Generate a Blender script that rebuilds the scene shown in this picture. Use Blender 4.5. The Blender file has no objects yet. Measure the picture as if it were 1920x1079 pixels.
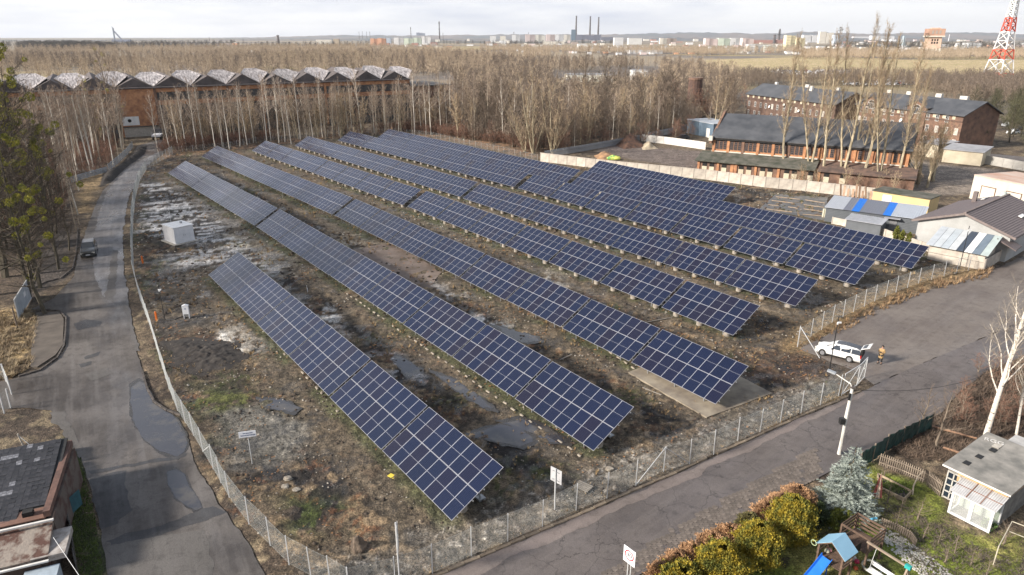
import bpy, bmesh, math, random
import numpy as np
from mathutils import Vector, Matrix
R = math.radians
rnd = random.Random(7)
C = bpy.context.scene.collection
SC = bpy.context.scene
# ------------------------------------------------------------------ camera
F, W, HH, HC = 1280.0, 1920.0, 1079.0, 28.0
PITCH = math.atan(471.5 / F)
cam_d = bpy.data.cameras.new("camera"); cam = bpy.data.objects.new("camera", cam_d); C.objects.link(cam)
cam_d.sensor_width = 36.0; cam_d.lens = 24.0
cam_d.clip_start = 0.5; cam_d.clip_end = 40000
cam.location = (0, 0, HC); cam.rotation_euler = (math.pi / 2 - PITCH, 0, 0)
SC.camera = cam
# ------------------------------------------------------------------ world: Nishita sky under a layer of pale cloud
SUN_EL, SUN_AZ = R(27), math.atan2(-0.98, -0.2)      # sun stands to the left, a little behind the camera
SUNV = Vector((math.cos(SUN_EL) * -0.93, math.cos(SUN_EL) * -0.37, math.sin(SUN_EL)))
world = bpy.data.worlds.new("World"); SC.world = world; world.use_nodes = True
nt = world.node_tree; nt.nodes.clear()
def N(t, k, **kw):
    n = t.nodes.new(k)
    for a, b in kw.items(): setattr(n, a, b)
    return n
o_ = N(nt, "ShaderNodeOutputWorld"); bg = N(nt, "ShaderNodeBackground")
sky = N(nt, "ShaderNodeTexSky", sky_type='NISHITA'); sky.sun_disc = False
sky.sun_elevation = SUN_EL; sky.sun_rotation = math.atan2(SUNV.x, SUNV.y)
sky.air_density = 1.2; sky.dust_density = 2.0
tc = N(nt, "ShaderNodeTexCoord")
mp = N(nt, "ShaderNodeMapping"); mp.inputs['Scale'].default_value = (1.3, 1.3, 8.5)
no = N(nt, "ShaderNodeTexNoise"); no.inputs['Scale'].default_value = 2.6; no.inputs['Detail'].default_value = 7; no.inputs['Roughness'].default_value = .55
rp = N(nt, "ShaderNodeValToRGB"); rp.color_ramp.elements[0].position = .36; rp.color_ramp.elements[1].position = .58
rp.color_ramp.elements[0].color = (4.5, 4.8, 5.6, 1); rp.color_ramp.elements[1].color = (6.6, 6.65, 6.8, 1)
mx = N(nt, "ShaderNodeMix", data_type='RGBA')
sx = N(nt, "ShaderNodeSeparateXYZ"); cov = N(nt, "ShaderNodeMapRange", interpolation_type='SMOOTHSTEP'); cov.inputs['From Min'].default_value = .10; cov.inputs['From Max'].default_value = .75; cov.inputs['To Min'].default_value = .96; cov.inputs['To Max'].default_value = .25
n2 = N(nt, "ShaderNodeTexNoise"); n2.inputs['Scale'].default_value = 3.2; n2.inputs['Detail'].default_value = 5; thin = N(nt, "ShaderNodeMath", operation='MULTIPLY_ADD'); thin.inputs[1].default_value = .9; thin.inputs[2].default_value = -.45; addc = N(nt, "ShaderNodeMath", operation='ADD', use_clamp=True); thz = N(nt, "ShaderNodeMath", operation='MULTIPLY')
L = nt.links.new
L(tc.outputs['Generated'], mp.inputs[0]); L(mp.outputs[0], no.inputs['Vector']); L(no.outputs['Fac'], rp.inputs[0])
L(tc.outputs['Generated'], sx.inputs[0]); L(sx.outputs[2], cov.inputs['Value']); L(tc.outputs['Generated'], n2.inputs['Vector']); L(n2.outputs['Fac'], thin.inputs[0]); L(thin.outputs[0], thz.inputs[0]); L(sx.outputs[2], thz.inputs[1]); L(cov.outputs[0], addc.inputs[0]); L(thz.outputs[0], addc.inputs[1]); L(addc.outputs[0], mx.inputs[0])
L(sky.outputs[0], mx.inputs[6]); L(rp.outputs[0], mx.inputs[7]); L(mx.outputs[2], bg.inputs[0]); L(bg.outputs[0], o_.inputs[0])
bg.inputs[1].default_value = 0.1
sd = bpy.data.lights.new("sun", 'SUN'); sd.energy = 4.9; sd.angle = R(7); sd.color = (1, .925, .83)
sun = bpy.data.objects.new("sun", sd); C.objects.link(sun); sun.location = (-60, -60, 80)
sun.rotation_euler = SUNV.to_track_quat('Z', 'Y').to_euler()
SC.view_settings.view_transform = 'Standard'; SC.view_settings.look = 'None'
SC.view_settings.exposure = 0.72; SC.view_settings.gamma = 1.0; SC.view_settings.use_curve_mapping = False
SC.render.engine = 'CYCLES'
SC.cycles.use_denoising = True
SC.cycles.max_bounces = 5; SC.cycles.diffuse_bounces = 2; SC.cycles.glossy_bounces = 3; SC.cycles.transparent_max_bounces = 16
SC.cycles.volume_bounces = 0; SC.cycles.caustics_reflective = False; SC.cycles.caustics_refractive = False
# ------------------------------------------------------------------ surveying: where a spot of the photograph lies on the ground
cs, sn = math.cos(PITCH), math.sin(PITCH)
def at(u, v, z=0.0):
    x, y = (u - W / 2) / F, -(v - HH / 2) / F
    d = Vector((x, cs + y * sn, -sn + y * cs)); t = (z - HC) / d.z
    return Vector((d.x * t, d.y * t, z))
def proj(p):
    dx, dy, dz = p[0], p[1], p[2] - HC
    zf = dy * cs - dz * sn; up = dy * sn + dz * cs
    return W / 2 + F * dx / zf, HH / 2 - F * up / zf
def hgt(u, v, vt):
    p = at(u, v); lo, hi = 0.0, min(300.0, HC + p.y * 1.2)
    for _ in range(40):
        m = (lo + hi) / 2
        if proj((p.x, p.y, m))[1] > vt: lo = m
        else: hi = m
    return lo
# ------------------------------------------------------------------ numpy value noise
def _h(ix, iy, s):
    n = (ix.astype(np.int64) * 374761393 + iy.astype(np.int64) * 668265263 + s * 1442695041) & 0x7fffffff
    n = ((n ^ (n >> 13)) * 1274126177) & 0x7fffffff
    return ((n ^ (n >> 16)) & 0xffff) / 65535.0
def vnoise(x, y, s=0):
    ix, iy = np.floor(x), np.floor(y); fx, fy = x - ix, y - iy
    fx = fx * fx * (3 - 2 * fx); fy = fy * fy * (3 - 2 * fy)
    a, b = _h(ix, iy, s), _h(ix + 1, iy, s); c, d = _h(ix, iy + 1, s), _h(ix + 1, iy + 1, s)
    return (a + (b - a) * fx) * (1 - fy) + (c + (d - c) * fx) * fy
def fbm(x, y, sc, o=4, s=0, rough=.55):
    r = np.zeros_like(x); a = 1.0; t = 0.0; f = sc
    for i in range(o):
        r += a * vnoise(x * f + 13.7 * i, y * f - 7.1 * i, s + i * 17); t += a; a *= rough; f *= 2.03
    return r / t
def sstep(a, b, x):
    t = np.clip((x - a) / (b - a), 0, 1); return t * t * (3 - 2 * t)
def poly_sd(X, Y, pts):      # signed distance (positive inside)
    P = np.array([(p[0], p[1]) for p in pts]); d = np.full(X.shape, 1e18); ins = np.zeros(X.shape, bool)
    for i in range(len(P)):
        ax, ay = P[i]; bx, by = P[(i + 1) % len(P)]
        ex, ey = bx - ax, by - ay; wx, wy = X - ax, Y - ay
        t = np.clip((wx * ex + wy * ey) / (ex * ex + ey * ey + 1e-12), 0, 1)
        d = np.minimum(d, (wx - ex * t) ** 2 + (wy - ey * t) ** 2)
        c = ((ay > Y) != (by > Y)) & (X < (bx - ax) * (Y - ay) / ((by - ay) if abs(by - ay) > 1e-12 else 1e-12) + ax)
        ins ^= c
    d = np.sqrt(d); return np.where(ins, d, -d)
def line_d(X, Y, pts):
    d = np.full(X.shape, 1e18)
    for i in range(len(pts) - 1):
        ax, ay = pts[i][:2]; bx, by = pts[i + 1][:2]; ex, ey = bx - ax, by - ay; wx, wy = X - ax, Y - ay
        t = np.clip((wx * ex + wy * ey) / (ex * ex + ey * ey + 1e-12), 0, 1)
        d = np.minimum(d, (wx - ex * t) ** 2 + (wy - ey * t) ** 2)
    return np.sqrt(d)
# ------------------------------------------------------------------ materials
MATS = {}
def mat(name, c1, c2=None, scale=2.0, rough=.8, metal=0.0, bump=0.0, stretch=(1, 1, 1), detail=5, spec=.5, lo=.35, hi=.65, rnd_=0.0, rough2=None, coat=0):
    if name in MATS: return MATS[name]
    m = bpy.data.materials.new(name); m.use_nodes = True; t = m.node_tree; b = t.nodes['Principled BSDF']
    b.inputs['Roughness'].default_value = rough; b.inputs['Metallic'].default_value = metal
    b.inputs['Specular IOR Level'].default_value = spec; b.inputs['Coat Weight'].default_value = coat
    c2 = c2 or tuple(x * .72 for x in c1)
    tc = N(t, "ShaderNodeTexCoord"); mp = N(t, "ShaderNodeMapping"); mp.inputs['Scale'].default_value = stretch
    n1 = N(t, "ShaderNodeTexNoise"); n1.inputs['Scale'].default_value = scale; n1.inputs['Detail'].default_value = detail; n1.inputs['Roughness'].default_value = .62
    r = N(t, "ShaderNodeValToRGB"); r.color_ramp.elements[0].position = lo; r.color_ramp.elements[1].position = hi
    r.color_ramp.elements[0].color = (*c2, 1); r.color_ramp.elements[1].color = (*c1, 1)
    t.links.new(tc.outputs['Object'], mp.inputs[0]); t.links.new(mp.outputs[0], n1.inputs['Vector']); t.links.new(n1.outputs['Fac'], r.inputs[0])
    col = r.outputs[0]
    if rnd_:
        oi = N(t, "ShaderNodeObjectInfo"); hs = N(t, "ShaderNodeHueSaturation"); mr = N(t, "ShaderNodeMapRange")
        mr.inputs['To Min'].default_value = 1 - rnd_; mr.inputs['To Max'].default_value = 1 + rnd_
        t.links.new(oi.outputs['Random'], mr.inputs['Value']); t.links.new(mr.outputs[0], hs.inputs['Value']); t.links.new(col, hs.inputs['Color']); col = hs.outputs[0]
    t.links.new(col, b.inputs['Base Color'])
    if rough2 is not None:
        mr = N(t, "ShaderNodeMapRange"); mr.inputs['From Min'].default_value = lo; mr.inputs['From Max'].default_value = hi
        mr.inputs['To Min'].default_value = rough2; mr.inputs['To Max'].default_value = rough
        t.links.new(n1.outputs['Fac'], mr.inputs['Value']); t.links.new(mr.outputs[0], b.inputs['Roughness'])
    if bump:
        bn = N(t, "ShaderNodeBump"); bn.inputs['Strength'].default_value = bump; bn.inputs['Distance'].default_value = .05
        n2 = N(t, "ShaderNodeTexNoise"); n2.inputs['Scale'].default_value = scale * 4; n2.inputs['Detail'].default_value = 4
        t.links.new(mp.outputs[0], n2.inputs['Vector']); t.links.new(n2.outputs['Fac'], bn.inputs['Height']); t.links.new(bn.outputs[0], b.inputs['Normal'])
    MATS[name] = m; return m
def mat_attr(name, attr='col', rough=.9, noise=18.0, amt=.45, bump=.5, rattr=None, bdist=.05):
    """albedo per spot from a colour attribute, broken up by clods, grit and pale chips"""
    m = bpy.data.materials.new(name); m.use_nodes = True; t = m.node_tree; b = t.nodes['Principled BSDF']; l = t.links.new
    a = N(t, "ShaderNodeAttribute", attribute_name=attr); tc = N(t, "ShaderNodeTexCoord"); P = tc.outputs['Object']
    def ns(sc, det, lo, hi, ra=.65):
        n = N(t, "ShaderNodeTexNoise"); n.inputs['Scale'].default_value = sc; n.inputs['Detail'].default_value = det; n.inputs['Roughness'].default_value = ra; l(P, n.inputs['Vector'])
        r = N(t, "ShaderNodeMapRange"); r.inputs['From Min'].default_value = .36; r.inputs['From Max'].default_value = .64; r.inputs['To Min'].default_value = lo; r.inputs['To Max'].default_value = hi; l(n.outputs['Fac'], r.inputs['Value']); return n.outputs['Fac'], r.outputs[0]
    def mul(x, y): q = N(t, "ShaderNodeMath", operation='MULTIPLY'); l(x, q.inputs[0]); l(y, q.inputs[1]); return q.outputs[0]
    f1, m1 = ns(noise, 3, 1 - amt, 1 + amt); f2, m2 = ns(noise * .2, 5, 1 - amt * .95, 1 + amt * .95); f3, m3 = ns(noise * .045, 6, 1 - amt * .6, 1 + amt * .6)
    vm = N(t, "ShaderNodeVectorMath", operation='SCALE'); l(a.outputs['Color'], vm.inputs[0]); l(mul(mul(m1, m2), m3), vm.inputs['Scale'])
    vo = N(t, "ShaderNodeTexVoronoi"); vo.inputs['Scale'].default_value = noise * .55; l(P, vo.inputs['Vector']); sp = N(t, "ShaderNodeSeparateColor"); l(vo.outputs['Color'], sp.inputs[0])
    g1 = N(t, "ShaderNodeMath", operation='GREATER_THAN'); g1.inputs[1].default_value = .93; l(sp.outputs[0], g1.inputs[0]); g2 = N(t, "ShaderNodeMath", operation='LESS_THAN'); g2.inputs[1].default_value = .28; l(vo.outputs['Distance'], g2.inputs[0])
    g3 = N(t, "ShaderNodeMath", operation='GREATER_THAN'); g3.inputs[1].default_value = .5; l(f2, g3.inputs[0]); chip = mul(mul(g1.outputs[0], g2.outputs[0]), g3.outputs[0])
    cm = N(t, "ShaderNodeVectorMath", operation='MULTIPLY_ADD'); l(vm.outputs[0], cm.inputs[0]); cm.inputs[1].default_value = (1.6, 1.6, 1.6); cm.inputs[2].default_value = (.12, .11, .09)
    mx_ = N(t, "ShaderNodeMix", data_type='RGBA'); l(chip, mx_.inputs[0]); l(vm.outputs[0], mx_.inputs[6]); l(cm.outputs[0], mx_.inputs[7]); l(mx_.outputs[2], b.inputs['Base Color'])
    bn = N(t, "ShaderNodeBump"); bn.inputs['Strength'].default_value = bump; bn.inputs['Distance'].default_value = bdist; l(f1, bn.inputs['Height'])
    b2 = N(t, "ShaderNodeBump"); b2.inputs['Strength'].default_value = bump; b2.inputs['Distance'].default_value = bdist * 3; l(f2, b2.inputs['Height']); l(bn.outputs[0], b2.inputs['Normal']); l(b2.outputs[0], b.inputs['Normal'])
    if rattr: l(a.outputs['Alpha'], b.inputs['Roughness'])
    else: b.inputs['Roughness'].default_value = rough
    b.inputs['Specular IOR Level'].default_value = .4
    MATS[name] = m; return m
def glass(name, tint=(.02, .025, .03), rough=.08):
    return mat(name, tint, tuple(x * .7 for x in tint), rough=rough, spec=.8)
# ------------------------------------------------------------------ mesh building
class MB:
    def __init__(s): s.v = []; s.f = []; s.m = []; s.mi = 0
    def add(s, vs, fs, mi=None):
        b = len(s.v); s.v.extend([tuple(v) for v in vs]); s.f.extend([tuple(i + b for i in f) for f in fs]); s.m.extend([s.mi if mi is None else mi] * len(fs)); return s
    def box(s, c, d, rz=0.0, M=None, mi=None):
        x, y, z = d[0] / 2, d[1] / 2, d[2] / 2; T = Matrix.Rotation(rz, 3, 'Z') if M is None else M; c = Vector(c)
        vs = [c + T @ Vector((i * x, j * y, k * z)) for k in (-1, 1) for j in (-1, 1) for i in (-1, 1)]
        return s.add(vs, [(0, 2, 3, 1), (4, 5, 7, 6), (0, 1, 5, 4), (2, 6, 7, 3), (0, 4, 6, 2), (1, 3, 7, 5)], mi)
    def bar(s, a, b, w, h=None, mi=None):
        a, b = Vector(a), Vector(b); d = b - a
        if d.length < 1e-6: return s
        q = d.to_track_quat('X', 'Z').to_matrix(); return s.box((a + b) / 2, (d.length, w, h or w), M=q, mi=mi)
    def tube(s, pts, r, n=6, cap=True, mi=None):
        pts = [Vector(p) for p in pts]; rs = r if hasattr(r, '__len__') else [r] * len(pts); vs = []; fs = []
        for i, p in enumerate(pts):
            d = pts[min(i + 1, len(pts) - 1)] - pts[max(i - 1, 0)]
            q = d.to_track_quat('Z', 'Y').to_matrix() if d.length > 1e-9 else Matrix.Identity(3)
            for k in range(n):
                a = 2 * math.pi * k / n; vs.append(p + q @ Vector((math.cos(a) * rs[i], math.sin(a) * rs[i], 0)))
        for i in range(len(pts) - 1):
            for k in range(n):
                k2 = (k + 1) % n; fs.append((i * n + k, i * n + k2, (i + 1) * n + k2, (i + 1) * n + k))
        if cap: fs.append(tuple(range(n - 1, -1, -1))); fs.append(tuple((len(pts) - 1) * n + k for k in range(n)))
        return s.add(vs, fs, mi)
    def lathe(s, c, prof, n=12, mi=None):
        c = Vector(c); return s.tube([c + Vector((0, 0, z)) for r, z in prof], [r for r, z in prof], n, True, mi) if all(abs(prof[i][1] - prof[i + 1][1]) > 1e-5 for i in range(len(prof) - 1)) else s._l(c, prof, n, mi)
    def _l(s, c, prof, n, mi):
        vs = []; fs = []
        for r, z in prof:
            for k in range(n):
                a = 2 * math.pi * k / n; vs.append(c + Vector((math.cos(a) * r, math.sin(a) * r, z)))
        for i in range(len(prof) - 1):
            for k in range(n):
                k2 = (k + 1) % n; fs.append((i * n + k, i * n + k2, (i + 1) * n + k2, (i + 1) * n + k))
        fs.append(tuple(range(n - 1, -1, -1))); fs.append(tuple((len(prof) - 1) * n + k for k in range(n)))
        return s.add(vs, fs, mi)
    def prism(s, poly, off, mi=None):        # planar polygon swept by off
        n = len(poly); off = Vector(off); vs = [Vector(p) for p in poly] + [Vector(p) + off for p in poly]
        fs = [tuple(range(n - 1, -1, -1)), tuple(range(n, 2 * n))] + [(i, (i + 1) % n, n + (i + 1) % n, n + i) for i in range(n)]
        return s.add(vs, fs, mi)
    def mesh(s, name, mats):
        me = bpy.data.meshes.new(name); me.from_pydata(s.v, [], s.f); mats = mats if isinstance(mats, (list, tuple)) else [mats]
        for m in mats: me.materials.append(m)
        if len(mats) > 1: me.polygons.foreach_set('material_index', s.m)
        me.update(); return me
    def build(s, name, mats, parent=None, loc=None, rz=0.0, smooth=False, fix=True):
        me = s.mesh(name, mats)
        if fix:
            b = bmesh.new(); b.from_mesh(me); bmesh.ops.recalc_face_normals(b, faces=b.faces); b.to_mesh(me); b.free()
        if smooth: me.polygons.foreach_set('use_smooth', [True] * len(me.polygons))
        return put(name, me, parent, loc, rz)
def put(name, me, parent=None, loc=None, rz=0.0, rot=None, scale=None):
    o = bpy.data.objects.new(name, me); C.objects.link(o)
    if parent: o.parent = parent
    if loc is not None: o.location = loc
    if rot is not None: o.rotation_euler = rot
    elif rz: o.rotation_euler = (0, 0, rz)
    if scale is not None: o.scale = scale if hasattr(scale, '__len__') else (scale,) * 3
    return o
def np_mesh(name, V, Fc, m, col=None, smooth=False):
    """V (n,3), Fc (k,3 or 4)"""
    V = np.asarray(V, np.float32); Fc = np.asarray(Fc, np.int32); k, q = Fc.shape
    me = bpy.data.meshes.new(name); me.vertices.add(len(V)); me.vertices.foreach_set('co', V.ravel())
    me.loops.add(k * q); me.loops.foreach_set('vertex_index', Fc.ravel()); me.polygons.add(k)
    me.polygons.foreach_set('loop_start', np.arange(0, k * q, q, dtype=np.int32))
    try: me.polygons.foreach_set('loop_total', np.full(k, q, np.int32))
    except Exception: pass
    me.update(calc_edges=True)
    if col is not None:
        a = me.color_attributes.new('col', 'FLOAT_COLOR', 'POINT'); a.data.foreach_set('color', np.asarray(col, np.float32).ravel())
    if smooth: me.polygons.foreach_set('use_smooth', np.ones(k, bool))
    for x in (m if isinstance(m, (list, tuple)) else [m]): me.materials.append(x)
    return me
def tag(o, label=None, cat=None, group=None, kind=None):
    if label: o['label'] = label
    if cat: o['category'] = cat
    if group: o['group'] = group
    if kind: o['kind'] = kind
    return o
def thing(name, label, cat, loc=(0, 0, 0), rz=0.0, group=None):
    o = bpy.data.objects.new(name, None); C.objects.link(o); o.location = loc; o.rotation_euler = (0, 0, rz); o.empty_display_size = .2
    return tag(o, label, cat, group)
def copy_tree(o, loc=None, rz=None, label=None, scale=None, group=None):
    r = o.copy(); C.objects.link(r)
    if loc is not None: r.location = loc
    if rz is not None: r.rotation_euler = (0, 0, rz)
    if scale is not None: r.scale = scale if hasattr(scale, '__len__') else (scale,) * 3
    if label: r['label'] = label
    if group: r['group'] = group
    for ch in o.children:
        c = ch.copy(); C.objects.link(c); c.parent = r
        for g in ch.children:
            d = g.copy(); C.objects.link(d); d.parent = c
    return r
def text_mesh(name, body, size, m, parent, loc, rot, center=False):
    fc = bpy.data.curves.new(name, 'FONT'); fc.body = body; fc.size = size; fc.extrude = .003
    if center: fc.align_x = 'CENTER'; fc.align_y = 'CENTER'
    o = bpy.data.objects.new(name, fc); C.objects.link(o); dg = bpy.context.evaluated_depsgraph_get(); me = bpy.data.meshes.new_from_object(o.evaluated_get(dg)); bpy.data.objects.remove(o)
    me.materials.clear(); me.materials.append(m); return put(name, me, parent, loc, rot=rot)
def ordn(i): return ["first", "second", "third", "fourth", "fifth", "sixth", "seventh", "eighth", "ninth", "tenth", "eleventh", "twelfth", "thirteenth", "fourteenth", "fifteenth", "sixteenth", "seventeenth", "eighteenth"][i]
# ================================================================== SETTING: ground
PX = lambda pts, z=0.0: [at(u, v, z) for u, v in pts]
FENCE_A = [(655, 1120), (620, 1098), (583, 1080), (542, 1058), (507, 1023), (467, 983), (430, 933), (400, 880), (363, 817), (333, 770), (317, 730), (300, 675), (283, 617), (264, 565), (252, 517), (249, 460), (250, 410), (254, 372), (262, 340), (275, 318), (300, 303), (324, 289)]
FENCE_B = [(655, 1120), (741, 1100), (811, 1075), (884, 1042), (952, 1015), (1017, 988), (1080, 957), (1138, 935), (1192, 911), (1244, 884), (1293, 870), (1338, 852), (1383, 827), (1425, 810), (1463, 792), (1502, 775), (1538, 760), (1572, 743), (1610, 735)]
FENCE_C = [(1495, 651), (1520, 632), (1560, 605), (1600, 585), (1640, 565), (1680, 548), (1722, 532), (1770, 518), (1815, 508)]
WALL_A = [(1013, 303), (1125, 317), (1322, 337), (1435, 352), (1500, 358), (1637, 374)]
SITE = FENCE_A[:0:-1] + FENCE_B[1:17] + [(1600, 690), (1495, 651)] + FENCE_C[1:] + [(1740, 480), (1640, 440), (1640, 374)] + WALL_A[::-1] + [(870, 272), (740, 252), (560, 262), (420, 272)]
ROAD_L = [(257, 274), (238, 313), (193, 358), (180, 383), (163, 428), (146, 480), (138, 520), (100, 560), (60, 580), (112, 582), (124, 598), (122, 650), (108, 675), (75, 695), (20, 712), (-120, 740), (-120, 775), (30, 765), (95, 770), (118, 800), (150, 850), (172, 920), (190, 1000), (205, 1090), (220, 1200), (650, 1200), (560, 1135), (500, 1085), (472, 1030), (430, 975), (395, 915), (362, 865), (350, 820), (325, 775), (296, 762), (272, 715), (252, 640), (240, 560), (230, 490), (229, 430), (234, 395), (244, 362), (258, 335), (275, 312), (308, 287), (318, 268), (300, 262)]
ROAD_R = [(500, 1200), (640, 1145), (760, 1105), (830, 1078), (880, 1056), (927, 1037), (1033, 991), (1107, 960), (1190, 922.5), (1257, 895), (1320, 865), (1393, 833), (1497, 786), (1570, 756), (1620, 733), (1700, 694), (1830, 640), (1925, 600), (2100, 520), (2100, 610), (1925, 665), (1845, 700), (1800, 735), (1765, 775), (1713, 806), (1607, 860), (1527, 900), (1447, 945), (1380, 985), (1280, 1032), (1190, 1082), (1050, 1160), (950, 1230)]
LAYBY = [(1500, 655), (1530, 640), (1600, 603), (1700, 558), (1830, 520), (1925, 478), (2100, 430), (2100, 520), (1925, 600), (1830, 640), (1700, 694), (1640, 722), (1612, 700)]
LAWN = [(1190, 1090), (1290, 1075), (1400, 1000), (1470, 960), (1540, 950), (1640, 880), (1760, 930), (1790, 985), (1925, 1000), (1925, 1200), (1150, 1200)]
# polar grid: fine near the camera, coarse far off
na, nr = 820, 760
az = np.linspace(R(-43), R(43), na); t_ = np.linspace(0, 1, nr)
r0, r1 = 24.0, 14000.0
rr = r0 * (r1 / r0) ** (t_ ** 1.9)
A2, R2 = np.meshgrid(az, rr); GX = R2 * np.sin(A2); GY = R2 * np.cos(A2)
x, y = GX.ravel(), GY.ravel()
wx = x + (fbm(x, y, .35, 4, 3) - .5) * 3.0; wy = y + (fbm(x, y, .35, 4, 9) - .5) * 3.0      # ragged outlines
def zone(px, soft=1.0): return sstep(-soft, soft, poly_sd(wx, wy, [at(*p) for p in px]))
def mix(a, b, w): return a + (np.asarray(b)[None, :] - a) * w[:, None]
def mixc(a, b, w): return a + (b - a) * w[:, None]
nA = fbm(x, y, .05, 5, 1); nB = fbm(x, y, .22, 5, 21); nC = fbm(x, y, .9, 4, 41); nD = fbm(x, y, 3.1, 3, 51)
col = np.tile(np.array([.125, .092, .06]), (len(x), 1))
col = mix(col, (.065, .047, .033), sstep(.45, .62, nB)); col = mix(col, (.20, .155, .095), sstep(.55, .72, nC) * .8)
rough = np.full(len(x), .95)
dist = np.sqrt(x * x + y * y)
# far country: fields, woods, settlement ground
far = sstep(300, 420, dist)
fcol = np.tile(np.array([.27, .22, .155]), (len(x), 1)); fN = fbm(x, y, .0022, 5, 61); fM = fbm(x * .35, y, .0016, 4, 71)
fcol = mix(fcol, (.17, .145, .125), sstep(.48, .56, fN)); fcol = mix(fcol, (.055, .065, .06), sstep(.52, .6, fM) * sstep(1500, 2500, dist)); fcol = mix(fcol, (.33, .26, .13), sstep(.58, .68, fN) * (1 - sstep(1500, 3000, dist)))
col = mixc(col, fcol, far)
fld = sstep(-8, 8, poly_sd(x + (nA - .5) * 60, y + (nA - .5) * 60, PX([(1280, 150), (1330, 112), (1560, 106), (1700, 112), (1990, 113), (1990, 142), (1640, 141), (1500, 139)])))
col = mix(col, (.44, .34, .19), fld); col = mix(col, (.30, .25, .10), fld * sstep(.5, .6, nB) * .6)
fld2 = sstep(-8, 8, poly_sd(x, y, PX([(480, 128), (560, 116), (700, 118), (700, 126), (560, 130)])))
col = mix(col, (.30, .29, .08), fld2)
# the plot of the solar park
S = zone(SITE, .6)
sc_ = np.tile(np.array([.078, .058, .042]), (len(x), 1))
sc_ = mix(sc_, (.155, .115, .075), sstep(.47, .58, nB)); wetd = sstep(.47, .55, fbm(x, y, .33, 5, 91)); sc_ = mix(sc_, (.024, .02, .018), wetd * .9); wetd = wetd * sstep(.48, .56, fbm(x, y, 1.1, 4, 95))
sc_ = mix(sc_, (.24, .17, .10), sstep(.55, .66, nC) * .8)
sc_ = mix(sc_, (.19, .085, .04), sstep(.54, .63, fbm(x, y, .6, 4, 101)) * sstep(.45, .7, nD) * .7)
moss = sstep(.57, .68, fbm(x, y, .16, 4, 111)); sc_ = mix(sc_, (.065, .085, .02), moss * sstep(.4, .6, nD) * .75)
# swept strips along the row feet
rowdir = Vector((.6065, -.795)); across = x * rowdir.y * -1 + y * rowdir.x
def patch(px, c, amt=1.0, soft=1.2, thr=None, s=0, sc=.8, st=None):
    """weathered patch with broken edges"""
    global sc_
    w = zone(px, soft)
    if thr is not None:
        if st: n = fbm(x * st[0] + y * st[1], x * st[2] + y * st[3], sc, 5, 200 + s)
        else: n = fbm(x, y, sc, 5, 200 + s)
        w = w * sstep(thr, thr + .06, n)
    sc_ = mix(sc_, c, w * amt)
D1 = (1, .35, -2.2, 3.2)
patch([(265, 340), (420, 330), (470, 400), (400, 470), (262, 455)], (.055, .05, .046), .8, 2)
patch([(262, 345), (345, 340), (440, 400), (500, 425), (460, 470), (270, 440)], (.50, .48, .46), 1, 2, .50, 1, .35, D1)
patch([(310, 480), (420, 462), (560, 470), (520, 520), (420, 500), (320, 520)], (.42, .40, .38), .95, 2, .46, 2, .45, D1)
patch([(420, 440), (560, 455), (640, 500), (600, 530), (500, 500)], (.40, .36, .29), .95, 2, .47, 3, .4, D1)
patch([(305, 500), (395, 500), (410, 620), (300, 620), (280, 560)], (.115, .1, .085), .85, 2)
patch([(270, 545), (300, 530), (350, 560), (340, 590), (280, 590)], (.19, .14, .08), .8, 2, .45, 4)
patch([(375, 540), (420, 535), (470, 590), (430, 600)], (.22, .16, .085), .8, 1, .4, 5)
patch([(300, 640), (450, 640), (470, 680), (440, 700), (330, 700)], (.035, .03, .027), .95, 1.5)
patch([(370, 548), (398, 545), (395, 558), (375, 558)], (.6, .58, .55), 1, .3)
patch([(430, 610), (460, 608), (520, 655), (470, 660), (400, 672)], (.55, .52, .47), 1, .5, .40, 6)
patch([(330, 720), (560, 735), (560, 800), (400, 850), (345, 780)], (.06, .065, .03), .8, 2, .45, 7)
patch([(395, 770), (480, 765), (580, 790), (575, 850), (510, 885), (430, 860), (395, 810)], (.17, .155, .13), 1, 1.2)
patch([(345, 745), (480, 740), (480, 765), (390, 775)], (.12, .13, .035), .9, .8, .46, 8)
patch([(520, 940), (650, 930), (660, 990), (560, 1010)], (.07, .09, .02), .85, 1.5, .42, 9)
patch([(690, 660), (770, 670), (800, 720), (740, 710)], (.42, .42, .43), .95, 1, .46, 10, .6)
patch([(560, 560), (640, 585), (660, 630), (600, 610)], (.5, .47, .43), 1, 1, .46, 11, .6)
patch([(880, 590), (960, 600), (1010, 640), (930, 630)], (.5, .48, .45), 1, 1, .46, 12, .6)
patch([(620, 470), (710, 470), (770, 520), (700, 520)], (.25, .19, .155), .85, 1.5)
patch([(600, 410), (700, 420), (760, 470), (640, 470)], (.34, .29, .22), .9, 1.5, .44, 13, .5, D1)
patch([(800, 520), (880, 540), (900, 560), (810, 560)], (.44, .42, .4), .95, 1, .45, 14, .6)
patch([(780, 400), (880, 420), (960, 470), (850, 450)], (.34, .28, .21), .9, 2, .42, 15, .4, D1)
patch([(900, 395), (960, 400), (1010, 425), (950, 420)], (.48, .45, .39), .95, 1, .44, 16, .5, D1)
patch([(980, 500), (1070, 510), (1060, 540), (990, 530)], (.44, .41, .36), .95, 1, .45, 17, .6)
patch([(640, 300), (900, 380), (1100, 430), (1400, 520), (1500, 600), (1300, 560), (1000, 480), (800, 420)], (.23, .175, .115), .7, 2, .44, 18, .25)
patch([(1500, 510), (1740, 500), (1810, 500), (1700, 540), (1560, 590), (1480, 640), (1440, 600)], (.16, .12, .075), .8, 2, .4, 19)
patch([(1230, 545), (1300, 560), (1400, 620), (1330, 620)], (.07, .10, .02), .8, 1.5, .48, 20)
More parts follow.
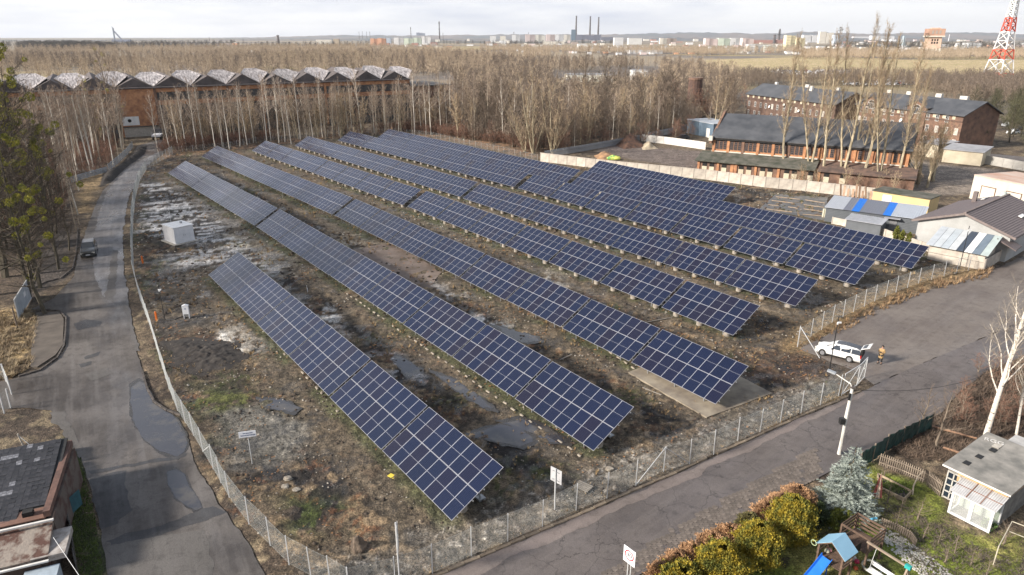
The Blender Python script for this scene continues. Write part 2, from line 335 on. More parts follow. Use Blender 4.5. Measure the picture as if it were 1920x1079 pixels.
patch([(1350, 640), (1500, 660), (1560, 700), (1440, 760), (1380, 700)], (.11, .065, .04), .8, 2, .42, 21)
sc_ = sc_ * np.where(sc_[:, :1] < .2, .68, .95); col = mixc(col, sc_, S); rough = rough + (.22 - rough) * S * wetd
# worn, swept ground just in front of the rows
FR = [((390, 515), (847, 978)), ((316, 326), (1113, 846)), ((378, 294), (1342, 758)), ((471, 283), (1375, 630)), ((550, 273), (1492, 575)), ((632, 263), (1603, 535)), ((704, 259), (1709, 505))]
for a_, b_ in FR:
    dd = line_d(x, y, [at(*a_), at(*b_)])
    w = S * sstep(4.3, 2.6, dd + (nC - .5) * 2.5); col = mix(col, (.105, .082, .056), w * .75)
    w = S * sstep(1.4, .5, dd + (nC - .5) * .8) * sstep(.35, .55, nB); col = mix(col, (.06, .07, .03), w * .7)
# verge inside the kerb fence: rubble grey
w = S * sstep(4.5, 2.0, line_d(x, y, [at(*p) for p in FENCE_B]) + (nC - .5) * 2); col = mix(col, (.125, .11, .09), w * .7); col = mix(col, (.32, .29, .25), w * sstep(.6, .7, nD) * .6)
w = sstep(2.5, .4, line_d(x, y, [at(*p) for p in FENCE_C]) + (nC - .5) * 2); col = mix(col, (.24, .16, .075), w * .8)
# lay-by gravel
w = zone(LAYBY, .8); lay = np.tile(np.array([.115, .09, .072]), (len(x), 1)); lay = mix(lay, (.075, .063, .055), sstep(.45, .62, nB)); lay = mix(lay, (.2, .165, .135), sstep(.55, .7, fbm(x * .5 + y, y - x * .3, .5, 4, 33)) * .7)
col = mixc(col, lay, w); rough = rough + (.55 - rough) * w * sstep(.5, .6, nB)
# lawn
w = zone(LAWN, .7); lw = np.tile(np.array([.15, .18, .026]), (len(x), 1)); lw = mix(lw, (.22, .20, .06), sstep(.45, .65, nB)); lw = mix(lw, (.06, .05, .028), sstep(.62, .75, nC))
col = mixc(col, lw, w)
wg = zone([(1640, 830), (1760, 780), (1830, 700), (1925, 640), (2100, 620), (2100, 860), (1925, 830), (1780, 880), (1700, 870)], 1.2)
col = mixc(col, mix(mix(np.tile(np.array([.085, .062, .045]), (len(x), 1)), (.15, .115, .075), sstep(.5, .65, nC)), (.06, .08, .02), sstep(.6, .7, nB) * .7), wg)
# dry grass on the left, dark soil by the left wood
w = zone([(-60, 585), (60, 582), (70, 600), (60, 690), (20, 712), (-60, 720)], .5); col = mix(col, (.34, .24, .12), w * sstep(.32, .5, nC)); 
w = zone([(-200, 300), (60, 250), (170, 270), (232, 300), (190, 350), (150, 430), (130, 500), (60, 560), (-200, 580)], 2); col = mix(col, (.075, .055, .042), w * .75)
w = zone([(150, 340), (190, 325), (205, 330), (180, 360), (165, 400), (140, 400)], 1.2); col = mix(col, (.26, .18, .09), w * .8)
w = zone([(130, 820), (170, 900), (195, 1080), (150, 1090), (120, 900)], .6); col = mix(col, (.04, .055, .018), w * .85)
w = zone([(100, 430), (150, 440), (130, 520), (60, 560), (40, 540)], 1); col = mix(col, (.05, .043, .04), w * .8)
w = zone([(700, 250), (870, 268), (1000, 298), (1090, 286), (1060, 268), (900, 246), (740, 238), (300, 285), (290, 300), (420, 284)], 1.5); col = mix(col, (.23, .135, .075), w * sstep(.35, .6, nC) * .9)
# yard by the depot
w = zone([(1130, 270), (1320, 284), (1330, 320), (1190, 300), (1120, 285)], 1.5); col = mix(col, (.15, .12, .105), w * .9)
w = zone([(1700, 300), (1880, 320), (1880, 360), (1640, 372)], 1.5); col = mix(col, (.24, .2, .165), w * .8)
rel = np.clip(nC - .5, -.3, .3) * .35 + (nD - .5) * .10
Z = rel * S * .9
Z += sstep(600, 2500, dist) * 0
road_sd = np.maximum.reduce([poly_sd(x, y, [at(*p) for p in q]) for q in (ROAD_L, ROAD_R, LAYBY)])
Z = Z * sstep(-.2, -1.5, road_sd); Z = Z - .05 * sstep(-.4, .2, road_sd)
puddle_px = [[(247, 780), (247, 727), (262, 716), (275, 722), (290, 757), (316, 773), (335, 788), (346, 812), (352, 832), (343, 850), (333, 857), (300, 847), (267, 820)],
             [(313, 887), (330, 882), (347, 890), (358, 915), (370, 935), (380, 953), (363, 960), (345, 945), (327, 933), (316, 912)]]
site_puddles = [[(878, 818), (905, 808), (940, 798), (975, 803), (990, 815), (1000, 828), (975, 838), (945, 833), (915, 824)], [(945, 795), (985, 785), (1020, 800), (1055, 820), (1060, 833), (1030, 830), (1000, 812)],
                [(735, 668), (755, 672), (785, 690), (792, 705), (765, 708), (748, 690)], [(930, 612), (960, 618), (1005, 632), (1012, 640), (985, 644), (955, 634)], [(485, 748), (530, 750), (560, 766), (545, 775), (505, 765)],
                [(980, 525), (1010, 522), (1035, 528), (1020, 536), (990, 534)], [(560, 612), (600, 618), (620, 640), (600, 645), (575, 630)], [(815, 700), (850, 712), (905, 748), (925, 768), (905, 765), (850, 730)]]
gcol = np.concatenate([np.clip(col, .005, .8), rough[:, None]], 1)
i0 = (np.arange(nr - 1)[:, None] * na + np.arange(na - 1)[None, :]).ravel()
Fg = np.stack([i0, i0 + 1, i0 + na + 1, i0 + na], 1)
pts_m = []
gm = mat_attr("ground_mat", noise=9.0, amt=.55, bump=.8, rattr=True, bdist=.08)
# skirt: the same sheet carried on round the back and sides
skn = 48; a3 = np.linspace(R(43), R(317), skn); rs3 = np.array([0.0, 24, 60, 150, 400, 1500, 14000]); base = len(x)
vx = np.concatenate([x] + [q * np.sin(a3) for q in rs3] + [24 * np.sin(az)]); vy = np.concatenate([y] + [q * np.cos(a3) for q in rs3] + [24 * np.cos(az)])
vz = np.concatenate([Z, np.zeros(skn * len(rs3)), np.zeros(na)]) - .012
sk = []
for i in range(len(rs3) - 1):
    for j in range(skn - 1): q = base + i * skn + j; sk.append((q, q + skn, q + skn + 1, q + 1))
tri = [(base, base + skn * len(rs3) + j + 1, base + skn * len(rs3) + j, base) for j in range(na - 1)]
gc2 = np.concatenate([gcol, np.tile(np.array([[.1, .08, .055, .95]]), (skn * len(rs3) + na, 1))])
gme = np_mesh("ground", np.stack([vx, vy, vz], 1), np.concatenate([Fg, np.array(sk)]), gm, gc2)
o = put("ground", gme); tag(o, kind='structure')
gt = np_mesh("ground_below_camera", np.stack([np.concatenate([[0], 24 * np.sin(az)]), np.concatenate([[0], 24 * np.cos(az)]), np.full(na + 1, -.012)], 1), np.array([(0, j + 2, j + 1) for j in range(na - 1)]), gm, np.tile([.1, .08, .055, .95], (na + 1, 1)))
o = put("ground", gt); tag(o, kind='structure')
# ------------------------------------------------------------------ sheets on the ground
def rag(pts, step=.6, amp=.22, seed=0, freq=.8):
    out = []; n = len(pts)
    for i in range(n):
        a, b = Vector(pts[i][:2]), Vector(pts[(i + 1) % n][:2]); k = max(1, int((b - a).length / step)); k = min(k, 60)
        for j in range(k):
            p = a.lerp(b, j / k); q = np.array([p.x]), np.array([p.y])
            dx = fbm(q[0], q[1], freq, 3, 300 + seed)[0] - .5; dy = fbm(q[0], q[1], freq, 3, 333 + seed)[0] - .5
            out.append(Vector((p.x + dx * amp * 2, p.y + dy * amp * 2)))
    return out
from mathutils.geometry import tessellate_polygon, delaunay_2d_cdt
def sheet(name, px, z, m, amp=.2, step=.6, seed=0, world_pts=None, thick=0.0, freq=.8):
    P = rag(world_pts or [at(*p) for p in px], step, amp, seed, freq) if amp > 0 else [Vector(q[:2]) for q in (world_pts or [at(*p) for p in px])]
    tr = tessellate_polygon([[Vector((p.x, p.y, 0)) for p in P]])
    V = [(p.x, p.y, z) for p in P]; me = bpy.data.meshes.new(name); F_ = [tuple(t) for t in tr]
    if thick:
        n = len(P); V += [(p.x, p.y, z - thick) for p in P]; F_ += [(i, i + n, (i + 1) % n + n, (i + 1) % n) for i in range(n)]
    me.from_pydata(V, [], F_); me.materials.append(m); b = bmesh.new(); b.from_mesh(me)
    for f in b.faces:
        if abs(f.normal.z) > .5 and f.normal.z < 0: f.normal_flip()
    if thick: bmesh.ops.recalc_face_normals(b, faces=b.faces)
    b.to_mesh(me); b.free(); me.update()
    return put(name, me)
def road_mat(name, base, patchc, pale, ang, wet, crackw=.35):
    m = bpy.data.materials.new(name); m.use_nodes = True; t = m.node_tree; b = t.nodes['Principled BSDF']; l = t.links.new
    tc = N(t, "ShaderNodeTexCoord")
    def noise(sc, det, st=(1, 1, 1), rot=0, off=0):
        mp = N(t, "ShaderNodeMapping"); mp.inputs['Scale'].default_value = st; mp.inputs['Location'].default_value = (off, off * .7, 0)
        m0 = N(t, "ShaderNodeMapping"); m0.inputs['Rotation'].default_value = (0, 0, rot)
        n = N(t, "ShaderNodeTexNoise"); n.inputs['Scale'].default_value = sc; n.inputs['Detail'].default_value = det; n.inputs['Roughness'].default_value = .65
        l(tc.outputs['Object'], m0.inputs[0]); l(m0.outputs[0], mp.inputs[0]); l(mp.outputs[0], n.inputs['Vector']); return n.outputs['Fac']
    def ramp(f, a, bb, c1, c2):
        r = N(t, "ShaderNodeValToRGB"); r.color_ramp.elements[0].position = a; r.color_ramp.elements[1].position = bb
        r.color_ramp.elements[0].color = c1 if len(c1) == 4 else (*c1, 1); r.color_ramp.elements[1].color = c2 if len(c2) == 4 else (*c2, 1); l(f, r.inputs[0]); return r.outputs[0]
    def mixn(f, a, bb):
        x = N(t, "ShaderNodeMix", data_type='RGBA'); l(f, x.inputs[0]); (l(a, x.inputs[6]) if not isinstance(a, tuple) else setattr(x.inputs[6], 'default_value', (*a, 1)))
        (l(bb, x.inputs[7]) if not isinstance(bb, tuple) else setattr(x.inputs[7], 'default_value', (*bb, 1))); return x.outputs[2]
    B, Wt = (0, 0, 0), (1, 1, 1)
    c = ramp(noise(.16, 6, off=3), .4, .6, base, patchc)
    c = mixn(ramp(noise(.5, 6, (3.2, .16, 1), ang, 9), .46, .72, B, (.6,) * 3), c, pale)      # dried mud dragged along the wheel lines
    c = mixn(ramp(noise(1.3, 5, off=5), .52, .68, B, (.5,) * 3), c, tuple(v * .55 for v in base))
    vo = N(t, "ShaderNodeTexVoronoi", feature='DISTANCE_TO_EDGE'); vo.inputs['Scale'].default_value = .33; 
    mpv = N(t, "ShaderNodeMapping"); l(tc.outputs['Object'], mpv.inputs[0])
    wv = N(t, "ShaderNodeTexNoise"); wv.inputs['Scale'].default_value = 1.7; wv.inputs['Detail'].default_value = 4; l(tc.outputs['Object'], wv.inputs['Vector'])
    ad = N(t, "ShaderNodeVectorMath", operation='ADD'); l(tc.outputs['Object'], ad.inputs[0]); l(wv.outputs['Color'], ad.inputs[1]); l(ad.outputs[0], vo.inputs['Vector'])
    ck = ramp(vo.outputs['Distance'], .0, .012, (crackw,) * 3, B); c = mixn(ck, c, tuple(v * .3 for v in base))
    g = noise(30, 2); gm_ = N(t, "ShaderNodeMapRange"); gm_.inputs['From Min'].default_value = .3; gm_.inputs['From Max'].default_value = .7; gm_.inputs['To Min'].default_value = .72; gm_.inputs['To Max'].default_value = 1.28; l(g, gm_.inputs[0])
    vm = N(t, "ShaderNodeVectorMath", operation='SCALE'); l(c, vm.inputs[0]); l(gm_.outputs[0], vm.inputs['Scale']); l(vm.outputs[0], b.inputs['Base Color'])
    rr_ = N(t, "ShaderNodeMapRange"); rr_.inputs['From Min'].default_value = .42; rr_.inputs['From Max'].default_value = .58; rr_.inputs['To Min'].default_value = wet; rr_.inputs['To Max'].default_value = .8
    l(noise(.11, 6, (1.6, .5, 1), ang, 31), rr_.inputs[0]); l(rr_.outputs[0], b.inputs['Roughness'])
    bn = N(t, "ShaderNodeBump"); bn.inputs['Strength'].default_value = .5; bn.inputs['Distance'].default_value = .03; l(noise(5, 5), bn.inputs['Height']); l(bn.outputs[0], b.inputs['Normal'])
    return m
M_roadL = road_mat("worn_wet_asphalt", (.055, .047, .042), (.12, .106, .096), (.15, .137, .128), R(-31), .28)
M_roadR = road_mat("purple_grey_asphalt", (.088, .074, .068), (.125, .107, .10), (.15, .13, .118), R(48), .45, .7)
M_pl = road_mat("sky_sheen_asphalt", (.115, .108, .108), (.165, .157, .157), (.24, .23, .228), R(-28), .22)  # wet asphalt with the sky's sheen put into its pale colours
M_slab = mat("weathered_concrete", (.30, .255, .19), (.16, .13, .1), scale=.6, rough=.85, bump=.3, detail=8)
M_lay = road_mat("gravelly_layby", (.12, .098, .085), (.165, .14, .12), (.19, .165, .145), R(48), .5)
M_earth = mat("dark_earth", (.05, .042, .036), (.018, .015, .014), scale=1.2, rough=1, bump=.9)
water = mat("puddle_water", (.040, .040, .048), (.085, .076, .068), scale=.55, rough=.03, rough2=.22, detail=6, lo=.34, hi=.5, spec=.75)
tag(sheet("left_road", ROAD_L, .012, M_roadL, .16), kind='structure')
tag(sheet("right_road", ROAD_R, .016, M_roadR, .08), kind='structure')
M_pav = mat("dirty_pavement", (.12, .10, .082), (.075, .062, .052), scale=.7, rough=.9, detail=8, bump=.3)
tag(sheet("gravel_layby", LAYBY, .009, M_lay, .3, .4, 97), kind='structure')
tag(sheet("side_pavement", [(66, 588), (112, 586), (120, 600), (118, 648), (104, 668), (70, 690), (58, 690), (60, 640), (70, 600)], .12, M_pav, .05, thick=.14), kind='structure')
tag(sheet("painted_sky_sheen", [(262, 302), (303, 283), (270, 318), (240, 372), (230, 440), (232, 500), (240, 560), (215, 572), (196, 560), (178, 520), (172, 470), (182, 410), (200, 360), (232, 322)], .0176, M_pl, .3, .3, 90), kind='structure')  # strip that paints the grazing sky reflection onto the wet road
wetm = mat("wet_margin", (.045, .04, .036), (.03, .027, .025), scale=2, rough=.35, rough2=.2)
def grow(px, k): c_ = (sum(p[0] for p in px) / len(px), sum(p[1] for p in px) / len(px)); return [(c_[0] + (p[0] - c_[0]) * k, c_[1] + (p[1] - c_[1]) * k) for p in px]
for i, p in enumerate(puddle_px): tag(sheet("wet_margin", grow(p, 1.09), .0183 + i * .0006, wetm, .16, .2, 40 + i, freq=1.6), kind='structure')
for i, p in enumerate(site_puddles): tag(sheet("wet_margin", grow(p, 1.25), .028 + i * .0006, wetm, .25, .15, 50 + i, freq=1.4), kind='structure')
M_pt1 = road_mat("dusty_asphalt_patch", (.085, .077, .07), (.11, .10, .093), (.13, .12, .11), R(-31), .45); M_pt2 = road_mat("dark_wet_patch", (.035, .034, .036), (.055, .053, .055), (.08, .078, .078), R(-31), .2)
for i, (p, m_) in enumerate((([(204, 1022), (300, 1005), (382, 995), (396, 1040), (404, 1110), (208, 1110)], M_pt1), ([(168, 900), (205, 888), (236, 884), (246, 960), (215, 985), (190, 992)], M_pt2), ([(196, 1014), (280, 990), (400, 950), (424, 962), (300, 1004), (206, 1022)], M_pt2),
        ([(166, 884), (228, 872), (350, 852), (346, 858), (232, 878), (168, 892)], M_pt2), ([(138, 608), (160, 600), (192, 602), (188, 612), (160, 616), (144, 620)], M_pt2), ([(160, 668), (190, 660), (186, 668), (164, 674)], M_pt2), ([(146, 684), (172, 678), (170, 684), (150, 690)], M_pt2), ([(160, 702), (200, 690), (215, 700), (170, 716)], M_pt1), ([(196, 560), (212, 470), (222, 470), (214, 570)], M_pt1), ([(240, 600), (228, 560), (236, 560), (262, 660), (254, 660)], M_pt1), ([(90, 775), (118, 772), (160, 852), (150, 862)], M_pt1))):
    tag(sheet("asphalt_patch", p, .0205 + i * .0003, m_, .25, .2, 70 + i, freq=1.3), kind='structure')
for i, p in enumerate(puddle_px): tag(sheet("puddle", p, .0275 + i * .0006, water, .16, .3, i), kind='structure')
for i, p in enumerate(site_puddles): tag(sheet("puddle", p, .035 + i * .0006, water, .22, .12, 10 + i, freq=1.6), kind='structure')
tag(sheet("concrete_slab", [(1178, 700), (1285, 655), (1448, 739), (1325, 785)], .1, M_slab, .05, thick=.16), kind='structure')
tag(sheet("concrete_slab", [(650, 470), (735, 455), (830, 510), (790, 560)], .03, mat("pinkish_concrete", (.22, .17, .14), (.12, .09, .07), scale=.5, rough=.9), .4, thick=.03), kind='structure')
tag(sheet("far_road", [(1830, 300), (1990, 320), (1990, 301), (1850, 288)], .02, M_roadR, 0), kind='structure')
M_dv = road_mat("dusty_road_edge", (.15, .122, .108), (.19, .155, .14), (.22, .19, .17), R(48), .7)
tag(sheet("dusty_road_edge", [(760, 1107), (880, 1057), (1033, 992), (1190, 923.5), (1257, 896), (1393, 834), (1497, 787), (1620, 734), (1622, 742), (1500, 799), (1398, 849), (1265, 912), (1195, 941), (1040, 1012), (893, 1078), (790, 1125)], .0225, M_dv, .3, .25, 95), kind='structure')
# kerb: separate stones
kb = thing("kerb", "weathered concrete kerb between the fenced plot and the grey road", "kerb"); kb['kind'] = 'structure'
if 'category' in kb: del kb['category']
M_kerb = mat("kerb_stone", (.34, .27, .19), (.16, .12, .085), scale=2.2, rough=.95, bump=.5, rnd_=.25)
kst = MB().box((0, 0, .04), (.96, .2, .2)).mesh("kerb_stone", M_kerb)
KP = [at(*p) for p in [(760, 1103), (830, 1075), (880, 1053), (927, 1034), (1033, 988), (1107, 957), (1190, 919.5), (1257, 892), (1320, 862), (1393, 830), (1497, 783), (1570, 753), (1620, 731)]]
def walk(P, step):
    out = []; carry = 0.0
    for i in range(len(P) - 1):
        d = P[i + 1] - P[i]; Ln = d.length; s = carry
        while s < Ln: out.append((P[i] + d * (s / Ln), math.atan2(d.y, d.x))); s += step
        carry = s - Ln
    return out
for i, (p, a) in enumerate(walk(KP, 1.02)):
    if rnd.random() < .06: continue
    o = put("kerb_stone", kst, kb); o.location = (p.x, p.y, rnd.uniform(-.06, .01)); o.rotation_euler = (rnd.uniform(-.12, .05), rnd.uniform(-.02, .02), a + rnd.uniform(-.03, .03))
kst2 = MB().box((0, 0, .04), (.96, .2, .2)).mesh("kerb_stone", mat("sooty_kerb", (.13, .11, .095), (.05, .043, .04), scale=2.2, rough=.95, rnd_=.25))
ks2 = thing("pavement_kerb", "x", "kerb"); del ks2['category']; del ks2['label']; ks2['kind'] = 'structure'
for p, a in walk([at(*p) for p in [(66, 586), (90, 582), (112, 584), (124, 598), (123, 625), (120, 650), (108, 672), (75, 696), (40, 706)]], .8):
    o = put("kerb_stone", kst2, ks2); o.location = (p.x, p.y, .02); o.rotation_euler = (0, 0, a); o.scale = (.78, .7, 1)
for p, a in walk([at(*p) for p in [(146, 430), (142, 480), (136, 505), (115, 522), (85, 530), (55, 545)]], .8):
    o = put("kerb_stone", kst2, ks2); o.location = (p.x, p.y, .0); o.rotation_euler = (0, 0, a); o.scale = (.78, .7, 1)
for p, a in walk([at(*p) for p in [(268, 700), (276, 730), (290, 755), (312, 770), (335, 778)]], .8):
    o = put("kerb_stone", kst2, ks2); o.location = (p.x, p.y, .0); o.rotation_euler = (0, 0, a); o.scale = (.78, .7, 1)
# hexagonal pavers along the garden side of the right road
hexm = mat("hexagonal_paver", (.17, .14, .118), (.10, .083, .07), scale=3, rough=.9, bump=.4, rnd_=.22)
hx = MB().prism([(math.cos(k * math.pi / 3 + .5) * .2, math.sin(k * math.pi / 3 + .5) * .2, 0) for k in range(6)], (0, 0, .05)).mesh("paver", hexm)
strip = [at(*p) for p in [(1070, 1110), (1190, 1036), (1285, 976), (1380, 922), (1462, 876), (1530, 838), (1545, 890), (1447, 945), (1380, 985), (1280, 1032), (1150, 1105)]]
SX, SY = [], []
c0 = at(1330, 1000); dA = .5
for i in range(-70, 71):
    for j in range(-45, 46):
        px_ = (i + .5 * (j % 2)) * .366; py_ = j * .317
        SX.append(c0.x + px_ * math.cos(dA) - py_ * math.sin(dA)); SY.append(c0.y + px_ * math.sin(dA) + py_ * math.cos(dA))
SX, SY = np.array(SX), np.array(SY); ins = poly_sd(SX, SY, strip) > .05
pv = thing("hexagonal_paving", "x", "x"); del pv['category']; del pv['label']; pv['kind'] = 'structure'
cand = sorted([(math.hypot(a, b), a, b) for a, b in zip(SX[ins], SY[ins])]); extra = MB()
for k, (d, a, b) in enumerate(cand):
    if rnd.random() < .03: continue
    zz = rnd.uniform(-.018, -.004)
    if k < 300:
        o = put("paver", hx, pv); o.location = (a, b, zz); o.rotation_euler = (rnd.uniform(-.03, .03), rnd.uniform(-.03, .03), dA - .5 + math.pi / 6 * 0)
    else:
        q = dA - .5; extra.prism([(a + math.cos(w * math.pi / 3 + .5 + q) * .2, b + math.sin(w * math.pi / 3 + .5 + q) * .2, zz) for w in range(6)], (0, 0, .05))
if extra.v: tag(extra.build("far_pavers", hexm, pv, fix=False), kind='stuff')
# banks of dark soil and the verge soil heap beside the left road
def heap(name, px, h, m, seed=0, res=40, label=None, kind='structure', cat=None):
    P = [at(*p) for p in px]; xs = [p.x for p in P]; ys = [p.y for p in P]
    X, Y = np.meshgrid(np.linspace(min(xs), max(xs), res), np.linspace(min(ys), max(ys), res)); sd_ = poly_sd(X, Y, P)
    mxd = sd_.max(); Zh = sstep(0, mxd * .9, sd_) * h * (.35 + 1.3 * fbm(X, Y, (2.2 if h > .4 else 7.0) / max(mxd, .4), 5, seed)) - .06 * (sd_ <= 0.02)
    i = (np.arange(res - 1)[:, None] * res + np.arange(res - 1)[None, :]).ravel(); Fh = np.stack([i, i + 1, i + res + 1, i + res], 1)
    keep = (sd_.ravel()[Fh] > -.02 * mxd).any(1)
    o = put(name, np_mesh(name, np.stack([X.ravel(), Y.ravel(), Zh.ravel()], 1), Fh[keep], m, smooth=False))
    return tag(o, label, cat, kind=kind)
heap("soil_bank", [(196, 325), (215, 318), (240, 298), (258, 280), (276, 272), (270, 290), (235, 316), (210, 340), (188, 352)], .9, M_earth, 1)
heap("churned_soil", [(300, 640), (360, 632), (450, 640), (470, 668), (440, 700), (360, 705), (318, 690)], .39, M_earth, 2, 90)
# ================================================================== SOLAR TABLES
M_alu = mat("brushed_aluminium", (.50, .50, .53), (.42, .42, .45), rough=.38, metal=.35)
M_steel = mat("galvanised_steel", (.42, .43, .44), (.3, .31, .32), scale=6, rough=.5, metal=.6)
M_conc = mat("pale_concrete", (.50, .46, .40), (.33, .30, .26), scale=3, rough=.9, bump=.3)
M_cell = bpy.data.materials.new("solar_cells"); M_cell.use_nodes = True
t = M_cell.node_tree; b_ = t.nodes['Principled BSDF']; l = t.links.new
oi = N(t, "ShaderNodeObjectInfo"); rp = N(t, "ShaderNodeValToRGB"); e = rp.color_ramp.elements
e[0].position = 0; e[0].color = (.005, .009, .028, 1); e[1].position = 1; e[1].color = (.010, .0085, .020, 1)
q = e.new(.55); q.color = (.0055, .010, .033, 1); q = e.new(.8); q.color = (.0075, .008, .024, 1)
l(oi.outputs['Random'], rp.inputs[0])
tc = N(t, "ShaderNodeTexCoord"); br = N(t, "ShaderNodeTexBrick"); br.offset = 0; br.inputs['Scale'].default_value = 1; br.inputs['Brick Width'].default_value = .182; br.inputs['Row Height'].default_value = .091
br.inputs['Mortar Size'].default_value = .0035; br.inputs['Mortar'].default_value = (.03, .034, .06, 1); br.inputs['Mortar Smooth'].default_value = 0
l(tc.outputs['Object'], br.inputs['Vector']); l(rp.outputs[0], br.inputs['Color1']); l(rp.outputs[0], br.inputs['Color2'])
l(br.outputs['Color'], b_.inputs['Base Color']); b_.inputs['Roughness'].default_value = .1; b_.inputs['IOR'].default_value = 1.5; b_.inputs['Sheen Weight'].default_value = .42; b_.inputs['Sheen Roughness'].default_value = .28; b_.inputs['Sheen Tint'].default_value = (.8, .8, .95, 1)
nz = N(t, "ShaderNodeTexNoise"); nz.inputs['Scale'].default_value = .45; nz.inputs['Detail'].default_value = 2; bn = N(t, "ShaderNodeBump"); bn.inputs['Strength'].default_value = .12; bn.inputs['Distance'].default_value = .02
gm2 = N(t, "ShaderNodeNewGeometry"); l(gm2.outputs['Position'], nz.inputs['Vector']); l(nz.outputs['Fac'], bn.inputs['Height']); l(bn.outputs[0], b_.inputs['Normal'])
b_.inputs['Specular IOR Level'].default_value = .5
PW, PL, TILT = 1.134, 2.2, R(29.5)
mb = MB(); hw, hl, fw, th = PW / 2, PL / 2, .020, .035
ov = [(-hw, -hl), (hw, -hl), (hw, hl), (-hw, hl)]; iv = [(-hw + fw, -hl + fw), (hw - fw, -hl + fw), (hw - fw, hl - fw), (-hw + fw, hl - fw)]
vs = [(a, b, 0) for a, b in ov] + [(a, b, th) for a, b in ov] + [(a, b, th) for a, b in iv] + [(a, b, th - .006) for a, b in iv]
fs = [(3, 2, 1, 0)] + [(i, (i + 1) % 4, 4 + (i + 1) % 4, 4 + i) for i in range(4)] + [(4 + i, 4 + (i + 1) % 4, 8 + (i + 1) % 4, 8 + i) for i in range(4)] + [(8 + i, 8 + (i + 1) % 4, 12 + (i + 1) % 4, 12 + i) for i in range(4)]
mb.add(vs, fs, 0); mb.add([(a, b, th - .005) for a, b in iv], [(0, 1, 2, 3)], 1)
for k in range(6):      # busbar gap across the middle, broken between the cells
    a = -hw + fw + .012 + k * .178; mb.add([(a, -.009, th - .003), (a + .155, -.009, th - .003), (a + .155, .009, th - .003), (a, .009, th - .003)], [(0, 1, 2, 3)], 0)
panel_me = mb.mesh("solar_panel", [M_alu, M_cell])
def frame_mesh(nc, Ln):
    mb = MB(); cT, sT = math.cos(TILT), math.sin(TILT)
    def P(x_, s_, dz=0): return (x_, s_ * cT - dz * -sT * 0, .7 + s_ * sT + dz)
    for s_ in (.45, 1.75, 2.7, 4.0): mb.bar(P(-.08, s_, -.06), P(Ln + .08, s_, -.06), .05, .07)
    k = 3 if nc > 6 else 2
    for i in range(k):
        x_ = Ln * (i + .5) / k
        mb.bar(P(x_, .1, -.13), P(x_, 4.35, -.13), .06, .08)
        mb.bar((x_, .55, 0), P(x_, .55, -.15), .08); mb.bar((x_, 3.1, 0), P(x_, 3.1, -.15), .08)
        mb.bar((x_, .6, .25), P(x_, 2.6, -.2), .05); mb.box((x_, 3.1, .05), (.5, .5, .14))
    return mb.mesh("support_frame", M_steel)
drum_me = MB().lathe((0, 0, 0), [(.30, 0), (.35, .05), (.36, .40), (.33, .50), (.2, .54)], 14).mesh("concrete_ballast", mat("ballast_concrete", (.37, .33, .28), (.24, .21, .18), scale=3, rough=.9))
frames = {}
far_drums = False
def table(A, d, nc, label, group):
    Ln = nc * (PW + .012)
    if nc not in frames: frames[nc] = frame_mesh(nc, Ln)
    rt = thing("solar_table", label, "solar panels", (A.x, A.y, rnd.uniform(-.03, .03)), math.atan2(d.y, d.x), group)
    rt.rotation_euler[0] = rnd.uniform(-.002, .002); rt.rotation_euler[1] = rnd.uniform(-.0015, .0015)
    dt = rnd.uniform(-.004, .004)
    for i in range(nc):
        for j in range(2):
            s_ = .0 + (j + .5) * (PL + .022); o = put("solar_panel", panel_me, rt)
            o.location = (PW / 2 + i * (PW + .012), s_ * math.cos(TILT), .72 + s_ * math.sin(TILT)); o.rotation_euler = (TILT + dt + rnd.uniform(-.002, .002), 0, 0)
    put("support_frame", frames[nc], rt)
    k = 3 if nc > 6 else 2
    for i in range(k):
        o = put("concrete_ballast", drum_me, rt); o.location = (Ln * (i + .5) / k + (.35 if i == k - 1 and nc == 8 else 0) + rnd.uniform(-.15, .15), (1.5 if far_drums is False else .8), -.02); o.rotation_euler = (0, 0, rnd.uniform(0, 6))
def block(a, b, n, rowlab, side, nc=8, zl=.7, group=None, rev=False):
    A, B = at(*a, zl), at(*b, zl); A.z = B.z = 0; d = (B - A); Ln = d.length; d.normalize(); pitch = Ln / n
    w = nc * (PW + .012); step = (pitch if abs(pitch - w - .2) < .3 else w + .16); n_full = n
    for i in range(n):
        p = B - d * (w + step * i)                     # counted from the near end
        table(p, d, nc, f"{ordn(i)} table from the {side} of the {rowlab}", group)
    left = Ln - (w + step * (n - 1)) - .16; k = int(left / (PW + .012))
    if k >= 2: table(B - d * (w + step * (n - 1) + .16 + k * (PW + .012)), d, k, f"short last table at the far wood end of the {rowlab}", group)
G = "tilted solar tables in long parallel rows"
block((390, 515), (847, 978), 6, "short front panel row by the left road", "kerb end", group=G)
rows = [(((480, 425.5), (1113, 846), 8), ((315, 325), (477, 424), 6), "second panel row from the left"),
        (((626, 404), (1342, 758.5), 8), ((378, 294), (623, 403), 8), "third panel row from the left"),
        (((762, 387), (1374.7, 630), 7), ((471, 283), (755, 385), 8), "fourth panel row from the left"),
        (((867, 372), (1491.7, 575), 7), ((550, 273), (863, 370), 8), "fifth panel row from the left"),
        (((969, 353), (1603, 535), 7), ((632, 263.5), (963, 351), 8), "sixth panel row from the left"),
        (((1069, 345.5), (1709, 505), 7), ((704, 258.5), (1061, 344), 8), "seventh panel row from the left")]
for nr_, fr_, lab in rows:
    far_drums = not lab.startswith(('second', 'third'))
    block(*nr_, lab, "near end", group=G); block(*fr_, lab, "mid-row gap, wood side,", group=G)
A8 = at(1124, 301.7, 2.9); B8 = at(1380, 352, 2.9); d8 = (B8 - A8); L8 = d8.length; d8.normalize(); n8 = Vector((-d8.y, d8.x, 0)) 
if n8.y < 0: n8 = -n8
